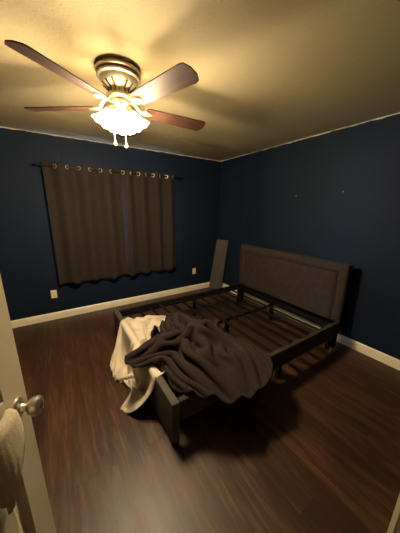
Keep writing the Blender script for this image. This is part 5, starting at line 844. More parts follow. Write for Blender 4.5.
[5,-5,-2,0,7,-4,-3,5,-4,-3,6,-4,-1,6,-4,2,8,0,2,7,-4,2,7,0,0,7,3,-2,7,4,-3,5,3,-4,6,4,-3,6,4,-1,7,4,2,7,4,2,7,2,3,7,0,3,7,-2,2,7,-3,0,7,-3,-1,8,-3,-1,7,-3,0,8,-2,1,7,-3,1,8,-2,2,7,-2,2,8,-2,1,8,-1,1,8,2,-1,7,5,-1,6,5,-4,5,6,-5,1,6,-6,0,7,-4,4,6,-4,8,2,-4,7,-3,-5,3,-7,-5,-2,-6,-5,0,-7,-5,4,-5,-5,8,-1,-5,5,4,-5,1,7,-6,-1,6,-5,7,5,0,9,0,3,7,-4,5,0,-7,5,2,-7,4,6,-3,5,6,2,4,8,4,4,2,7,5,-1,6,4,-1,7,4,4,7,3,6,5,2,8,0,3,7,-4,4,3,-7,5,-1,-6,6,-4,-3,5,-3,-6,4,1,-7,3,5,-5,3,8,-1,3,7,3,4,3,7,5,1,6,5,0,5,4,4,5,4,6,3,4,7,-1,3,4,-6,3,2,-7,4,0,-6,4,0,-7,2,4,-6,0,6,-4,-3,6,-3,-3,7,0,-3,6,0,-2,7,0,-3,6,-2,-1,7,-3,1,7,1,4,5,4,7,-1,3],
[4,-4,-5,-2,6,-4,-3,5,-4,-1,7,-3,2,7,0,1,8,0,2,7,0,0,7,1,-2,6,4,-5,6,3,-3,5,4,-2,7,4,-1,7,4,2,7,3,3,7,0,2,7,-1,2,7,-3,0,7,-4,-1,7,-3,-2,8,-3,0,7,-3,1,8,-3,2,7,-2,3,8,-2,3,7,-1,2,8,0,3,8,0,1,8,3,0,7,4,-1,8,5,-2,6,5,-5,3,6,-5,1,7,-4,4,6,-4,7,4,-3,8,-3,-5,5,-6,-5,-2,-6,-5,0,-7,-5,4,-6,-5,7,-1,-5,7,2,-6,2,7,-6,-3,6,-5,2,6,-4,7,5,0,9,0,3,7,-5,5,2,-7,5,-1,-7,5,4,-6,4,8,-2,4,6,4,4,6,5,4,1,7,5,-1,7,4,1,7,3,5,6,3,7,4,2,8,-1,3,6,-6,4,1,-7,6,-2,-6,5,-6,-2,5,-2,-6,4,2,-7,3,7,-4,2,7,1,4,7,2,5,3,6,4,0,6,5,1,5,4,3,6,4,7,2,3,7,-3,3,4,-6,4,-2,-7,4,2,-6,-1,6,-5,0,6,-4,-2,6,-3,-1,6,-3,-2,7,0,-3,6,0,-3,7,-2,-1,6,-3,1,5,-5,1,7,2,5,2,3],
[3,-5,-4,-3,6,-4,0,6,-4,1,8,1,1,7,0,2,7,0,0,7,3,-3,6,4,-5,5,3,-4,6,4,-1,7,4,0,7,3,2,7,2,3,8,-1,2,7,-2,0,7,-4,-2,7,-4,-2,7,-4,-1,7,-3,1,8,-4,2,7,-2,3,8,-2,4,7,0,3,8,1,3,7,1,2,8,2,2,8,3,-1,8,3,-1,7,4,-1,8,5,-1,6,5,-6,2,6,-4,4,7,-2,7,4,-3,9,-2,-4,5,-5,-5,1,-7,-6,-2,-6,-4,4,-7,-4,7,-3,-6,7,3,-5,4,6,-6,-2,6,-6,-2,6,-5,4,6,-4,7,4,0,9,0,3,7,-5,5,4,-7,6,-2,-6,5,1,-7,4,6,-5,4,8,-1,3,7,4,4,4,7,5,0,7,5,0,7,3,2,7,3,6,6,2,8,2,2,8,-2,4,4,-7,5,0,-7,5,-6,-3,5,-5,-4,4,-1,-7,3,3,-6,3,8,1,4,7,-2,2,6,1,5,3,6,4,3,5,6,-2,5,5,4,6,4,6,2,1,7,-2,3,1,-8,0,5,-5,-4,5,-4,1,6,-4,-2,6,-3,3,6,-3,0,6,-4,-1,6,-2,-3,7,-1,-1,6,-2,0,6,-5,0,4,-5,2,5,1],
[3,-4,-5,-1,6,-4,1,7,-1,1,8,3,2,7,1,-1,6,4,-3,6,4,-5,6,3,-3,5,4,-1,7,4,0,8,2,3,7,1,2,8,-2,0,7,-4,0,7,-4,-3,6,-4,-2,7,-4,0,7,-3,2,8,-3,3,8,-2,3,7,0,3,8,1,3,7,1,3,8,3,1,7,3,1,8,3,-1,8,4,-2,7,3,-3,7,4,0,7,4,2,7,4,-3,4,7,-1,7,4,-1,9,0,-4,7,-6,-5,2,-6,-6,-2,-7,-5,4,-7,-4,7,-3,-4,8,1,-5,4,6,-7,0,6,-6,-3,5,-6,0,7,-4,4,6,-3,8,3,0,9,0,3,8,-4,4,4,-7,5,0,-7,6,-1,-6,5,3,-7,4,7,-4,3,8,1,4,6,5,4,3,8,5,-1,7,4,1,7,3,4,7,2,7,5,2,8,0,2,7,-5,5,2,-7,5,-3,-6,5,-6,-2,5,-4,-6,4,-1,-7,3,6,-4,2,7,-2,2,8,-1,3,6,3,5,3,6,6,-2,6,5,3,4,5,4,4,3,7,3,-2,8,-2,-5,4,-4,-3,4,-5,-1,6,-4,-1,7,-3,4,5,-3,3,6,-3,0,6,-3,0,6,-4,0,5,-4,-1,6,-3,0,6,-4,2,3,-6],
[4,-5,-4,1,8,-2,2,7,2,0,7,3,-1,6,4,-4,6,4,-4,5,4,-2,6,5,-1,7,3,1,8,2,2,8,-1,1,7,-3,0,7,-4,-2,7,-4,-3,6,-4,-1,7,-4,1,7,-4,2,8,-2,3,8,0,4,7,1,2,8,2,2,7,3,2,7,3,0,8,3,-2,8,4,-2,7,2,-2,8,4,0,8,3,1,7,5,1,7,4,3,6,4,2,8,4,0,9,-2,-2,7,-4,-5,4,-6,-6,0,-6,-5,3,-7,-4,7,-1,-4,8,-3,-5,6,5,-5,2,7,-7,-3,5,-6,-3,6,-6,2,6,-4,5,6,-3,8,3,0,9,-1,3,8,-4,4,5,-6,5,1,-7,6,-1,-6,5,0,-7,5,5,-6,3,8,-3,4,8,2,3,5,7,4,2,7,5,-1,7,3,2,8,2,5,7,2,8,3,3,8,-2,4,5,-7,4,0,-7,5,-5,-5,6,-6,-3,4,-3,-7,3,1,-9,1,6,-5,1,9,-2,3,6,4,5,3,5,6,2,5,3,5,4,6,4,3,4,6,4,0,7,3,-5,7,1,-5,4,-2,-5,5,-3,-2,7,-3,1,6,-4,4,5,-3,3,6,-3,1,6,-4,0,6,-4,2,5,-5,1,5,-4,-1,5,-5],
[6,-3,-2,1,7,2,0,7,4,-2,6,4,-3,5,4,-3,6,4,-2,7,5,0,7,3,1,8,1,2,8,-2,0,7,-3,-2,7,-5,-2,6,-4,-3,6,-4,-1,7,-4,2,8,-4,3,7,0,3,8,1,3,7,1,2,8,3,0,7,4,0,8,4,-2,7,3,-2,8,3,-2,7,3,-1,8,4,1,8,4,2,7,3,4,7,3,4,7,2,4,8,1,2,9,0,-2,8,-4,-3,6,-5,-6,2,-6,-5,4,-7,-4,6,-4,-2,9,2,-5,7,1,-6,3,7,-6,0,7,-6,-4,5,-6,-1,7,-6,2,6,-4,6,5,-3,8,3,0,9,0,2,8,-4,5,6,-6,5,2,-7,5,0,-7,6,-2,-7,5,3,-7,4,6,-6,4,8,-1,3,8,5,4,4,7,4,-1,7,3,1,8,3,3,8,2,6,5,3,9,1,3,7,-5,4,2,-7,5,-2,-7,5,-5,-5,5,-3,-5,3,-3,-8,2,3,-8,0,7,-5,1,9,0,2,6,5,5,3,5,2,6,5,6,4,3,5,5,3,3,7,4,-2,6,5,-6,5,1,-6,5,1,-4,6,-2,-2,6,-4,1,7,-4,3,5,-3,4,6,-3,2,6,-4,0,5,-5,-1,5,-4,3,4,-4],
[4,-5,3,0,7,4,-1,6,3,-3,6,5,-2,6,4,-1,7,4,1,7,3,1,8,0,0,8,-2,-1,7,-4,-2,6,-4,-4,6,-5,-2,7,-4,0,7,-4,3,8,-3,3,7,1,2,8,2,2,7,3,1,8,4,-1,7,4,-2,7,3,-3,8,4,-2,7,3,-1,8,4,1,8,3,2,8,3,4,7,3,4,7,1,4,8,0,5,7,-1,3,8,-1,0,9,-3,-3,8,-4,-3,7,-4,-6,3,-7,-3,7,-5,-3,8,-1,-3,8,4,-4,5,7,-6,0,7,-7,-3,6,-6,-1,6,-7,1,7,-5,2,6,-5,6,6,-3,8,3,0,9,-1,3,9,-4,5,4,-7,5,1,-7,5,4,-7,6,-2,-6,5,1,-7,5,4,-7,4,7,-5,3,8,1,3,7,5,4,2,8,3,1,8,4,-1,8,2,5,7,2,8,4,4,8,-2,4,5,-7,4,1,-7,3,-3,-7,4,-2,-7,5,-4,-6,4,-1,-8,1,5,-7,-1,8,-4,-1,8,2,0,6,5,2,5,5,6,5,4,3,6,3,5,5,3,1,7,5,-3,5,5,-3,5,4,-6,5,1,-4,6,-1,-1,7,-3,0,6,-4,2,6,-4,2,5,-4,2,6,-4,0,5,-5,5,3,-3],
[4,-4,4,-2,7,4,-2,5,4,-1,7,5,0,7,3,1,7,2,1,8,0,0,8,-3,-2,6,-4,-5,6,-4,-3,6,-4,-1,7,-5,1,7,-3,2,8,-2,3,7,2,3,8,2,0,7,4,0,7,5,-3,7,4,-3,8,3,-2,7,4,-1,8,4,0,8,3,2,7,4,3,8,2,4,8,1,4,7,-1,4,8,-2,3,7,-2,2,9,-2,1,8,-3,-1,8,-3,-3,7,-4,0,8,-3,-3,7,-6,-2,8,-1,-2,9,3,-4,5,7,-6,2,7,-6,-2,7,-6,0,6,-7,0,7,-6,2,7,-7,1,7,-5,6,6,-2,9,2,0,10,-1,4,6,-5,5,5,-6,5,4,-7,5,3,-7,6,-1,-6,5,0,-8,5,2,-7,4,4,-6,4,9,-1,4,8,0,3,5,7,3,2,8,3,-3,8,3,4,8,2,5,6,3,9,1,4,7,-5,4,3,-7,4,-1,-8,3,-2,-7,4,-1,-7,4,-2,-7,2,2,-8,0,7,-5,-2,8,-2,-2,8,2,-2,6,3,3,6,5,2,5,5,5,6,3,3,6,3,1,5,5,-2,5,6,-3,5,4,-4,6,3,-3,6,0,-3,7,-3,1,5,-4,0,6,-4,2,6,-5,2,5,-4,5,2,-4],
[3,-5,5,-2,7,4,-1,6,4,1,7,3,1,8,1,1,8,-1,-1,7,-3,-3,6,-4,-5,5,-3,-4,7,-4,0,6,-5,2,8,-3,2,8,-1,3,8,2,1,7,4,-1,7,4,-2,6,5,-3,7,4,-2,8,4,-1,7,4,0,8,4,1,8,4,3,8,2,3,8,1,4,8,-1,3,8,-3,2,7,-3,1,8,-4,1,8,-3,1,8,-3,1,9,-2,1,8,-3,1,8,-3,0,8,-2,0,9,-1,-2,9,2,-3,7,6,-5,2,8,-6,0,7,-6,0,7,-7,-1,7,-7,0,7,-6,1,7,-6,5,7,-3,8,5,-3,9,2,-1,10,0,2,9,-4,4,6,-7,7,2,-7,6,1,-6,6,1,-8,3,3,-7,6,-3,-7,5,2,-7,5,6,-6,4,8,-1,4,8,5,3,3,8,2,-3,8,2,0,9,2,6,7,3,7,3,4,8,-3,4,5,-6,4,1,-7,4,-1,-8,3,-3,-7,4,-1,-8,2,5,-7,0,7,-4,-2,7,-2,-1,8,-5,-3,7,1,-3,6,2,0,6,5,1,6,5,2,6,4,5,5,3,1,6,5,0,4,6,-1,5,6,-3,6,2,-3,6,1,-3,7,-2,0,6,-4,1,5,-5,5,3,-4,2,4,-5],
[4,-3,4,-1,6,4,1,7,2,1,8,1,0,7,-2,-1,7,-4,-4,6,-3,-5,5,-3,-4,6,-4,1,8,-3,2,7,0,2,10,-3,2,6,2,0,7,4,-1,6,5,-3,7,5,-2,7,4,-2,7,5,0,8,4,1,8,4,2,8,2,3,8,1,2,8,0,3,8,-3,2,8,-3,1,8,-4,1,7,-4,1,9,-4,2,8,-3,2,8,-2,3,9,-1,2,8,-2,2,9,0,1,9,-1,-1,9,1,-2,8,5,-5,4,7,-7,0,7,-5,1,8,-6,1,7,-6,-1,7,-7,1,8,-6,3,7,-4,7,5,-3,9,1,-2,9,1,-1,9,2,0,10,0,2,8,-6,5,4,-7,7,1,-7,6,0,-7,5,2,-8,6,-5,-6,5,0,-7,5,3,-8,5,7,-3,4,9,1,3,5,7,2,1,9,2,-4,8,2,3,9,2,7,6,4,8,-1,4,6,-5,4,1,-9,3,-3,-7,5,-1,-8,3,4,-6,0,7,-6,-1,7,-4,1,6,-4,-4,8,-3,1,6,-5,-3,8,-1,-4,6,2,-2,6,4,0,6,5,1,5,5,1,6,5,2,5,4,5,3,5,0,5,6,-2,6,4,-3,7,0,-2,6,-2,-1,6,-3,3,5,-5,4,2,-4],
[5,-4,4,0,7,2,1,7,-1,1,8,-2,-2,6,-4,-4,6,-3,-5,5,-3,-4,6,-4,0,8,-1,3,8,0,2,7,0,2,8,0,-1,7,4,-3,6,6,-2,6,4,-1,7,5,0,7,4,0,8,4,2,8,3,1,9,2,2,8,0,2,9,-2,2,8,-3,0,7,-4,2,8,-4,2,8,-3,2,8,-3,3,8,-2,3,9,-1,3,8,-1,3,9,-1,2,9,0,1,9,0,1,9,0,-1,9,3,-5,7,6,-5,2,7,-6,0,8,-5,2,7,-6,0,8,-6,1,7,-6,3,7,-5,6,5,-5,9,0,-5,7,-4,-1,8,2,0,9,2,2,7,6,1,10,-2,4,7,-6,5,3,-7,7,-1,-7,5,0,-8,5,-6,-5,6,-2,-7,5,0,-8,5,6,-5,5,8,-2,4,7,5,2,4,8,2,-4,9,1,-1,9,1,6,8,3,9,2,4,7,-4,4,1,-9,4,-3,-7,4,4,-7,1,7,-6,-3,6,-4,-3,7,-5,3,6,-4,2,7,-5,0,7,-5,-2,7,-4,-3,6,-2,-5,7,0,-3,6,4,-1,6,5,1,5,6,5,4,4,3,4,5,2,5,6,1,4,5,-2,6,4,-3,6,2,-2,7,-2,1,6,-4,4,3,-4],
[6,-3,1,1,8,-1,-1,6,-3,-2,7,-4,-3,6,-3,-5,5,-4,-3,6,-3,0,8,-3,2,7,4,1,8,0,3,8,0,-1,6,5,-3,6,5,-2,6,5,0,7,5,1,8,3,0,8,4,1,8,2,2,8,0,1,9,0,1,8,-2,1,8,-3,1,8,-4,2,8,-2,3,8,-2,2,8,-2,4,8,-1,3,8,-1,2,9,0,3,9,1,1,8,1,1,9,0,1,10,1,1,9,1,0,9,1,-4,8,5,-6,3,8,-5,-1,7,-5,1,8,-6,1,7,-6,3,7,-6,7,5,-6,7,-1,-6,5,-5,-7,5,-4,-2,9,0,0,10,3,5,4,7,4,7,6,3,9,-1,5,7,-6,5,1,-8,6,-2,-8,6,-6,-4,5,-1,-8,4,-6,-7,6,4,-6,5,7,-5,3,8,4,5,6,6,1,1,9,1,-4,9,1,2,9,3,8,5,2,9,-2,4,1,-9,5,1,-7,0,8,-6,-3,6,-5,-5,6,-4,-1,7,-5,3,7,-4,2,6,-5,3,7,-5,0,6,-4,-1,7,-5,-3,7,-3,-4,6,0,-4,6,4,-3,6,4,2,5,6,3,4,5,5,4,4,3,4,5,2,4,6,-2,5,5,-2,6,2,-3,7,-1,3,5,-5],
[5,-4,-3,0,8,-3,-2,6,-3,-3,6,-4,-4,6,-4,-3,6,-3,-1,7,-3,2,8,-1,1,5,3,2,10,4,-1,6,5,-2,6,6,0,6,4,1,8,3,0,8,3,1,8,2,1,8,2,0,9,0,0,8,-1,0,8,-2,1,8,-2,2,8,-2,3,9,0,3,7,0,3,8,-1,3,9,0,2,8,1,1,8,2,0,9,1,2,9,1,1,9,1,0,8,1,1,10,1,1,8,0,3,9,0,-2,10,4,-5,6,6,-6,0,8,-5,-1,8,-5,3,7,-7,7,4,-7,7,-1,-7,3,-6,-8,0,-6,-6,7,-3,-3,10,-1,1,9,4,6,5,7,6,2,8,5,7,5,4,9,-2,6,5,-7,5,0,-8,5,-4,-6,5,-7,-5,3,-7,-6,5,1,-9,6,5,-4,5,8,4,4,9,0,3,3,8,1,-1,9,1,-1,9,3,7,7,2,9,2,0,7,-5,1,4,-8,-5,5,-4,-3,6,-6,-2,7,-5,3,6,-4,2,7,-5,2,7,-5,1,6,-4,1,7,-5,1,7,-5,-1,6,-4,-2,7,-4,-4,6,1,-5,7,3,-2,5,3,0,5,6,4,4,5,6,3,4,4,4,5,2,4,6,-1,5,5,-4,5,3,-1,7,-2],
[4,-3,-5,-1,7,-3,-3,6,-4,-3,6,-4,-3,6,-3,-1,8,-3,1,7,-1,2,8,3,0,6,5,0,6,6,0,6,4,1,8,4,0,7,3,1,9,2,0,8,0,0,8,1,-1,8,-1,0,9,-1,1,8,0,2,8,1,2,8,1,2,8,1,3,8,0,2,8,1,2,8,2,0,8,3,0,9,2,0,8,1,-1,9,2,-1,9,1,0,9,0,0,9,1,2,9,1,1,9,0,6,7,1,3,10,2,-3,9,3,-6,4,7,-5,-2,9,-6,7,5,-7,7,-2,-7,3,-6,-8,-2,-6,-8,1,-6,-6,7,-4,-2,11,1,3,8,5,5,3,8,6,0,8,5,5,7,5,9,3,5,8,-3,6,3,-8,6,-2,-8,4,-7,-5,4,-8,-5,3,-2,-7,6,3,-9,5,7,-3,5,9,3,3,3,8,0,-1,10,3,4,8,2,7,4,3,8,3,0,10,1,-4,7,-4,-5,5,-4,-4,6,-5,-4,6,-4,0,7,-6,1,7,-4,2,6,-5,2,7,-5,0,6,-5,3,7,-4,2,6,-4,1,6,-5,-3,7,-3,-4,7,1,-4,6,-1,-3,6,5,1,4,7,4,4,5,6,3,3,4,4,6,2,3,6,-1,5,6,-4,5,3],
[4,-3,-5,-2,6,-3,-2,6,-4,-3,6,-4,-1,7,-3,0,8,-1,1,7,3,1,7,5,0,6,4,1,7,5,1,7,3,1,8,2,0,9,1,-1,8,-1,-1,8,0,0,9,0,0,8,2,2,8,2,1,8,2,2,8,2,3,8,2,2,7,2,0,8,3,0,8,4,-1,8,3,-1,9,2,-2,8,2,-3,9,1,-3,9,0,-1,9,0,0,9,1,1,10,2,3,9,1,3,9,1,7,6,1,4,9,2,2,9,3,-4,7,5,-5,5,7,-6,7,-3,-7,3,-7,-7,-2,-6,-8,-3,-5,-8,3,-7,-6,8,-3,-1,11,1,3,8,6,6,4,7,5,-2,8,5,1,9,5,7,6,6,8,2,6,7,-5,6,1,-9,5,-5,-7,2,-9,-4,5,-5,-6,3,-2,-10,6,7,-6,4,9,0,3,4,9,3,1,9,2,8,4,0,9,3,2,7,2,2,9,2,-2,9,2,-6,7,-1,-6,6,-2,-5,6,-3,-3,6,-4,-2,7,-5,1,7,-5,2,6,-5,2,7,-5,0,6,-5,4,6,-4,4,5,-4,-2,7,-4,-2,7,-2,-2,7,-3,-4,6,1,-3,6,5,2,4,6,3,4,5,5,3,5,4,4,5,2,3,6,-2,4,6],
[4,-3,-4,-2,6,-4,-2,6,-4,-2,7,-3,0,7,-2,1,8,2,1,6,4,1,7,5,1,7,3,1,8,3,0,8,1,-1,8,0,-1,8,0,0,9,0,1,8,2,1,8,3,1,8,3,1,8,3,2,7,3,1,8,3,0,7,5,0,8,4,-1,7,4,-2,8,3,-4,8,3,-4,9,1,-3,8,1,-3,10,1,-1,9,1,0,10,2,2,9,1,2,9,2,4,9,2,4,8,1,6,8,1,5,7,2,2,9,4,1,9,3,-2,10,-4,-7,4,-8,-8,-1,-7,-8,-3,-6,-8,-1,-6,-8,5,-6,-4,9,-3,-2,11,2,3,9,6,7,2,8,6,-1,8,4,-1,8,5,2,9,5,8,5,6,8,-1,7,4,-7,5,-1,-8,4,-7,-6,3,-8,-5,5,-4,-8,4,3,-9,4,8,-5,3,7,7,2,6,6,-3,9,2,-3,8,3,4,8,2,3,8,2,1,9,3,-4,8,2,-5,7,1,-5,6,0,-5,7,-1,-3,7,-3,-2,6,-4,0,7,-5,1,6,-5,2,6,-5,6,4,-4,2,6,-4,-1,7,-4,-2,7,-2,-1,6,-3,-2,7,-3,-2,7,-1,-2,6,4,0,4,7,4,3,5,3,4,5,4,3,5,1,4,6],
[5,-4,-5,-3,6,-4,-1,7,-3,0,7,-2,0,8,1,1,7,3,1,7,3,1,8,2,0,7,1,0,8,1,0,8,3,0,9,0,1,8,1,0,8,3,1,8,3,1,8,3,1,7,5,0,7,5,0,7,5,0,7,5,-2,7,5,-2,8,4,-5,7,3,-4,8,2,-4,8,2,-3,9,2,-2,9,3,-1,10,2,0,10,2,2,9,2,3,9,1,5,9,1,4,9,1,6,8,1,5,8,1,6,8,1,4,9,1,2,11,-3,-3,6,-9,-9,1,-8,-9,-1,-5,-8,-2,-6,-7,3,-8,-6,9,-4,-3,9,1,-2,11,1,1,10,3,5,4,9,7,0,8,6,-5,6,4,-3,9,4,4,9,6,8,4,7,7,-4,6,2,-8,4,-3,-9,3,-5,-6,5,-8,-6,6,2,-9,3,5,-8,0,9,-1,-3,9,3,-4,7,3,-3,8,3,0,8,3,2,9,2,4,8,1,1,8,3,-2,8,3,-4,7,2,-3,7,3,-4,7,1,-4,7,-2,-2,7,-3,-1,7,-5,2,6,-5,5,4,-4,5,4,-5,0,7,-4,-1,6,-3,-2,7,-3,0,6,-3,-2,7,-2,-3,7,-1,-2,6,3,1,4,6,2,3,5,2,4,6,5,2,5],
[5,-3,-4,-2,7,-4,-1,7,-2,0,8,0,1,7,1,1,8,1,0,7,1,1,9,2,0,7,2,1,8,2,0,7,6,1,9,0,1,7,2,0,8,4,0,7,5,0,7,5,-1,7,5,0,6,5,-2,7,6,-3,7,5,-4,7,4,-4,8,4,-4,8,3,-3,8,4,-3,9,3,-1,9,2,-1,10,3,1,9,2,2,10,1,4,9,1,4,9,0,5,8,0,5,8,0,6,8,-1,6,8,1,6,9,0,4,10,-2,-1,9,-8,-6,4,-7,-9,1,-7,-8,-1,-7,-6,3,-7,-6,7,-6,-4,9,0,-3,9,3,-2,9,1,1,11,0,4,9,7,5,0,8,7,-6,8,4,-7,6,4,-1,9,5,4,8,7,9,1,6,5,-6,5,1,-9,4,-4,-8,4,-5,-6,5,-1,-9,5,5,-8,0,9,-4,-4,9,-2,-5,7,1,-5,8,0,-3,8,3,-1,9,2,0,8,3,1,8,2,3,8,2,-1,8,3,0,7,5,-2,7,3,-4,7,2,-3,7,0,-2,8,-3,-1,7,-4,2,5,-5,6,4,-4,4,4,-5,2,5,-6,-2,6,-4,-1,7,-2,-2,7,-2,-2,7,-1,-3,6,-1,-2,6,3,0,5,6,3,3,6,5,-1,4],
[5,-3,-4,-2,7,-3,0,7,-2,1,8,0,1,8,1,0,8,1,1,8,2,1,8,2,1,7,3,1,8,4,0,7,5,1,8,2,-1,7,4,-1,7,5,-1,6,6,-2,7,5,-2,6,6,-3,7,5,-4,7,5,-3,7,5,-2,7,5,-3,8,4,-2,8,4,-2,9,4,-1,9,3,0,10,3,1,10,1,3,9,0,3,9,-2,3,9,-1,5,8,-2,4,9,-1,5,8,-1,5,8,-1,6,8,0,6,9,-1,2,10,-4,-5,6,-7,-5,4,-7,-7,2,-7,-5,3,-8,-5,8,-4,-4,9,0,-6,6,5,-6,6,5,-2,10,1,4,8,-5,6,11,1,5,3,8,6,-3,9,3,-9,4,3,-7,8,4,1,10,5,7,6,7,8,-2,6,4,-8,4,-4,-9,6,-4,-8,4,4,-7,3,7,-7,2,7,-5,-2,9,-6,-6,7,-2,-5,7,-2,-5,8,-1,-4,8,1,-2,8,2,-2,8,2,0,9,3,0,8,3,4,6,4,0,8,4,1,7,5,-2,7,3,-3,7,1,-2,8,-1,-1,7,-4,1,6,-6,5,4,-5,5,3,-5,2,4,-6,-1,6,-5,-2,6,-3,-3,7,-1,-2,7,0,-3,6,0,-1,6,5,1,4,5,5,0,6],
[4,-3,-4,0,8,-3,1,7,0,1,9,1,0,7,1,1,8,2,1,7,3,1,8,3,1,7,4,0,8,4,0,7,5,-1,7,5,-2,6,5,-3,7,5,-2,6,5,-4,6,5,-2,7,6,-2,7,6,-1,7,5,-2,7,5,-1,8,5,-2,8,5,-1,9,4,-1,10,2,1,9,2,1,10,0,1,9,-2,2,9,-2,2,9,-3,3,8,-3,3,9,-2,4,8,-2,4,9,-2,5,8,-2,5,9,0,6,8,-1,2,9,-3,-2,10,-5,-6,1,-8,-5,5,-8,-4,8,-3,-5,9,1,-6,5,6,-9,1,6,-6,7,5,-2,11,1,5,8,-5,8,3,-8,6,8,4,7,2,8,3,-6,9,3,-10,4,3,-4,10,4,3,10,6,9,2,6,7,-5,5,-4,-9,6,2,-8,2,7,-7,-2,8,-6,2,7,-5,1,8,-6,-2,7,-5,-4,7,-5,-4,7,-3,-5,7,-2,-4,8,-1,-3,8,1,-2,9,2,-1,8,3,0,7,4,2,8,5,4,5,4,0,7,5,0,8,4,-2,7,2,-2,8,-1,-1,7,-3,1,6,-6,4,3,-6,4,4,-5,2,4,-6,0,5,-6,-3,6,-3,-3,7,-2,-3,7,0,-1,5,4,-1,5,5,5,1,6],
[6,-3,-4,1,8,0,0,8,1,1,8,2,1,7,2,1,8,3,0,7,4,0,7,4,-1,7,4,0,7,5,-2,7,5,-2,6,5,-3,7,4,-3,6,6,-1,7,5,-1,7,6,-1,6,5,-1,8,6,0,7,5,-1,8,5,0,8,4,-1,9,3,0,9,2,-1,10,1,0,9,-1,0,10,-2,0,9,-3,-1,8,-4,1,9,-4,0,9,-4,4,9,-2,3,9,-3,4,9,-2,4,8,-1,5,9,-1,6,7,0,2,10,-3,4,8,-3,-5,5,-8,-2,10,-3,-4,8,3,-7,5,7,-9,-1,5,-9,1,5,-5,7,5,0,12,0,5,6,-6,6,1,-10,8,7,-2,8,6,5,5,-2,10,2,-6,8,4,-6,6,3,-2,11,6,6,8,3,9,1,6,3,-10,1,6,-8,-4,6,-6,-3,6,-7,3,8,-5,2,8,-3,3,7,-6,-2,6,-7,-1,7,-6,-3,7,-5,-4,8,-2,-3,7,-1,-4,9,-1,-3,8,1,-1,8,4,-1,7,4,2,7,5,3,6,5,2,7,4,1,7,4,-1,7,3,-1,8,0,-2,7,-3,0,6,-6,2,4,-6,5,3,-5,2,3,-7,0,6,-5,-3,6,-2,-3,6,-2,-3,7,1,-2,5,5,3,2,6],
[6,-3,1,1,9,1,0,7,2,1,8,2,0,7,3,0,7,4,-1,7,4,-1,7,5,-2,6,4,-2,7,5,-2,6,5,-1,7,5,-1,7,5,-1,7,5,0,7,5,-1,7,5,1,7,5,0,8,4,0,8,4,0,9,3,0,9,3,-1,9,1,-1,9,0,-2,9,-1,-2,9,-2,-2,8,-3,-2,9,-4,0,9,-4,2,8,-3,3,9,-2,4,9,-3,4,9,-2,3,9,-2,4,9,-2,4,9,-2,5,8,-1,4,8,-2,3,9,-3,1,10,-1,-4,9,4,-6,6,6,-9,0,7,-9,-2,4,-9,4,7,-4,9,4,2,11,-2,5,5,-7,5,-2,-10,7,4,-6,8,6,1,7,4,7,3,-2,10,4,-4,8,5,-4,8,5,4,9,3,9,6,-3,10,-2,-4,6,-8,-4,4,-7,-3,7,-7,0,7,-7,3,8,-5,5,8,-3,1,7,-6,2,6,-6,0,7,-6,-1,6,-6,-3,8,-3,-3,8,-1,-3,7,-1,-3,9,0,-3,7,3,0,7,5,-1,8,3,2,6,5,5,6,4,2,7,4,0,7,3,-1,8,1,-3,7,-3,0,6,-6,2,3,-6,4,3,-5,3,4,-6,-2,5,-6,-3,6,0,-3,7,0,-3,6,1,1,3,6],
[5,-3,3,1,9,2,0,7,2,-1,7,3,-1,7,4,-1,7,4,-1,6,4,-1,7,5,-2,7,4,-1,6,5,0,7,5,-1,7,4,0,7,5,1,7,4,0,8,4,1,8,4,1,8,3,0,8,3,0,9,2,0,9,2,-1,9,1,-3,9,-1,-4,7,-1,-5,8,-1,-3,9,-3,1,9,-2,2,9,-2,3,8,0,3,9,-2,3,9,-3,3,8,-3,4,9,-3,3,8,-2,4,9,-3,4,9,-1,5,9,-1,5,9,0,4,10,1,-1,10,3,-6,7,6,-8,3,6,-9,1,6,-9,0,5,-7,5,7,-4,10,3,3,10,-4,5,5,-8,4,-4,-9,6,0,-8,8,7,-4,8,6,4,5,1,9,3,-4,10,6,1,8,4,6,7,4,8,6,-2,10,3,-8,8,-2,-7,5,-5,-5,6,-6,-3,7,-7,0,7,-6,2,8,-5,3,7,-6,6,6,-3,3,7,-6,2,5,-6,0,7,-6,-2,7,-5,-3,8,-1,-3,8,-1,-3,8,-1,-2,8,3,-1,6,4,-2,9,3,1,6,4,5,6,4,4,6,3,1,7,4,-2,8,1,-2,7,-2,-2,6,-6,2,3,-6,5,3,-5,2,3,-7,-2,6,-4,-3,6,0,-4,6,1,-1,4,4],
[5,-1,5,0,7,2,-1,7,3,-1,7,3,-1,7,4,-1,7,4,0,6,4,-1,7,4,-1,6,4,0,7,5,0,7,4,1,8,4,0,7,3,1,8,3,1,8,3,0,9,2,1,8,2,0,9,1,-1,9,2,-2,8,0,-3,9,-1,-6,6,-1,-5,8,-1,-2,9,-2,2,9,0,3,8,2,4,9,0,2,8,1,3,9,-1,2,10,1,4,6,-6,3,9,-3,4,8,-3,4,9,-2,4,9,-1,5,9,1,4,9,1,2,11,3,-3,9,4,-8,5,6,-7,3,6,-8,2,6,-8,3,6,-6,6,5,-3,11,2,3,9,-5,5,5,-8,5,-4,-8,4,-5,-9,7,4,-7,7,7,-2,6,3,8,6,-1,9,4,6,7,0,9,6,3,8,5,1,10,5,-5,8,4,-8,6,-1,-8,6,-3,-6,6,-5,-2,7,-6,0,8,-7,2,7,-5,6,6,-4,2,7,-7,7,5,-4,3,6,-6,2,6,-6,-1,7,-5,-4,8,-2,-2,8,0,-3,8,-1,-4,7,0,-2,8,2,-2,7,4,2,7,4,5,5,3,4,6,4,2,7,4,-2,8,1,-3,7,-2,-1,5,-5,2,4,-7,4,2,-5,1,4,-7,-3,5,-3,-3,7,1,-4,4,2],
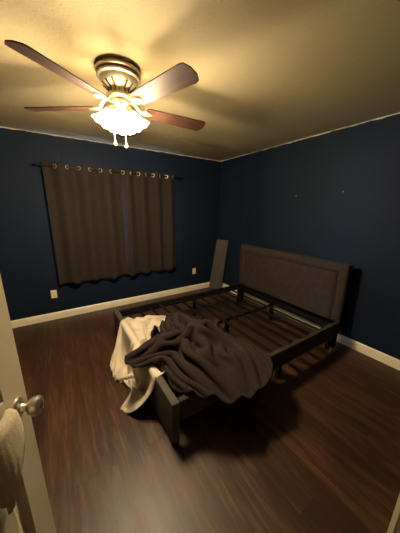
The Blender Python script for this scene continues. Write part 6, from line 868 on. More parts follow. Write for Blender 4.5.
[6,-2,4,-2,7,3,0,7,3,-1,6,3,-1,7,3,0,7,4,-1,6,4,0,7,4,0,7,4,1,8,3,0,7,3,1,8,2,0,8,2,1,8,1,0,8,2,0,9,1,-1,9,1,0,8,1,-2,9,0,-4,8,0,-6,6,-1,-4,8,-1,-1,10,0,2,8,3,3,8,3,4,8,2,2,8,4,-1,8,5,2,10,0,5,9,-3,4,4,-9,4,9,-2,4,9,-2,3,9,0,2,10,2,4,9,2,2,9,2,1,10,2,-2,9,3,-5,8,5,-7,4,6,-8,0,6,-8,4,6,-6,7,5,-1,11,-1,2,9,-5,6,2,-8,5,0,-9,5,-6,-6,7,-2,-9,7,5,-7,3,9,0,6,4,10,-2,8,6,-3,8,6,3,8,4,3,9,4,1,9,5,-5,7,5,-8,6,1,-7,7,-1,-6,6,-4,-3,8,-6,1,7,-6,3,7,-6,3,7,-6,6,5,-5,5,5,-5,7,4,-5,1,7,-6,0,7,-5,-3,8,-2,-3,8,0,-4,7,-1,-3,8,-2,-4,7,1,-1,8,3,2,7,4,5,5,3,5,6,4,1,7,3,-1,7,2,-3,7,-2,-2,5,-5,2,3,-6,4,3,-6,0,4,-6,-4,6,-3,-5,5,2],
[5,-1,4,-1,7,3,-1,6,2,0,7,3,0,7,3,0,7,3,0,6,4,0,8,2,0,7,2,0,8,2,1,7,2,0,8,1,0,9,1,-1,8,1,-1,8,1,0,9,1,-1,8,0,-2,9,1,-4,7,-1,-4,8,0,-3,8,-1,-1,9,1,2,8,4,3,7,5,1,6,7,0,6,7,1,9,5,2,9,3,5,9,-3,4,6,-7,5,7,-5,3,10,-1,2,10,1,-1,9,2,0,10,2,2,9,2,1,10,1,4,8,3,2,10,2,-4,9,5,-6,6,5,-8,0,6,-8,4,6,-5,9,3,-1,10,-1,4,8,-5,5,4,-9,6,-1,-8,5,-5,-7,6,-2,-7,8,2,-8,4,9,-7,-4,10,1,-5,7,7,-2,7,6,2,8,5,4,9,4,3,9,4,-1,8,5,-5,7,6,-6,7,3,-7,6,0,-6,8,-3,-2,7,-6,1,7,-6,6,6,-5,6,5,-5,6,5,-5,5,5,-6,3,6,-6,2,6,-6,-1,7,-6,-3,8,-1,-3,8,-1,-3,7,-1,-4,8,-2,-3,7,-1,-2,8,2,2,6,4,5,6,3,5,5,4,1,7,4,-1,7,2,-4,7,-2,-1,5,-6,2,3,-6,2,3,-6,-2,4,-6,-4,5,-2],
[6,-1,3,-1,7,2,0,7,2,0,6,2,1,7,2,0,7,2,-1,8,2,0,7,2,0,8,1,-1,7,0,-1,8,1,-1,8,1,-1,8,0,-3,8,1,0,8,0,-1,9,1,-1,8,0,-2,8,1,-2,9,-1,-2,8,0,0,9,2,2,8,5,1,6,7,0,3,9,0,5,8,1,7,7,2,9,4,3,10,1,4,7,-5,5,8,-5,3,10,-1,1,10,1,-4,9,2,-3,9,2,-2,10,0,1,11,2,3,9,2,6,8,4,6,8,2,-1,10,4,-4,8,4,-8,2,6,-8,4,6,-5,9,3,-1,10,-1,4,8,-7,6,3,-8,6,-4,-8,6,-2,-8,5,3,-8,7,4,-6,5,7,-8,-3,8,-6,-8,8,0,-6,7,4,-2,8,7,0,8,5,4,9,3,4,8,4,0,8,7,-3,7,6,-6,6,4,-6,8,2,-5,8,-3,-2,7,-6,3,7,-6,6,5,-5,7,4,-5,2,6,-7,5,5,-5,5,6,-5,2,6,-7,0,7,-5,-4,7,-2,-3,8,-1,-3,7,-2,-3,7,-2,-4,8,-3,-2,7,2,3,7,4,4,6,3,5,5,4,1,6,4,-2,8,2,-3,6,-3,-2,5,-5,1,3,-7,1,4,-6,-4,3,-4],
[6,0,1,0,7,1,0,7,1,1,7,1,-1,7,2,0,7,1,-1,7,0,-1,8,0,-3,7,0,-2,8,0,-1,8,1,-1,7,0,-1,8,1,-2,9,0,0,8,1,0,8,1,0,9,1,-1,8,0,-1,9,1,0,9,1,1,8,5,2,5,8,-1,2,9,1,5,9,1,7,6,2,7,6,2,8,6,1,9,3,3,10,-1,4,8,-4,-2,10,1,-1,9,0,-3,10,2,-2,9,1,-3,10,2,0,10,1,1,10,2,6,8,3,7,7,3,3,9,3,-1,10,4,-7,5,5,-8,4,6,-4,9,2,-1,10,-1,4,8,-7,6,1,-8,6,-5,-8,6,2,-9,3,6,-8,3,6,-7,6,7,-6,1,8,-8,-6,7,-6,-8,6,-1,-7,7,4,-2,8,5,0,9,5,4,9,4,4,7,5,1,7,7,-2,7,7,-4,6,6,-6,8,1,-4,8,-2,-1,8,-6,3,6,-6,7,4,-5,3,6,-7,3,6,-6,5,5,-5,6,5,-5,2,5,-6,0,7,-6,-4,8,-2,-3,7,-2,-3,7,-2,-3,7,-4,-3,7,-2,-2,8,1,2,7,4,5,5,4,4,5,4,1,7,3,-3,7,2,-3,6,-3,-2,5,-6,1,3,-6,-2,3,-5],
[6,0,-3,1,7,1,0,7,0,0,7,1,-1,7,0,-2,7,0,-3,7,-1,-3,8,0,-1,7,1,-1,8,0,0,8,1,-1,8,1,0,8,0,-1,8,1,1,8,1,-1,9,1,0,8,0,0,9,2,0,8,2,1,9,4,1,6,7,0,2,9,1,5,8,2,7,6,1,7,6,2,8,5,1,8,5,3,7,6,1,9,4,0,10,1,0,9,0,-2,9,1,-2,10,1,-3,9,2,-3,9,1,-1,9,2,0,10,3,1,9,3,6,8,3,6,8,2,0,9,4,-5,8,5,-8,5,5,-3,9,3,1,11,-3,4,6,-7,6,-1,-8,6,1,-9,2,6,-8,-1,6,-8,2,6,-8,4,7,-7,4,7,-5,0,7,-8,-6,7,-7,-8,6,-1,-6,8,2,-3,8,5,1,9,6,3,8,5,6,6,5,2,6,8,-2,6,7,-3,7,6,-5,8,2,-4,9,-3,0,7,-5,5,6,-7,5,4,-5,2,6,-7,2,6,-6,5,5,-5,6,5,-5,3,6,-6,-1,6,-6,-3,7,-3,-3,7,-3,-3,7,-3,-3,7,-3,-3,7,-3,-1,8,2,2,7,4,4,5,4,4,5,3,0,7,4,-3,7,1,-3,5,-3,-1,4,-6,-1,3,-6],
[5,0,-5,1,7,1,0,7,0,-1,7,0,-2,7,-1,-4,7,0,-1,8,-1,-1,7,1,-1,8,1,0,8,1,0,7,1,0,8,1,0,7,1,0,9,3,0,9,0,0,8,0,0,8,2,1,9,3,0,8,3,1,8,4,0,3,9,1,5,7,2,7,6,0,8,4,-1,9,4,1,8,5,4,7,5,3,6,7,3,8,6,1,9,4,-1,9,3,-2,9,3,-3,10,1,-2,9,1,-2,10,0,-3,8,4,-2,8,4,-2,7,6,3,9,4,5,8,2,-1,9,4,-3,8,5,-3,8,4,-1,10,0,2,10,-4,3,8,-5,4,2,-9,2,4,-9,-1,6,-8,1,5,-8,1,6,-8,0,7,-7,3,7,-6,3,7,-6,0,7,-8,-4,6,-7,-7,8,-2,-6,8,2,-2,9,5,1,8,6,4,7,7,5,6,6,2,5,8,0,5,8,-3,7,6,-5,8,2,-3,9,-4,2,7,-6,5,4,-6,4,6,-7,0,6,-6,2,6,-6,4,5,-5,6,5,-5,2,6,-6,0,6,-6,-2,6,-5,-3,7,-4,-3,7,-4,-3,7,-3,-2,7,-2,-2,8,3,2,6,4,5,5,4,3,6,4,-1,6,3,-3,7,0,-3,5,-4,-1,3,-7],
[5,0,-5,0,7,1,-1,7,-1,-2,7,-1,-2,7,0,-1,8,0,0,7,1,0,7,2,0,8,2,0,7,2,0,8,1,0,8,1,0,7,2,1,9,3,0,8,0,0,9,1,0,8,2,0,8,2,1,8,3,1,8,4,0,4,9,1,8,5,0,8,3,-4,9,1,-1,9,4,1,8,5,3,7,6,6,6,6,5,6,6,3,8,7,0,9,5,-2,10,3,-3,9,2,-2,9,2,-3,10,0,-2,8,4,-1,8,6,-3,3,10,-1,7,7,2,9,4,0,8,3,-1,10,4,0,10,1,1,10,-3,1,9,-4,3,9,-4,2,7,-7,0,5,-7,-1,6,-8,-1,6,-8,0,6,-7,0,7,-7,-1,7,-6,1,7,-7,1,7,-7,1,6,-8,-3,7,-7,-5,8,-3,-5,9,1,0,9,6,1,7,7,3,6,7,2,6,8,5,4,8,0,4,8,-3,7,6,-4,9,1,-1,9,-5,3,6,-6,4,4,-7,1,6,-6,0,7,-6,1,6,-6,4,5,-6,5,6,-5,2,5,-6,0,6,-6,-1,6,-5,-2,7,-5,-3,6,-5,-2,7,-3,-3,8,-1,-1,7,3,2,6,5,4,5,3,3,6,5,-2,7,2,-4,6,-1,-2,3,-6],
[6,0,-4,-2,7,-1,-1,7,-1,-1,7,0,-1,8,0,0,7,1,0,7,4,1,7,2,0,8,3,0,7,2,0,8,1,0,8,1,0,7,4,1,8,2,0,9,-1,0,8,1,1,8,2,0,9,2,0,6,6,1,8,3,1,8,5,-2,9,0,-2,9,2,-2,8,3,-1,9,3,-1,9,4,2,8,6,4,7,6,6,6,6,5,7,7,2,8,6,-1,9,4,-2,9,3,-3,10,1,-2,10,1,0,8,7,-1,5,9,-3,1,10,-1,5,9,0,8,6,1,10,3,1,10,1,0,10,-2,0,10,-4,1,8,-5,3,9,-4,2,8,-4,1,8,-6,-2,8,-7,-1,6,-6,-2,8,-6,-1,7,-6,-1,8,-6,-1,7,-6,0,7,-7,-1,7,-7,0,6,-8,-2,7,-7,-4,9,-3,-2,10,2,0,8,6,2,6,7,1,6,8,2,5,8,3,3,9,1,5,8,-3,7,6,-3,10,-1,0,7,-6,4,5,-7,1,6,-7,0,6,-5,0,7,-6,1,6,-6,2,5,-6,4,6,-6,2,5,-5,0,6,-6,0,6,-6,-1,6,-6,-2,6,-4,-2,7,-4,-3,8,0,-1,7,3,2,6,4,5,4,4,0,7,5,-3,6,1,-3,5,-3],
[5,0,-4,-1,7,-2,-1,7,0,-1,8,0,0,7,1,0,7,4,1,6,3,0,8,3,0,7,2,1,8,2,0,8,2,0,7,2,0,8,1,1,8,3,0,9,0,1,8,1,0,8,2,1,8,2,0,8,6,0,9,0,0,8,2,-1,9,3,-2,8,3,-1,9,2,-1,9,4,0,9,2,0,9,4,2,8,4,3,7,6,4,7,6,2,8,6,0,8,4,-1,10,4,0,9,3,1,7,7,0,5,9,-3,2,10,-2,2,9,0,7,8,1,9,5,1,10,1,-1,10,-2,-2,9,-4,-1,8,-5,1,9,-5,3,8,-4,4,8,-4,2,9,-4,0,9,-5,-1,8,-4,-2,9,-5,-1,8,-4,-2,9,-4,-1,8,-6,-1,7,-6,-1,7,-7,-2,7,-6,-2,6,-7,-1,8,-7,-2,9,1,-1,10,2,0,8,6,1,5,8,1,5,7,1,5,8,1,4,9,1,4,8,-2,9,4,-1,9,-3,0,7,-6,1,5,-7,0,7,-6,0,6,-6,0,6,-5,1,6,-6,1,6,-6,1,6,-6,1,6,-6,1,5,-6,1,6,-6,0,6,-5,0,6,-5,-2,7,-4,-3,8,0,-1,6,3,3,6,5,3,6,4,0,6,4,-4,6,0],
[5,0,-5,-1,7,-1,0,8,1,0,7,1,0,7,3,1,6,4,0,7,4,0,7,4,1,7,2,0,8,3,0,8,2,1,7,2,0,8,2,1,8,2,0,9,1,1,8,1,1,9,-1,0,8,2,1,8,3,0,9,2,0,9,2,-1,8,2,-1,9,3,-1,8,4,-1,8,3,0,9,3,0,10,1,1,9,2,2,9,4,2,7,5,2,9,5,1,8,5,2,8,7,1,7,6,0,5,9,-2,2,10,-3,1,10,-1,5,9,1,9,6,0,10,1,-1,10,-2,-4,7,-4,-6,7,-5,1,9,-4,1,9,-5,0,8,-4,5,8,-4,4,8,-5,2,9,-4,1,9,-3,0,9,-4,-1,9,-4,-1,9,-3,0,9,-4,0,9,-4,-1,8,-6,-2,7,-7,-3,5,-8,-2,9,-4,-1,9,1,0,9,3,-1,9,3,1,7,7,0,6,7,1,5,8,0,3,9,1,4,9,-1,8,5,-1,9,0,-1,8,-5,0,6,-6,-1,7,-5,0,7,-6,-1,6,-5,-1,7,-6,0,6,-6,1,6,-6,0,5,-6,1,6,-5,0,6,-6,1,5,-6,2,6,-5,0,6,-5,-1,7,-4,-2,7,-1,-1,8,4,3,5,4,2,6,5,-3,6,3],
[6,0,-4,0,8,0,0,7,2,0,7,2,0,6,3,1,7,4,0,7,3,1,7,3,0,8,3,0,7,2,1,8,2,0,8,2,1,8,2,0,8,2,1,8,1,1,8,2,1,8,2,1,9,2,0,8,2,1,9,2,0,9,3,-1,8,4,-2,7,5,-3,7,5,0,9,4,0,9,2,2,9,-1,2,10,-2,2,10,1,2,9,4,2,8,5,1,8,7,2,7,8,0,4,9,-2,2,10,-2,2,10,0,5,9,0,8,6,-1,10,2,-3,10,-2,-4,8,-4,-8,5,-4,-7,6,-4,-2,10,-4,2,8,-5,3,8,-5,1,9,-4,4,8,-4,4,8,-4,3,9,-4,2,9,-4,2,9,-3,0,9,-3,1,9,-3,1,10,-4,0,9,-4,-1,8,-5,-2,7,-6,-3,8,-6,0,10,2,0,9,3,0,6,8,-1,6,7,1,7,6,1,6,7,0,5,8,0,5,8,-1,6,6,0,9,1,-1,9,-4,-1,7,-5,-2,8,-5,-1,7,-4,-1,7,-6,-1,6,-5,0,7,-5,-1,6,-6,0,6,-6,0,6,-6,0,6,-5,0,6,-6,1,6,-5,1,6,-5,1,6,-5,0,6,-4,-2,9,0,0,6,3,1,7,5,1,6,3],
[6,0,-3,0,8,2,1,6,2,0,8,3,1,6,3,0,7,4,1,7,3,0,7,3,0,7,2,1,8,3,1,7,2,0,8,2,1,8,2,1,8,2,0,8,3,1,8,2,1,8,2,1,9,2,1,8,2,0,9,4,-1,8,5,-2,7,5,-4,7,6,-3,7,6,0,9,3,2,10,1,3,9,-1,3,10,-3,3,9,-3,3,10,2,2,8,5,1,7,8,1,5,9,-2,2,10,-1,4,9,0,5,9,0,7,7,-1,10,3,-4,10,-2,-6,7,-4,-4,9,-3,-6,7,-4,-9,3,-4,-7,7,-4,-3,10,-3,2,9,-5,2,9,-3,3,9,-4,4,8,-5,4,7,-5,3,9,-4,3,8,-4,1,10,-3,4,8,-4,3,9,-3,2,9,-4,-2,7,-6,0,9,-5,3,10,0,0,9,5,-1,7,7,-3,4,8,2,7,6,0,7,7,1,7,6,0,6,8,0,5,8,0,9,3,0,9,-1,-2,8,-5,-1,8,-3,-1,8,-4,-1,8,-4,-1,7,-5,-1,7,-4,-1,7,-6,-1,7,-5,-1,6,-5,0,6,-5,0,6,-6,-1,6,-5,0,7,-5,0,6,-4,0,6,-5,1,6,-4,1,7,-4,-1,8,0,-1,7,3,1,8,4],
[7,0,1,0,7,1,1,7,2,0,7,2,1,7,4,0,7,4,1,7,3,1,7,2,0,7,3,1,7,3,0,8,2,1,7,3,1,8,2,1,8,3,1,8,2,1,8,2,1,8,3,0,8,3,0,8,4,-1,8,5,-3,7,6,-4,6,6,-2,7,5,0,9,4,2,10,2,2,9,0,3,9,-2,3,9,-5,3,9,-1,3,10,2,1,8,6,0,5,9,0,4,9,1,5,8,1,6,8,0,8,7,-2,9,4,-4,10,-1,-9,4,-4,-7,6,-3,-5,9,-3,-4,9,-5,-6,6,-4,-8,5,-4,-7,7,-2,-3,10,-4,2,10,-4,4,8,-4,4,8,-5,4,8,-4,3,9,-5,3,8,-4,4,8,-4,4,8,-3,4,9,-3,3,8,-4,3,9,-5,5,9,0,2,9,6,-1,7,7,-3,5,8,-3,6,7,-1,6,8,0,7,6,2,7,7,2,7,6,3,9,4,0,9,-1,-2,8,-4,-1,9,-3,-1,8,-3,-1,8,-4,-1,8,-4,-1,7,-5,-1,8,-4,-1,7,-4,-1,7,-5,0,7,-5,-1,6,-4,0,7,-5,-1,6,-4,0,7,-5,-1,7,-4,0,6,-4,0,7,-3,0,8,-3,0,7,-2,0,8,1,0,9,1],
[5,-1,4,2,8,0,1,7,0,1,7,1,0,7,3,1,6,4,0,7,5,1,7,3,0,7,4,1,7,3,0,7,3,0,7,4,0,8,3,1,7,3,1,8,1,1,8,3,1,8,3,0,8,4,-1,8,4,-2,7,5,-2,6,6,-2,8,5,0,8,3,2,9,1,1,9,1,2,9,0,3,10,1,2,8,-5,2,9,2,4,9,0,1,7,7,2,9,5,0,3,9,1,7,7,1,8,6,-2,9,4,-3,10,1,-8,7,-2,-6,7,-2,-8,3,-5,-7,5,-4,-7,7,-4,-6,7,-4,-10,4,-3,-7,8,-3,-2,10,-5,2,10,-4,5,8,-4,5,7,-4,5,8,-4,3,8,-5,4,9,-4,4,8,-3,5,8,-3,6,8,-2,5,9,-2,5,9,-1,3,9,5,0,8,8,-4,6,7,-3,5,8,-3,6,8,1,7,6,2,8,6,3,8,4,3,9,3,2,9,1,-2,9,-4,-2,8,-3,-2,8,-4,-2,8,-4,-1,7,-3,-1,8,-4,-1,8,-4,0,7,-4,-1,8,-4,0,7,-4,0,7,-4,0,7,-4,0,7,-4,0,7,-4,-1,7,-4,0,7,-3,0,8,-3,-1,7,-3,0,8,-2,0,7,-1,0,9,0,0,10,0],
[5,0,5,3,7,-2,1,7,0,2,8,0,0,7,1,1,7,4,0,7,3,1,7,3,1,7,3,0,6,5,1,6,5,0,7,4,0,8,3,0,6,5,0,8,4,0,7,4,0,8,3,0,8,4,0,7,4,-1,8,5,-1,7,4,0,9,3,1,9,-1,-1,8,-5,2,9,1,1,10,0,5,6,5,3,9,1,2,9,-1,2,8,4,3,9,5,2,7,5,1,8,5,0,9,4,-2,9,4,-3,9,3,-4,9,2,-6,8,0,-8,4,-5,-7,4,-5,-8,4,-5,-7,6,-3,-9,2,-5,-10,4,-3,-5,8,-4,0,11,-3,3,9,-3,6,7,-3,5,8,-4,4,7,-4,5,8,-3,4,9,-3,4,8,-2,5,9,-3,6,8,-1,5,9,-1,3,9,4,0,8,7,-2,6,8,-3,7,7,-2,6,7,0,7,7,2,8,5,3,9,3,3,9,2,3,9,0,-1,9,-3,-5,7,-4,-3,8,-3,-2,8,-4,-2,7,-4,-3,8,-3,-2,8,-4,-1,7,-3,-1,8,-4,1,7,-4,1,7,-4,1,8,-4,1,7,-4,1,7,-3,0,8,-4,0,7,-4,0,7,-2,0,8,-3,0,8,-1,1,9,0,0,7,0,0,9,1,0,10,1],
[6,0,4,2,7,-1,2,7,-1,2,7,0,1,7,-1,1,8,2,1,7,3,1,7,3,0,7,3,1,8,3,0,6,5,1,6,5,0,6,5,0,7,5,0,7,4,0,7,5,0,8,4,0,7,5,0,8,4,-1,7,4,1,9,2,-1,10,-1,-1,7,-5,-2,8,-5,0,10,0,4,9,2,5,7,4,4,7,3,4,9,2,2,9,3,2,9,3,1,10,4,0,9,3,-3,9,3,-4,9,3,-6,8,3,0,10,3,-3,9,2,-7,8,-1,-8,4,-5,-7,2,-7,-7,-1,-7,-10,0,-4,-9,5,-4,-4,9,0,2,9,2,3,9,-1,6,7,-3,5,7,-3,4,7,-5,5,9,-3,3,8,-3,5,8,-2,4,8,-3,5,9,-2,4,9,2,0,8,8,-2,6,7,-1,7,7,-1,7,7,0,8,6,2,8,4,3,9,2,2,9,0,2,9,-1,-1,9,-3,-4,8,-3,-6,6,-3,-3,8,-3,-4,7,-3,-5,7,-2,-3,8,-4,-1,8,-4,-1,8,-4,1,7,-4,2,8,-4,2,7,-4,2,8,-4,2,7,-3,1,7,-4,1,8,-3,1,8,-3,1,7,-2,2,9,0,0,8,0,1,9,2,-1,7,2,-1,9,2,0,9,0],
[5,0,5,1,7,0,2,7,-1,2,7,-1,3,7,-1,2,7,0,1,7,1,1,8,2,1,7,3,0,8,3,1,7,3,0,7,4,0,7,5,1,6,6,1,5,6,0,7,5,0,7,5,0,8,5,0,8,4,0,8,3,-1,10,0,-1,8,-5,-1,7,-4,-2,9,-4,-1,9,-3,0,10,1,4,8,3,8,6,3,4,9,3,3,9,3,1,10,3,0,10,2,-4,10,3,-4,8,3,-6,9,3,-4,8,3,2,10,3,0,9,4,-6,9,0,-8,6,-3,-6,-1,-8,-7,0,-8,-9,3,-4,-8,5,2,-5,2,10,1,10,1,2,10,0,7,5,-4,6,7,-3,3,8,-3,3,9,-3,4,8,-3,5,8,-3,3,8,-2,8,5,-4,5,10,1,0,10,5,-3,4,9,-3,6,8,1,8,5,1,9,4,2,9,-1,2,9,-1,1,9,-2,-1,9,-3,-5,7,-3,-7,5,-1,-4,7,-3,-6,7,-2,-5,7,-2,-3,8,-4,-1,8,-4,0,8,-4,2,7,-3,2,8,-4,2,8,-3,3,7,-4,2,8,-3,2,7,-3,1,8,-4,2,8,-2,2,8,-1,1,8,0,1,9,1,0,7,2,-1,9,3,-1,7,2,0,9,1,1,8,-2],
[6,-1,3,1,7,1,1,7,0,1,7,0,3,7,0,3,7,-1,2,7,0,2,8,0,1,8,2,1,7,2,1,8,3,0,7,3,0,8,3,0,7,4,0,7,5,1,6,6,0,6,6,0,8,4,0,8,4,1,8,4,0,9,2,-2,9,-2,-1,8,-6,-1,7,-5,-1,9,-4,-1,9,-3,0,10,0,3,8,3,6,8,3,2,9,2,0,10,3,-2,9,3,-4,9,3,-4,9,2,-4,9,3,-3,9,3,0,9,4,4,9,3,-3,10,2,-7,9,-1,-6,-1,-9,-8,3,-5,-9,4,1,-6,-2,9,-5,-1,9,-4,10,4,1,11,0,8,6,-4,6,7,-3,2,9,-3,2,9,-3,2,9,-3,6,7,-3,4,8,-3,9,3,-3,7,7,0,5,9,1,-3,6,8,-2,5,9,2,9,2,1,10,0,1,8,-4,-1,9,-3,-2,8,-4,-5,7,-3,-7,6,-1,-8,4,0,-5,7,-2,-5,8,-3,-3,7,-4,0,8,-3,2,8,-3,2,8,-2,3,8,-2,2,8,-3,3,8,-3,2,7,-3,2,8,-4,1,8,-3,2,8,-3,2,8,-1,2,8,1,0,8,2,-1,9,2,-1,7,3,0,8,2,1,8,0,1,8,-3,-2,6,-4],
[6,0,1,2,7,1,1,7,1,1,6,2,1,8,1,2,7,0,2,7,1,2,7,0,3,8,0,2,7,1,1,8,2,1,8,2,0,8,2,0,7,4,0,7,4,0,8,3,0,7,4,-1,8,4,0,8,3,0,8,3,2,8,4,0,9,1,-1,9,-2,-1,8,-5,-1,7,-7,-1,8,-4,-1,9,-3,-1,9,-1,1,10,2,0,9,3,0,9,3,-2,9,2,-3,9,3,-2,9,2,-3,10,3,-2,9,3,-2,9,4,3,9,4,-3,9,1,-1,10,2,-8,4,-7,-8,5,1,-8,1,7,-3,-5,9,-4,-2,9,-7,8,5,-2,10,1,6,9,-4,3,8,-3,-1,9,-4,1,9,-4,4,10,-3,6,7,-1,8,6,-2,9,1,-3,8,6,0,9,5,-1,0,6,8,3,9,2,0,9,-3,-2,8,-5,-2,8,-3,-3,7,-4,-5,7,-3,-8,6,-1,-8,5,1,-6,6,-2,-4,7,-3,-3,8,-4,1,8,-3,2,8,-1,3,8,-1,3,9,0,3,8,-2,2,8,-2,2,8,-2,2,7,-4,1,8,-4,3,7,-3,1,9,-1,1,8,1,0,8,3,-1,7,2,-1,9,2,1,7,2,1,9,-1,1,6,-3,-1,7,-5,-2,6,-5],
[6,0,-4,2,6,3,2,7,3,1,7,2,1,6,3,1,7,2,1,8,2,2,7,1,1,7,1,2,8,1,2,8,1,2,7,1,2,8,2,1,8,1,1,8,2,0,8,4,-1,7,4,0,8,3,0,8,2,-1,8,2,0,9,0,0,9,0,1,9,2,0,9,-2,-1,8,-5,-1,8,-5,-1,8,-6,-1,9,-3,-2,9,-1,-1,10,2,-1,10,2,-2,9,2,-3,9,3,-2,10,3,-2,9,3,-2,10,3,-2,9,3,0,9,4,-1,10,2,-2,9,1,-5,8,1,-8,4,7,-6,-2,8,-3,-5,8,-5,-1,9,-7,5,7,-5,9,3,0,10,-3,-1,9,-5,0,10,-4,4,9,-3,7,8,-1,9,4,-3,8,4,-2,9,2,-3,8,4,-1,9,4,0,6,7,-2,-1,9,-5,-3,8,-4,-3,8,-4,-4,8,-4,-6,7,-3,-7,6,-1,-8,5,1,-6,6,-1,-4,7,-4,-2,8,-4,0,9,-3,4,8,1,3,8,1,3,8,1,3,8,1,2,9,-1,2,8,-2,2,8,-5,2,7,-4,2,8,-3,2,8,0,0,8,2,-1,8,2,-2,8,2,1,7,2,1,9,0,1,7,-2,1,8,-4,-1,6,-4,-3,5,-5,-1,6,-4],
[6,1,-3,2,7,2,2,6,3,2,6,4,1,6,4,2,7,3,1,7,3,1,7,3,1,7,2,1,8,3,1,7,2,1,8,2,1,8,1,2,8,2,3,8,1,1,8,1,1,8,1,0,8,2,-1,8,3,0,9,1,0,8,0,0,9,-1,-1,9,-2,0,8,-3,0,9,-4,-1,8,-3,0,9,-5,-1,9,-3,-1,10,-2,-2,10,0,-2,10,1,-2,10,2,-3,10,3,-2,10,3,-2,9,4,-1,10,4,-1,9,5,-1,10,3,-1,10,3,-2,9,3,-5,7,6,-8,1,8,-6,0,8,-5,-4,8,-5,-1,9,-7,4,7,-5,8,4,-5,9,-1,-4,9,-3,3,10,-4,6,8,-4,9,4,-3,9,3,-3,8,2,-4,9,2,-3,9,3,-5,7,4,-6,2,8,-7,-3,9,-4,-4,9,-4,-4,8,-3,-5,8,-3,-7,6,0,-7,6,0,-7,7,-3,-3,7,-4,-1,8,-3,1,9,-3,3,8,1,4,7,4,3,8,1,3,9,1,2,8,-1,1,8,-3,2,8,-2,2,8,-3,3,7,-2,2,9,0,-1,8,3,-2,7,2,0,8,2,1,8,1,1,8,-1,2,8,-3,0,6,-4,-2,7,-5,-2,5,-4,-2,6,-5,-1,6,-4],
[7,0,-1,1,7,0,2,7,2,1,7,4,2,5,4,3,6,5,1,7,4,1,6,4,1,7,3,1,8,4,1,7,3,1,8,3,0,7,3,1,8,2,1,8,2,2,9,1,1,8,1,2,8,1,1,9,-1,1,9,-1,0,8,-1,0,9,-1,-1,9,-2,0,8,-3,0,9,-4,0,9,-3,-1,9,-3,-1,10,-2,-1,9,-1,-2,11,-1,-1,10,0,-3,10,2,-2,10,2,-2,10,3,-2,9,4,-1,9,4,-1,10,5,0,10,4,-2,9,5,-3,8,6,-7,5,8,-7,3,7,-7,3,7,-5,-1,8,-5,-3,9,-7,3,8,-7,6,5,-7,8,1,-3,10,-3,5,8,-6,8,2,-7,7,2,-5,7,2,-6,8,3,-5,8,1,-5,7,4,-7,3,6,-8,-1,9,-6,-3,9,-4,-3,9,-3,-5,8,-2,-7,8,0,-6,6,-2,-4,7,-4,-3,8,-5,0,8,-3,2,9,-2,3,8,0,3,7,4,3,9,1,2,8,0,2,8,0,3,8,0,2,8,-1,3,8,-1,2,8,-1,1,8,2,-1,8,3,-2,7,3,1,9,1,1,8,0,2,8,-2,1,7,-4,0,6,-4,-2,6,-5,-3,6,-5,-2,6,-4,-2,5,-5,1,7,-4],
[6,0,2,2,7,-1,2,7,0,1,8,2,1,7,3,2,6,4,2,6,5,2,6,5,2,6,4,1,7,5,1,7,4,1,7,4,0,8,4,1,8,3,1,8,3,0,8,3,1,9,2,1,9,1,1,9,0,1,8,-2,1,9,-2,1,8,-3,1,9,-4,0,9,-3,0,9,-2,-1,9,-3,-1,9,-2,-1,10,-1,-2,10,-1,-1,10,-1,-1,9,0,-2,11,2,-2,9,2,-3,10,3,-1,9,3,-2,9,5,-1,9,5,-2,9,5,-3,7,6,-4,7,7,-7,5,6,-5,6,7,-5,5,7,-7,2,8,-5,-3,9,-6,1,8,-6,6,6,-6,10,0,-1,7,-8,-2,-2,-10,4,2,-8,8,3,-6,8,2,-5,7,2,-7,6,3,-7,3,6,-8,0,8,-6,-1,10,-3,-2,9,-5,-4,8,-1,-6,8,-2,-4,7,-4,-2,7,-5,-2,8,-4,1,8,-4,3,8,-1,3,9,1,2,8,1,3,8,2,3,8,1,2,8,0,3,8,1,2,8,1,3,8,0,2,8,2,0,8,3,-2,7,4,0,8,2,1,8,1,2,8,-2,1,8,-3,1,7,-4,-1,6,-5,-2,6,-5,-3,6,-4,-3,6,-5,-2,5,-4,-1,6,-5,2,6,-4],
[6,0,4,3,7,-2,2,7,-1,1,8,-1,1,7,2,1,8,2,1,7,4,2,6,5,2,6,5,2,6,5,2,7,4,1,7,5,1,7,5,1,7,5,1,8,4,1,8,3,0,8,3,1,10,2,0,9,1,1,9,0,0,9,-1,0,9,-3,1,9,-3,0,8,-3,-1,9,-3,-1,9,-2,-1,10,-2,-2,9,-1,-2,9,-1,-1,10,0,-1,9,0,-1,10,1,-2,9,2,-2,9,3,-2,9,4,-2,8,5,-2,8,5,-4,8,5,-4,6,5,-6,6,6,-5,5,7,-3,6,6,-4,6,8,-2,6,7,-5,-1,9,-6,4,8,-6,8,2,-4,9,-5,-3,-2,-10,-3,-5,-8,-2,1,-10,2,5,-9,7,4,-5,8,2,-6,4,5,-7,2,7,-7,-1,9,-3,-1,8,-4,-3,9,-2,-3,8,-4,-1,7,-6,-1,7,-5,0,7,-5,3,9,-3,3,8,0,3,8,0,3,9,1,3,8,1,2,8,1,3,8,2,3,8,2,2,8,2,2,8,2,1,8,3,-1,8,4,-1,7,4,1,8,2,2,9,-1,2,7,-2,1,8,-4,-1,6,-5,-1,7,-5,-3,6,-5,-3,6,-4,-3,5,-5,-2,6,-4,-2,6,-5,1,6,-4,3,6,-3],
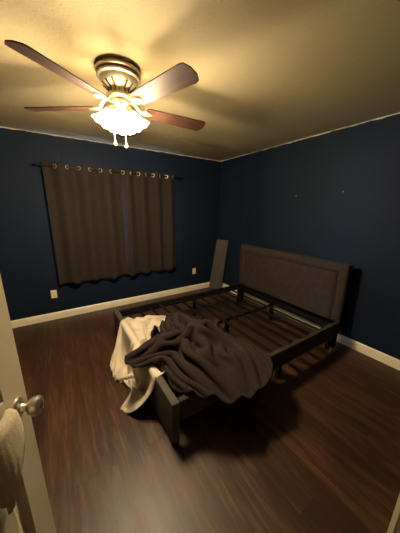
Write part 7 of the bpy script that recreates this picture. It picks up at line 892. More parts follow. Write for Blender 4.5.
[7,0,3,2,8,-1,2,7,-2,2,8,-2,1,7,0,1,8,0,0,8,3,1,7,3,1,7,4,2,6,5,3,6,5,2,7,5,1,7,5,2,7,5,1,7,5,2,8,4,1,8,4,1,9,3,0,8,2,0,10,1,0,9,0,0,9,0,-1,9,-2,-2,9,-2,-1,9,-1,-2,9,-2,-2,8,-2,-2,9,-1,-2,9,0,-1,9,-1,-2,9,1,-2,9,1,-2,9,2,-2,8,2,-2,8,4,-3,8,5,-2,7,5,-3,7,5,-3,7,5,-3,7,6,-3,6,6,-3,6,6,-3,6,7,-2,6,7,-4,5,8,-5,8,3,-7,8,-2,-5,3,-9,-3,-2,-9,-1,-7,-7,-2,-3,-9,-3,1,-9,-1,6,-8,4,7,-6,4,6,-6,2,7,-5,-1,8,-4,-1,8,-5,-1,7,-4,1,8,-6,1,7,-5,3,7,-4,4,8,-1,4,8,-1,3,9,1,2,8,1,3,8,2,3,9,2,2,8,2,2,8,3,2,8,2,1,8,4,0,8,3,-1,7,4,0,8,3,3,8,1,2,8,-1,2,8,-3,0,7,-5,-1,6,-5,-2,7,-5,-2,6,-5,-3,6,-4,-4,5,-5,-3,6,-4,-2,6,-5,0,6,-4,2,6,-4,3,6,-1],
[6,0,4,2,8,-2,2,7,-1,2,8,-2,2,7,-1,1,9,-1,1,7,0,0,9,1,0,7,3,1,8,4,1,6,4,1,7,5,2,7,5,2,6,5,2,7,5,2,8,4,2,8,4,2,8,3,1,8,3,1,9,2,1,9,2,0,10,1,-1,9,0,-2,9,-1,-2,9,-1,-2,9,0,-2,8,-1,-2,9,0,-3,8,0,-2,9,0,-1,9,0,-3,8,3,-1,9,0,-3,7,4,-1,9,3,-3,7,5,-2,8,4,-3,7,5,-2,7,6,-3,6,5,-2,8,5,-3,6,6,-3,8,5,-2,6,6,-5,8,5,-6,8,1,-7,6,-4,-4,1,-9,-3,-1,-9,-1,-6,-8,-1,-6,-7,-4,-3,-10,-4,3,-9,0,6,-7,1,7,-6,1,8,-5,-2,8,-5,-1,8,-4,3,8,-6,4,7,-4,5,7,-2,5,8,-1,4,8,-1,3,9,2,2,8,2,2,9,3,2,8,3,2,8,2,2,8,3,1,8,3,0,8,3,-1,8,4,1,8,3,2,8,2,4,8,0,3,8,-2,1,7,-4,-1,7,-5,-1,6,-5,-3,7,-5,-2,6,-5,-4,6,-4,-3,6,-5,-4,6,-4,-3,5,-4,0,6,-5,2,6,-4,4,7,-1,2,6,2],
[6,1,4,2,8,-1,1,8,-2,2,8,-1,2,7,-2,2,8,-2,2,8,-1,0,8,0,0,8,0,0,8,3,0,7,3,0,8,4,0,7,4,1,7,5,1,7,4,1,8,4,3,7,4,3,8,3,3,8,3,2,8,2,2,9,1,1,9,2,0,9,1,0,9,2,-2,9,1,-2,9,0,-2,8,1,-2,9,0,-3,8,1,-2,9,1,-2,8,2,-2,8,1,-2,9,3,-2,8,2,-2,8,4,-2,7,4,-1,8,4,-3,8,4,-2,8,4,-3,7,4,-3,8,5,-3,7,4,-3,8,4,-4,8,4,-5,7,4,-7,8,2,-7,6,-3,-6,1,-9,-1,-2,-10,-2,-5,-8,0,-6,-8,-1,-6,-8,-4,-2,-9,-4,2,-9,-1,7,-7,-1,8,-6,-1,8,-5,2,9,-4,5,8,-2,6,7,-1,5,8,-1,4,8,2,3,9,2,2,9,2,1,8,3,1,9,3,1,8,3,0,8,3,-1,8,3,1,9,3,1,8,3,3,7,3,4,8,1,4,7,-2,3,7,-3,1,8,-5,-1,6,-5,-3,7,-5,-2,6,-4,-4,7,-5,-3,6,-4,-5,6,-3,-3,5,-5,-2,6,-5,-1,6,-5,3,7,-4,3,6,-1,3,7,3,1,6,4],
[6,1,3,1,8,0,1,8,-1,2,8,-1,1,7,-1,3,8,-2,2,8,-2,2,8,-2,1,8,-1,0,8,0,-1,8,2,0,8,3,-1,8,3,-1,8,3,-1,7,3,0,8,4,0,7,4,1,8,4,3,8,2,4,8,1,3,8,1,3,9,2,2,8,1,0,9,2,0,9,1,0,9,2,-2,9,2,-1,9,1,-2,8,2,-2,9,1,-2,8,2,-2,8,2,-2,9,3,-2,8,2,-2,9,3,-2,8,3,-3,8,3,-2,8,4,-3,8,3,-4,8,4,-3,7,4,-5,8,3,-5,7,4,-5,7,3,-6,6,4,-3,9,3,-6,8,-1,-8,3,-8,-1,-3,-10,0,-5,-8,0,-6,-8,-1,-6,-7,-1,-5,-8,-3,-2,-9,-2,4,-9,-2,7,-6,0,8,-4,3,9,-1,4,8,1,5,7,1,3,9,2,3,9,2,2,8,2,1,9,3,1,8,3,-1,9,4,-1,8,2,0,9,3,1,8,3,4,8,2,4,7,1,5,7,0,4,7,-2,2,8,-5,0,7,-5,-1,7,-5,-3,6,-4,-3,7,-5,-4,6,-4,-5,6,-3,-4,6,-3,-3,6,-5,-1,6,-5,0,6,-6,3,6,-3,4,7,-1,2,7,3,0,6,4,2,6,3],
[7,1,1,1,9,1,0,8,1,1,8,0,1,8,-1,1,8,-1,2,8,-2,3,7,-2,2,8,-2,2,8,-1,0,8,-1,-1,6,1,-1,10,4,-1,8,1,-1,8,2,-1,8,3,-2,8,2,-2,8,2,-1,8,3,2,8,3,3,8,1,4,8,0,3,9,0,3,8,1,1,9,1,0,9,2,0,9,2,-1,8,2,-1,9,2,-1,9,2,-1,9,2,-2,8,3,-1,9,2,-3,8,2,-2,9,3,-4,8,2,-3,8,3,-4,8,3,-4,8,3,-4,7,4,-5,7,4,-6,7,3,-6,6,3,-6,5,4,-6,7,4,-2,8,3,1,10,0,-6,8,-5,-2,-2,-11,1,-6,-8,1,-7,-6,-2,-5,-8,0,-7,-6,-1,-5,-8,-2,1,-9,-2,7,-7,0,9,-1,0,7,7,1,9,3,3,8,1,3,9,1,2,8,2,2,8,2,1,9,3,0,8,3,0,8,3,0,9,3,2,8,2,4,8,1,5,7,0,5,7,-2,3,7,-4,2,6,-4,0,7,-6,-2,7,-5,-4,7,-4,-3,6,-4,-5,7,-3,-4,6,-2,-4,7,-4,-2,5,-5,-1,6,-6,1,6,-5,4,6,-3,3,7,0,2,7,3,-1,6,3,1,7,4,4,6,1],
[6,2,-2,1,9,2,1,7,2,1,8,2,0,8,1,0,9,0,1,7,-1,2,9,-1,2,7,-2,3,8,-2,2,7,-2,0,9,0,0,8,0,-1,9,0,-2,8,1,-1,8,3,-2,8,2,-2,8,1,-3,8,0,-2,8,1,0,8,1,1,8,1,3,9,1,2,8,1,3,8,0,1,9,1,1,9,1,1,9,2,-1,8,2,-1,9,2,-1,9,2,-2,9,3,-2,8,2,-2,9,2,-4,8,3,-3,8,2,-4,8,3,-4,8,3,-5,7,3,-5,7,4,-6,5,4,-7,6,4,-6,6,4,-6,5,5,-6,7,4,-3,9,2,2,9,-1,8,9,-3,-2,2,-9,0,-5,-9,0,-7,-6,1,-8,-5,0,-7,-5,-1,-5,-9,-2,0,-9,-2,8,-5,-1,10,-1,1,6,6,1,6,7,0,8,4,2,8,2,2,9,2,2,8,1,0,8,4,0,8,3,-1,9,4,1,9,2,5,7,0,5,7,-2,4,6,-4,3,7,-5,1,7,-5,-1,6,-5,-2,7,-5,-4,7,-4,-4,7,-3,-5,6,-2,-4,7,-3,-3,6,-4,-2,6,-5,0,6,-5,3,6,-5,3,6,-3,4,7,1,1,7,2,-1,7,4,2,6,3,3,7,1,2,5,-4],
[5,4,-4,2,8,3,1,7,3,2,8,3,0,8,2,0,8,2,1,8,1,0,8,0,0,8,-1,2,8,-2,3,8,-2,3,8,-2,1,8,-2,-1,8,-2,-1,8,0,-2,8,2,-2,8,2,-2,9,1,-3,8,-1,-3,8,-2,-3,7,-1,-1,9,1,0,8,1,0,8,1,1,9,2,1,8,1,1,9,1,1,8,1,1,9,2,-1,9,1,-1,8,2,-1,9,2,-3,8,3,-2,9,2,-4,8,3,-4,7,2,-4,8,3,-5,7,3,-5,7,4,-5,5,5,-7,5,5,-6,6,3,-6,6,4,-7,5,4,-4,8,2,1,10,1,6,7,1,8,5,1,4,6,-7,1,-1,-10,-1,-6,-7,0,-8,-4,0,-9,-4,0,-4,-9,-2,1,-9,-2,8,-4,-2,9,-1,1,7,6,2,5,7,1,6,5,1,8,5,1,7,3,0,9,3,1,8,3,-1,7,4,0,9,3,3,9,0,4,7,-4,3,5,-6,1,6,-6,1,7,-5,-1,7,-5,-3,7,-4,-4,6,-3,-5,7,-2,-4,7,-2,-4,6,-4,-2,6,-4,-1,6,-5,1,6,-5,3,7,-3,4,6,-3,3,7,1,1,7,3,0,7,3,2,7,3,3,6,0,2,6,-4,-1,5,-5],
[5,3,-3,1,9,2,1,7,2,2,7,3,2,7,4,1,8,3,1,8,3,0,8,2,0,8,2,0,9,-1,0,8,-1,3,8,-2,2,7,-2,2,9,-3,0,8,-3,-2,8,-2,-2,8,1,-2,8,0,-3,8,0,-3,8,-2,-3,8,-3,-3,8,-2,-2,8,0,-2,8,1,0,9,1,-1,8,2,-1,8,2,0,8,2,-1,9,2,-1,8,2,-1,8,2,-2,8,3,-3,8,3,-2,7,2,-4,8,3,-3,8,2,-5,7,3,-3,7,3,-6,6,4,-5,5,4,-6,7,3,-3,8,2,-7,4,3,-6,7,3,-1,9,3,5,7,2,7,2,6,8,5,1,6,7,-3,3,1,-9,0,-3,-9,-1,-7,-6,-1,-8,-4,0,-3,-9,-1,2,-9,-3,8,-3,-2,8,-2,-3,9,1,2,6,7,4,5,7,2,5,7,1,6,5,1,8,4,0,7,4,0,8,4,0,8,2,1,8,-4,0,5,-7,1,5,-6,0,7,-5,-2,6,-5,-3,7,-4,-4,7,-2,-4,7,-2,-4,6,-3,-3,7,-4,-1,6,-5,0,6,-4,2,6,-4,4,7,-2,3,7,-2,3,7,2,0,7,3,0,7,3,3,6,2,3,7,-1,2,6,-4,-1,5,-5,-1,5,-5],
[6,4,-2,0,9,0,0,8,2,1,8,3,2,7,3,3,7,4,1,7,4,2,8,3,0,7,3,0,8,3,0,9,1,0,9,-1,0,8,-2,1,8,-3,2,8,-3,1,8,-3,-1,7,-3,-2,9,-2,-3,7,-1,-3,8,-2,-3,8,-3,-2,8,-2,-3,8,-3,-3,8,-1,-3,8,0,-2,8,2,-2,8,1,-2,8,2,-2,8,2,-2,8,3,-3,7,3,-3,8,3,-3,7,3,-3,7,3,-4,7,3,-3,7,3,-5,7,3,-4,7,3,-4,7,3,-4,7,2,-2,8,2,-6,6,2,-5,7,3,-1,8,3,4,6,6,3,-1,8,5,3,7,8,6,2,6,6,-3,4,2,-9,2,-2,-8,-1,-5,-7,0,-8,-7,1,1,-9,-2,6,-7,-3,7,-3,-2,8,-3,-3,8,-1,-3,9,3,3,5,7,5,4,7,4,3,7,2,6,6,0,7,4,-1,8,3,-3,7,-3,-7,4,-3,0,5,-6,0,6,-6,-1,6,-5,-2,7,-3,-4,7,-2,-4,7,-3,-2,6,-4,-2,7,-4,-1,6,-5,1,6,-4,3,7,-2,4,7,-1,3,6,0,2,7,2,0,7,3,1,7,3,3,7,1,3,6,-3,2,6,-4,-2,5,-5,-3,5,-4,2,5,-5],
[6,4,3,1,8,-3,-1,8,0,0,8,1,0,8,2,2,8,4,2,6,3,3,8,5,2,6,3,1,8,4,0,8,3,0,9,2,-1,8,0,-1,9,-1,0,8,-2,0,9,-3,1,7,-4,0,8,-4,-1,8,-3,-3,8,-3,-2,8,-3,-3,7,-3,-3,8,-3,-3,8,-3,-3,8,-1,-3,8,-1,-3,8,1,-3,9,1,-4,7,1,-3,8,2,-3,7,3,-4,7,3,-4,7,3,-4,7,3,-4,7,4,-4,6,3,-5,7,3,-5,6,3,-3,8,2,-2,8,2,-2,8,3,-4,7,2,-1,8,4,3,6,6,3,0,8,0,-3,9,5,2,7,7,5,5,6,6,-3,5,3,-8,1,-2,-8,1,-6,-8,3,0,-8,0,6,-7,-5,6,-4,-5,7,-2,1,7,-5,-1,7,-5,-3,8,-1,0,8,5,2,5,7,6,1,6,4,4,7,0,8,4,-3,8,0,-8,1,-3,-8,2,-2,-5,7,-3,-1,6,-5,1,6,-6,-3,7,-2,-2,6,-4,-1,7,-4,-1,6,-5,1,6,-4,2,7,-3,3,7,-1,4,7,-1,3,6,2,0,7,3,0,7,3,3,7,2,3,7,0,3,6,-3,0,5,-5,-3,5,-5,-4,5,-3,0,5,-6,4,5,-2],
[5,4,4,1,8,-3,1,8,-2,0,8,-2,-1,8,0,0,9,2,0,7,4,1,8,4,2,6,4,4,8,3,2,7,3,1,8,4,0,9,2,-1,8,1,-1,8,1,-2,9,-2,-1,8,-2,-1,8,-4,0,8,-4,0,7,-4,-2,8,-4,-2,8,-3,-2,7,-4,-3,8,-3,-2,8,-3,-3,9,-2,-3,8,-1,-4,8,0,-4,8,0,-4,7,2,-4,8,2,-4,7,2,-5,7,2,-5,6,3,-5,6,2,-6,6,3,-5,6,3,-5,7,3,-2,8,3,-1,8,3,-2,9,2,-1,8,3,2,5,8,3,2,8,0,-5,8,1,-3,8,3,2,9,6,5,5,6,6,-3,6,3,-6,2,-3,-8,5,1,-8,1,7,-6,-5,6,-4,-8,4,-2,-2,7,-4,-3,7,-4,4,6,-5,3,5,-5,0,8,0,0,8,3,4,4,7,4,3,7,-1,8,2,-5,7,-1,-8,2,-3,-8,-1,-2,-8,1,-3,-4,6,-4,-1,7,-5,-1,7,-4,1,6,-4,1,6,-5,2,6,-3,3,7,-2,3,7,0,4,7,0,1,7,3,0,6,4,1,7,3,3,6,2,4,7,-2,2,6,-4,-1,5,-5,-4,5,-4,-4,5,-4,-1,5,-5,3,5,-3,5,6,0],
[4,3,3,1,9,-2,1,7,-2,1,8,-3,1,8,-1,-1,9,-1,-1,8,1,-1,8,3,0,7,3,1,8,4,3,7,3,4,8,2,3,7,3,0,9,3,0,8,3,-2,9,1,-2,8,0,-3,8,-2,-2,8,-2,-2,7,-4,-1,8,-4,0,8,-4,-1,7,-4,-2,8,-3,-2,8,-3,-2,8,-3,-3,8,-2,-3,9,-2,-3,8,0,-4,8,0,-4,7,1,-5,8,2,-5,6,2,-5,7,2,-5,6,2,-6,6,2,-5,6,2,-5,7,2,-4,7,2,-2,8,2,0,8,4,2,6,6,2,3,8,2,0,9,0,-4,8,1,-4,7,1,-1,9,6,4,7,5,7,1,6,2,-8,5,2,-7,2,7,-5,-4,8,-4,-7,4,-4,-7,4,-3,-5,7,-4,0,8,-4,4,6,-5,7,3,-5,4,5,-4,2,8,-1,2,7,4,3,5,6,-4,7,-1,-7,5,-1,-7,1,-3,-8,-1,-2,-8,-1,-3,-6,4,-3,-2,7,-5,0,7,-4,3,6,-4,5,7,-2,3,6,-1,3,7,-1,3,7,3,1,7,3,-1,6,5,2,7,3,4,6,0,3,7,-3,1,5,-5,-1,5,-5,-4,5,-3,-5,5,-3,-1,5,-6,3,6,-3,5,6,0,1,5,5],
[6,5,4,-1,9,-2,1,7,-2,1,8,-2,1,8,-2,1,8,-3,0,8,0,-1,9,1,-2,7,4,-1,8,0,-1,8,2,3,8,3,3,7,2,4,8,2,2,8,3,0,8,3,-1,8,2,-3,8,1,-3,8,0,-3,8,-2,-3,7,-2,-3,7,-4,-1,8,-3,-1,8,-4,-1,7,-3,-1,8,-3,-2,8,-2,-2,9,-2,-3,8,-1,-3,8,-1,-4,8,0,-4,7,1,-4,8,1,-5,6,1,-6,7,2,-5,6,1,-5,6,2,-6,6,2,-4,7,0,-2,8,1,1,8,4,2,4,8,2,1,8,1,-3,8,1,-4,8,1,-2,8,2,-3,8,4,3,8,4,6,5,5,6,-5,3,6,-5,-2,8,-5,-6,5,-4,-7,4,-3,-6,6,-4,-2,8,-4,3,7,-5,5,5,-5,5,4,-4,5,4,-5,5,5,-3,4,7,1,-1,8,-3,-7,3,-2,-8,2,-1,-7,2,-2,-8,0,-2,-8,0,-2,-5,3,-5,-1,7,-4,3,7,-3,5,6,-1,4,7,0,3,7,0,3,6,3,0,7,5,-1,6,4,3,7,2,3,6,0,3,6,-4,0,6,-5,-2,5,-5,-5,4,-3,-4,5,-3,0,6,-5,3,5,-4,4,6,0,3,6,3,-2,4,6],
[6,3,0,-1,9,1,-1,8,0,0,8,-2,1,8,-2,2,8,-3,2,7,-2,-1,6,-1,-1,11,3,-2,8,0,-2,8,0,-2,9,-1,1,7,2,4,7,2,3,8,2,2,8,3,1,7,3,0,9,3,-2,8,2,-3,7,1,-4,8,0,-3,7,-2,-4,7,-2,-3,8,-3,-2,7,-3,-2,8,-2,-1,7,-2,-2,8,-2,-1,8,-1,-2,9,-1,-3,7,0,-3,8,0,-4,8,0,-5,7,1,-5,6,2,-6,5,2,-6,5,3,-4,7,1,-2,8,-3,-1,7,-4,0,8,4,2,5,7,2,-1,9,1,-3,8,1,-3,8,1,-4,7,3,0,8,4,2,8,4,4,7,-1,9,3,-2,8,-5,-2,6,-5,-5,6,-4,-6,5,-3,-3,6,-5,1,7,-5,4,4,-6,5,4,-5,5,3,-5,5,3,-5,5,5,-5,2,6,-6,-5,5,-6,-10,3,1,-6,2,-1,-8,1,1,-8,0,-3,-6,2,-5,-2,6,-5,2,8,-2,3,6,0,5,6,0,4,7,2,2,7,3,-1,6,5,1,6,4,2,7,1,4,7,-1,1,5,-4,0,5,-6,-3,5,-4,-5,5,-3,-4,5,-3,0,5,-6,3,6,-3,4,6,0,4,6,2,1,5,5,-3,4,6],
[5,5,-3,0,9,2,-1,7,2,0,9,1,-1,8,0,0,9,-2,2,7,-3,2,8,-3,0,8,0,-2,8,0,-2,7,0,-2,8,-6,-2,8,1,0,8,2,1,8,3,3,8,2,2,7,2,2,8,3,1,7,3,-1,8,3,-3,8,2,-3,7,1,-4,7,0,-4,7,-1,-4,7,-1,-3,7,-2,-3,7,-2,-3,7,-1,-3,8,-1,-2,8,-1,-2,8,0,-1,8,0,-3,7,0,-4,7,1,-6,4,2,-6,6,3,-3,8,0,-1,7,-4,-3,4,-8,-1,8,-2,1,9,3,2,3,9,2,-1,8,0,-5,7,1,-3,8,2,-1,8,2,3,8,3,5,6,5,4,7,0,8,6,-3,8,0,-4,7,-4,-5,5,-3,-5,6,-3,-2,4,-7,2,1,-8,3,2,-7,4,3,-5,6,3,-5,4,3,-6,3,4,-7,-5,4,-8,-4,5,-3,-9,5,-1,-7,2,3,-8,1,-1,-6,2,-5,-2,4,-7,2,8,-1,2,7,-1,1,5,6,3,7,2,5,6,0,0,7,4,1,6,4,3,7,1,3,6,-2,1,6,-4,-2,5,-6,-3,4,-4,-6,4,-2,-3,5,-5,0,6,-5,3,6,-3,4,6,0,4,5,2,1,6,4,-1,4,5,-2,4,5],
[5,4,-3,-1,9,2,0,7,2,1,9,3,-1,8,2,-1,9,1,-1,7,-2,1,9,-2,2,7,-3,1,8,-3,-2,8,-4,-2,7,-3,-2,7,-2,-3,9,0,-1,7,2,0,8,3,2,8,2,2,7,2,2,8,3,2,8,3,-1,7,3,-1,8,3,-3,7,2,-4,7,2,-4,7,0,-4,6,0,-4,7,0,-3,7,-1,-4,7,0,-4,7,0,-3,7,0,-2,7,0,-2,8,0,-3,7,1,-6,5,2,-2,8,-1,-1,7,-4,-1,3,-8,-4,4,-7,-1,9,-1,1,8,3,2,2,9,1,-3,8,1,-4,7,2,0,8,1,4,7,0,5,7,1,5,6,4,4,6,4,6,6,-1,8,4,-5,8,-1,-5,5,-4,-4,4,-6,-3,-5,-7,-2,-1,-7,2,3,-8,5,3,-6,4,2,-5,3,3,-6,1,4,-10,-5,6,-4,-8,4,-2,-5,4,2,-8,3,-1,-6,2,-4,-1,5,-7,2,7,-2,1,7,0,2,8,0,1,4,7,0,5,6,3,6,2,3,7,2,3,7,1,3,6,-2,0,5,-6,-2,5,-5,-4,4,-4,-6,4,-2,-4,5,-5,1,5,-5,3,6,-3,4,6,0,3,6,1,2,6,5,0,5,5,-3,4,5,-1,4,5],
[6,5,-1,-2,10,0,-1,7,2,0,9,2,0,8,3,0,8,3,-1,8,2,-2,9,-1,0,8,-3,1,7,-3,1,7,-4,0,8,-5,-1,7,-3,-3,7,-3,-2,7,-1,-3,8,1,-1,8,2,0,8,3,2,7,3,2,7,2,2,8,3,1,7,3,-1,8,3,-2,7,3,-3,7,3,-4,6,2,-3,7,1,-4,6,1,-5,7,1,-4,6,1,-4,7,2,-3,7,1,-3,7,0,-2,7,0,-3,8,-1,-1,6,-5,-2,3,-7,-3,1,-8,-2,5,-7,-1,9,0,1,7,4,1,1,8,2,-2,8,2,1,8,1,4,6,-2,5,6,-3,5,5,-1,5,7,3,4,6,6,4,4,3,7,4,-2,8,1,-5,6,-4,-5,0,-7,-2,-6,-5,-3,-5,-6,-3,0,-7,1,4,-8,5,3,-5,3,3,-7,-3,5,-7,-5,4,-5,-5,5,2,-7,4,-1,-5,3,-4,-1,5,-6,3,7,-2,2,7,-1,2,8,0,2,6,3,0,5,5,0,3,8,3,7,3,3,7,1,3,6,-4,-1,5,-5,-2,5,-5,-5,3,-4,-6,4,-2,-3,5,-5,0,5,-5,3,6,-3,4,6,0,3,6,1,2,6,4,0,5,5,-3,4,5,-1,5,5,0,5,5],
[5,4,1,-1,10,-1,-2,8,-1,-1,9,2,-1,7,2,0,9,3,1,8,3,-1,8,2,-2,8,1,-2,9,-2,0,7,-4,2,7,-5,0,7,-4,0,7,-5,-2,7,-4,-3,7,-2,-3,7,1,-2,8,2,-1,7,2,0,8,3,1,7,3,3,8,2,1,7,3,0,7,3,-2,7,4,-2,7,3,-3,7,2,-3,6,3,-4,7,2,-4,6,3,-3,6,3,-4,6,2,-3,8,1,-2,8,-1,-2,6,-4,-2,3,-8,-2,1,-7,-3,2,-8,-2,5,-6,-1,9,1,1,6,5,2,1,7,2,3,7,0,5,6,-4,5,5,-6,3,5,-3,5,6,2,5,6,5,3,5,7,2,4,3,6,4,0,9,2,-5,6,-4,-6,0,-7,-2,-5,-6,0,-8,-4,-4,-4,-5,-4,1,-7,0,4,-7,3,3,-6,-3,5,-5,-4,5,-5,-7,4,1,-5,4,-4,0,6,-6,4,6,-2,3,7,0,2,7,-1,2,7,2,1,6,5,0,4,6,1,5,6,3,6,1,3,7,-3,-1,5,-5,-2,4,-6,-6,4,-3,-6,3,-2,-4,4,-5,0,6,-5,3,6,-3,4,6,0,4,6,0,2,6,5,-1,5,5,-3,4,5,-2,5,5,-2,5,5,2,5,5],
[5,6,2,-1,10,-2,-2,8,-1,-1,9,-1,-2,8,2,-2,9,0,0,7,3,2,9,3,0,7,3,-2,9,1,-3,7,-1,-2,8,-4,1,6,-5,2,7,-4,0,7,-5,-1,6,-4,-3,7,-3,-3,7,-1,-4,7,1,-2,7,2,-1,7,4,0,8,3,1,7,2,2,7,3,1,7,2,-1,8,4,-1,6,3,-2,7,3,-3,7,3,-3,6,3,-3,6,3,-3,6,4,-2,7,2,-3,8,1,-3,6,-5,-2,4,-7,-1,-1,-8,-1,1,-8,-3,5,-6,-2,8,0,1,7,5,2,3,6,-1,6,6,-5,5,4,-7,1,4,-5,4,5,0,6,6,5,5,6,6,0,5,6,2,5,3,7,4,0,8,1,-4,6,-4,-6,1,-7,-3,-5,-6,0,-7,-4,-1,-6,-4,-5,-4,-6,-4,1,-6,-2,5,-6,-2,4,-5,-6,4,-2,-5,6,-4,1,6,-5,4,6,-2,4,7,0,3,6,0,2,7,3,0,7,4,-3,4,6,2,5,5,5,7,2,2,6,-3,0,5,-6,-3,4,-5,-6,3,-3,-6,4,-2,-4,4,-5,0,5,-5,3,6,-3,3,6,0,4,6,0,2,6,4,-2,5,5,-3,4,5,-2,5,5,-1,5,6,-1,4,5,3,5,3],
[4,5,3,-1,10,-2,-1,8,-2,-1,9,-1,-2,8,0,-2,9,0,-3,7,0,0,9,1,1,7,3,1,9,3,-1,7,2,-4,8,-1,-2,7,-3,0,7,-5,2,6,-4,1,7,-5,-1,6,-4,-2,7,-4,-4,6,-2,-4,7,0,-3,7,2,-2,7,3,-1,7,3,0,7,3,1,7,3,1,7,2,0,7,3,-1,7,3,-2,7,3,-3,6,3,-3,6,3,-1,6,3,-1,7,4,-1,7,2,-2,8,-1,-3,5,-6,-1,0,-8,-1,0,-8,-2,3,-7,-3,7,-2,1,7,4,-1,7,5,-6,4,4,-7,2,4,-6,4,5,-1,5,5,3,5,7,6,0,5,6,1,5,6,2,5,3,7,4,-1,9,0,-3,6,-3,-6,1,-6,-4,-3,-6,-2,-6,-5,0,-7,-4,-2,-5,-6,-5,-4,-6,-5,2,-5,-4,4,-5,-6,5,-3,-1,7,-4,4,7,-1,4,6,0,3,6,2,2,7,4,-1,6,3,-3,6,3,2,6,6,4,5,2,5,6,-3,-1,5,-5,-3,4,-6,-6,4,-3,-6,3,-1,-4,4,-5,-1,5,-6,3,6,-3,4,6,0,3,6,1,2,6,4,-1,5,5,-4,4,4,-1,5,5,-2,4,5,-1,5,5,2,5,4,4,6,-3],
[4,8,3,-3,10,-1,-1,7,-3,0,9,-2,-1,8,-2,-2,9,0,-2,10,-4,-3,5,0,0,8,3,1,8,3,1,7,3,-1,8,3,-4,7,0,-3,7,-3,0,6,-5,1,7,-4,2,6,-4,0,6,-5,-2,7,-4,-3,6,-3,-5,6,-1,-4,7,1,-3,6,2,-2,6,3,-2,7,3,-1,7,4,0,7,2,1,7,2,-2,7,3,-3,6,3,-4,5,4,-1,7,3,0,7,3,5,5,1,2,8,1,-2,7,-2,-4,5,-6,-1,0,-7,0,1,-8,-4,6,-5,-4,7,1,-3,5,4,-6,4,3,-5,4,5,-2,5,5,0,3,7,3,4,7,5,3,6,6,-1,4,6,1,5,3,7,4,0,8,0,-3,6,-4,-5,1,-6,-4,-3,-6,-3,-5,-5,-2,-6,-5,-1,-6,-4,-4,-4,-6,-4,-2,-6,-6,2,-4,-5,6,-4,0,8,-1,4,6,3,3,6,4,2,6,3,-2,6,3,-5,6,4,2,6,5,7,6,1,4,5,-3,1,5,-6,-3,4,-5,-6,4,-4,-6,3,-2,-4,5,-4,-1,5,-6,3,6,-3,4,6,0,3,6,1,2,6,4,0,5,5,-2,5,4,-4,4,4,-2,4,6,-1,4,5,3,6,3,3,7,-1,-3,3,-6],
[3,7,0,-3,9,2,-3,7,-2,0,9,-2,1,7,-4,-1,9,-2,-1,7,-4,-3,8,-2,-3,8,0,-1,8,2,1,7,3,1,8,4,0,7,3,-4,7,1,-3,7,-2,-2,6,-4,1,6,-5,2,7,-4,1,6,-5,-1,6,-4,-4,6,-4,-4,6,-2,-4,6,1,-4,6,1,-3,6,3,-3,6,3,-3,7,3,-1,6,3,-2,6,3,-3,6,3,-4,6,3,-1,7,4,1,7,2,5,6,0,6,5,0,3,8,0,-2,7,-2,-4,5,-4,-1,2,-8,-1,3,-7,-5,6,-1,-5,6,2,-5,4,4,-4,4,5,0,2,7,0,3,6,2,5,5,3,4,6,5,0,5,7,0,4,4,5,4,1,8,1,-4,6,-5,-5,0,-6,-3,-4,-5,-2,-6,-4,-3,-4,-6,-3,-5,-6,-2,-5,-4,-4,-3,-6,-6,2,-5,-4,7,-2,-2,4,7,1,5,5,3,6,3,0,6,4,-5,5,4,0,7,2,5,6,1,7,6,-4,1,3,-5,-2,5,-6,-5,4,-4,-5,4,-2,-5,4,-4,-1,5,-6,3,6,-3,4,6,0,3,6,2,2,6,3,0,6,5,-2,5,5,-4,3,4,-2,5,5,-1,5,5,3,5,3,3,7,-2,0,5,-5,-4,2,-4],
[1,9,-2,0,9,4,-4,7,1,-2,8,-2,0,7,-4,1,9,-3,0,6,-4,-1,8,-4,-3,7,-2,-3,9,0,-2,7,2,1,7,4,1,7,3,0,7,4,-3,7,2,-4,6,-2,-2,6,-4,0,7,-5,2,5,-4,1,6,-4,0,6,-5,-3,6,-4,-4,5,-2,-5,6,-1,-4,6,1,-5,6,1,-3,6,3,-2,6,3,-3,6,3,-4,5,3,-2,7,3,-2,6,3,0,7,3,3,8,1,6,5,0,6,4,-2,3,7,0,-2,8,-1,-3,4,-5,-3,4,-6,-3,5,-4,-4,6,2,-4,4,6,-2,-1,6,-3,-3,7,0,4,6,2,5,5,4,6,0,4,5,4,5,1,5,5,3,5,2,8,0,-4,6,-5,-5,-1,-6,-3,-5,-4,-2,-6,-5,-3,-4,-5,-2,-6,-5,-3,-4,-6,-5,-1,-6,-6,5,-3,-4,6,3,0,1,8,-1,1,7,1,5,4,-2,6,5,-2,6,3,1,7,0,6,5,-4,1,4,-7,-2,4,-5,-2,5,-5,-4,3,-4,-4,4,-4,-2,6,-5,2,6,-3,4,6,0,3,6,3,3,6,3,-1,5,5,-1,5,4,-4,4,4,-2,5,5,-1,5,5,3,6,3,4,6,-1,1,6,-5,-2,4,-5,-6,1,-4],
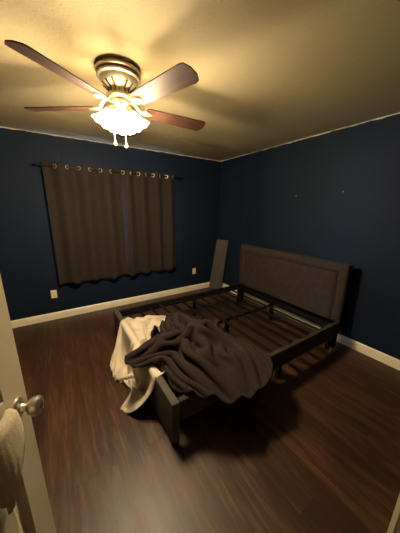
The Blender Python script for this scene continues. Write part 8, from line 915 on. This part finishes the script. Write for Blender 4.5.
[0,8,-3,2,8,4,-2,6,4,-3,8,1,-3,7,-3,0,9,-3,1,6,-4,1,8,-4,-1,7,-4,-2,8,-3,-3,7,-1,-3,8,3,1,6,3,1,7,4,0,7,4,-3,7,3,-5,6,-1,-2,6,-5,1,6,-4,1,6,-5,2,5,-4,-1,6,-5,-2,5,-4,-4,6,-3,-5,5,0,-4,6,0,-5,6,0,-4,5,2,-3,6,2,-2,6,4,-1,6,4,-2,6,2,-2,6,2,0,7,1,4,7,0,6,4,-1,5,4,-1,2,8,-1,-1,6,-2,-3,4,-6,-3,7,0,-4,4,5,-3,0,7,-4,-5,4,-3,-2,7,0,4,7,3,6,3,4,6,0,4,5,0,5,4,4,5,4,5,1,7,-1,-3,6,-5,-5,0,-6,-4,-2,-5,-4,-6,-5,-1,-5,-4,-2,-6,-4,-4,-3,-6,-5,2,-6,-6,5,0,-3,5,5,0,0,8,2,-2,7,-1,2,6,-1,6,5,-1,7,2,-1,4,-7,0,3,-7,0,4,-4,-1,5,-5,-1,5,-5,-4,3,-4,-2,5,-5,0,7,-2,4,6,0,3,6,4,2,6,3,0,5,5,-2,5,4,-1,5,5,-4,4,4,-1,5,4,3,6,3,4,6,-1,2,6,-4,-2,4,-5,-3,4,-6,-5,1,-3],
[0,10,-3,3,7,4,0,6,4,-2,8,4,-4,7,0,-2,8,-3,0,7,-4,1,7,-4,1,7,-4,0,7,-4,-3,7,-3,-3,7,-1,-3,7,3,0,7,4,2,6,3,0,7,5,-3,6,3,-5,6,-1,-2,6,-4,0,5,-5,2,6,-4,2,5,-5,0,5,-5,-3,5,-4,-4,5,-3,-4,6,0,-5,5,0,-4,6,0,-3,6,2,-1,5,5,-1,3,6,-1,7,2,-2,6,2,-2,5,-5,0,6,-3,3,6,-1,4,6,0,4,5,-1,1,7,-2,2,7,-1,-2,4,6,-5,2,6,-5,-2,5,-4,-4,4,-3,-2,7,-1,3,7,2,6,4,5,6,1,5,5,-1,6,4,0,5,6,3,-1,5,-4,-4,5,-5,-3,2,-5,-4,1,-6,-5,-2,-5,-3,-6,-4,-1,-6,-4,-4,-1,-6,-7,3,-4,-4,5,2,-2,5,7,2,-1,7,2,-4,7,0,1,7,-2,6,6,-1,7,-1,-1,4,-7,1,0,-7,-2,2,-7,-1,4,-5,-2,4,-6,-2,5,-4,-2,6,-2,1,7,0,0,5,6,0,5,4,2,6,3,2,6,4,-2,4,5,-3,4,4,-3,6,5,3,6,3,4,6,-2,3,5,-4,-1,4,-6,-3,4,-5,-2,4,-5,-5,3,-4],
[0,7,0,2,6,1,1,6,4,1,8,4,-2,7,3,-4,8,0,-2,7,-3,1,7,-4,1,7,-4,0,7,-4,0,6,-4,-3,8,-4,-3,6,-1,-3,8,3,0,6,4,2,6,4,-1,6,4,-3,6,4,-5,6,-1,-1,6,-4,1,5,-5,1,5,-4,2,5,-5,0,5,-5,-3,5,-5,-4,5,-2,-4,5,0,-4,6,0,-3,6,2,-1,2,7,-1,2,7,-1,7,2,-1,8,0,-1,4,-5,-2,3,-7,0,5,-4,3,7,-1,4,6,-1,5,5,1,2,6,6,-4,3,6,-5,1,5,-3,1,6,-4,-3,5,-3,-2,7,-2,2,7,1,6,5,3,6,2,5,5,0,7,3,-1,4,3,-6,-3,6,-5,-5,3,-3,-1,3,-6,-1,3,-7,-3,1,-6,-4,-3,-5,-2,-5,-5,-5,0,-4,-6,5,-2,-3,6,5,-1,2,7,2,-2,7,2,-2,6,0,1,7,-2,5,6,-1,7,-1,0,4,-7,1,-1,-7,-1,1,-7,-2,2,-6,-2,4,-6,-2,6,-4,-1,7,0,-2,4,5,-1,4,6,1,6,3,0,4,4,1,6,5,-3,4,4,-3,4,5,1,7,3,4,6,-1,3,4,-5,0,5,-6,-3,3,-5,-4,4,-4,-1,4,-6,-4,3,-5],
[0,12,-6,1,3,4,2,6,4,1,7,3,0,7,4,-2,7,3,-3,7,0,-1,8,-4,1,7,-4,0,7,-4,0,6,-4,-1,7,-4,-2,6,-3,-4,7,-2,-2,7,4,0,6,4,1,6,4,0,5,5,-4,6,4,-4,6,-2,-1,5,-4,1,5,-5,3,5,-5,-2,4,-5,1,5,-5,-1,4,-5,-5,5,-1,-4,6,0,-2,5,3,0,1,8,-1,2,6,-2,6,4,-1,8,-1,-1,5,-6,-1,1,-7,0,2,-7,1,6,0,4,7,0,4,3,3,-1,3,7,-4,4,6,-4,1,5,0,4,6,-3,1,6,-3,0,6,-2,-2,7,-1,4,7,2,8,3,6,4,-2,4,0,-7,-1,3,-7,-3,5,-4,-4,4,-4,0,3,-6,1,2,-7,1,2,-6,-2,2,-6,-5,1,-5,-6,0,-2,-4,6,0,-2,4,5,0,2,7,1,-1,7,2,-2,6,0,1,7,-1,4,6,-3,8,-1,-2,5,-6,1,0,-7,2,-1,-7,-1,1,-7,-1,3,-7,-3,5,-3,-2,7,1,-1,5,5,0,0,7,-2,3,6,-2,4,5,-1,5,4,-1,5,5,-1,6,4,4,7,-1,2,4,-6,-1,3,-6,-2,4,-5,-3,4,-5,-2,4,-5,0,4,-5,-4,4,-4],
[1,3,-3,0,7,3,1,6,4,0,7,4,1,7,3,1,8,3,-1,6,3,-1,8,0,-1,6,-3,0,8,-4,-1,6,-4,-1,7,-4,-1,7,-3,-2,6,-5,-2,6,0,-2,7,3,0,5,4,-1,6,5,-1,5,5,-2,5,4,-2,6,-3,-1,5,-5,0,4,-4,-1,5,-5,-1,4,-5,1,4,-5,0,4,-6,-3,6,0,-2,5,3,-1,1,7,0,1,7,-1,5,6,-1,6,-2,-1,3,-7,-1,0,-7,-1,2,-7,1,6,0,2,5,0,-2,2,7,-3,3,5,-1,3,6,-2,2,6,0,3,6,-1,3,6,0,3,6,-2,0,6,-1,3,8,0,5,3,0,3,-6,-1,2,-8,0,2,-5,-2,5,-5,-1,2,-6,-1,3,-6,0,3,-6,0,1,-6,1,2,-7,-2,3,-4,-1,6,0,-3,5,0,-2,1,6,0,1,7,0,3,5,0,2,6,0,1,7,0,3,6,-2,7,1,-1,3,-6,-1,2,-7,-1,2,-7,-1,2,-6,0,1,-6,0,4,-6,-2,6,0,-1,4,6,-1,2,7,-1,2,6,-1,3,6,-2,2,7,-1,4,5,0,6,2,0,4,-7,-2,3,-6,-2,3,-5,-2,4,-5,-1,4,-6,-2,4,-5,0,5,-5,-5,3,0]]
bedding('comforter', comforter_rows, M['comforter'], 0.018, 'dark brown comforter heaped on the foot end of the bare bed frame', 'comforter')

# ------------------------------------------------------------------ daylight behind the curtains
w = bpy.data.worlds.new('World'); S.world = w; w.use_nodes = True
bg = w.node_tree.nodes['Background']
bg.inputs['Color'].default_value = (.25, .50, 1, 1); bg.inputs['Strength'].default_value = P['world']
ad = bpy.data.lights.new('window_daylight', 'AREA'); ad.shape = 'RECTANGLE'; ad.size = WX1-WX0-.1; ad.size_y = WZ1-WZ0-.1
ad.energy = P['day']; ad.color = (.22, .48, 1)
ao = bpy.data.objects.new('window_daylight', ad); COL.objects.link(ao)
ao.location = ((WX0+WX1)/2, .18, (WZ0+WZ1)/2); ao.rotation_euler = (-PI/2, 0, 0)

# hallway lamp behind the doorway
# ------------------------------------------------------------------ camera
yaw, pitch, roll = 0.576179225, 0.248930441, 0.0121563527
f = Vector((math.sin(yaw)*math.cos(pitch), math.cos(yaw)*math.cos(pitch), -math.sin(pitch)))
r = Vector((math.cos(yaw), -math.sin(yaw), 0)); u = r.cross(f)
r2 = math.cos(roll)*r + math.sin(roll)*u; u2 = -math.sin(roll)*r + math.cos(roll)*u
cd = bpy.data.cameras.new('camera'); cam = bpy.data.objects.new('camera', cd); COL.objects.link(cam)
cam.matrix_world = Matrix(((r2.x, u2.x, -f.x, -2.78196547), (r2.y, u2.y, -f.y, -3.60677555), (r2.z, u2.z, -f.z, 1.55837464), (0, 0, 0, 1)))
cd.sensor_fit = 'HORIZONTAL'; cd.sensor_width = 36; cd.lens = 224.2191/400*36; cd.clip_start = .01
S.camera = cam
S.view_settings.view_transform = 'Standard'; S.view_settings.look = 'None'
S.view_settings.exposure = P['exposure']; S.view_settings.gamma = 1; S.view_settings.use_curve_mapping = False
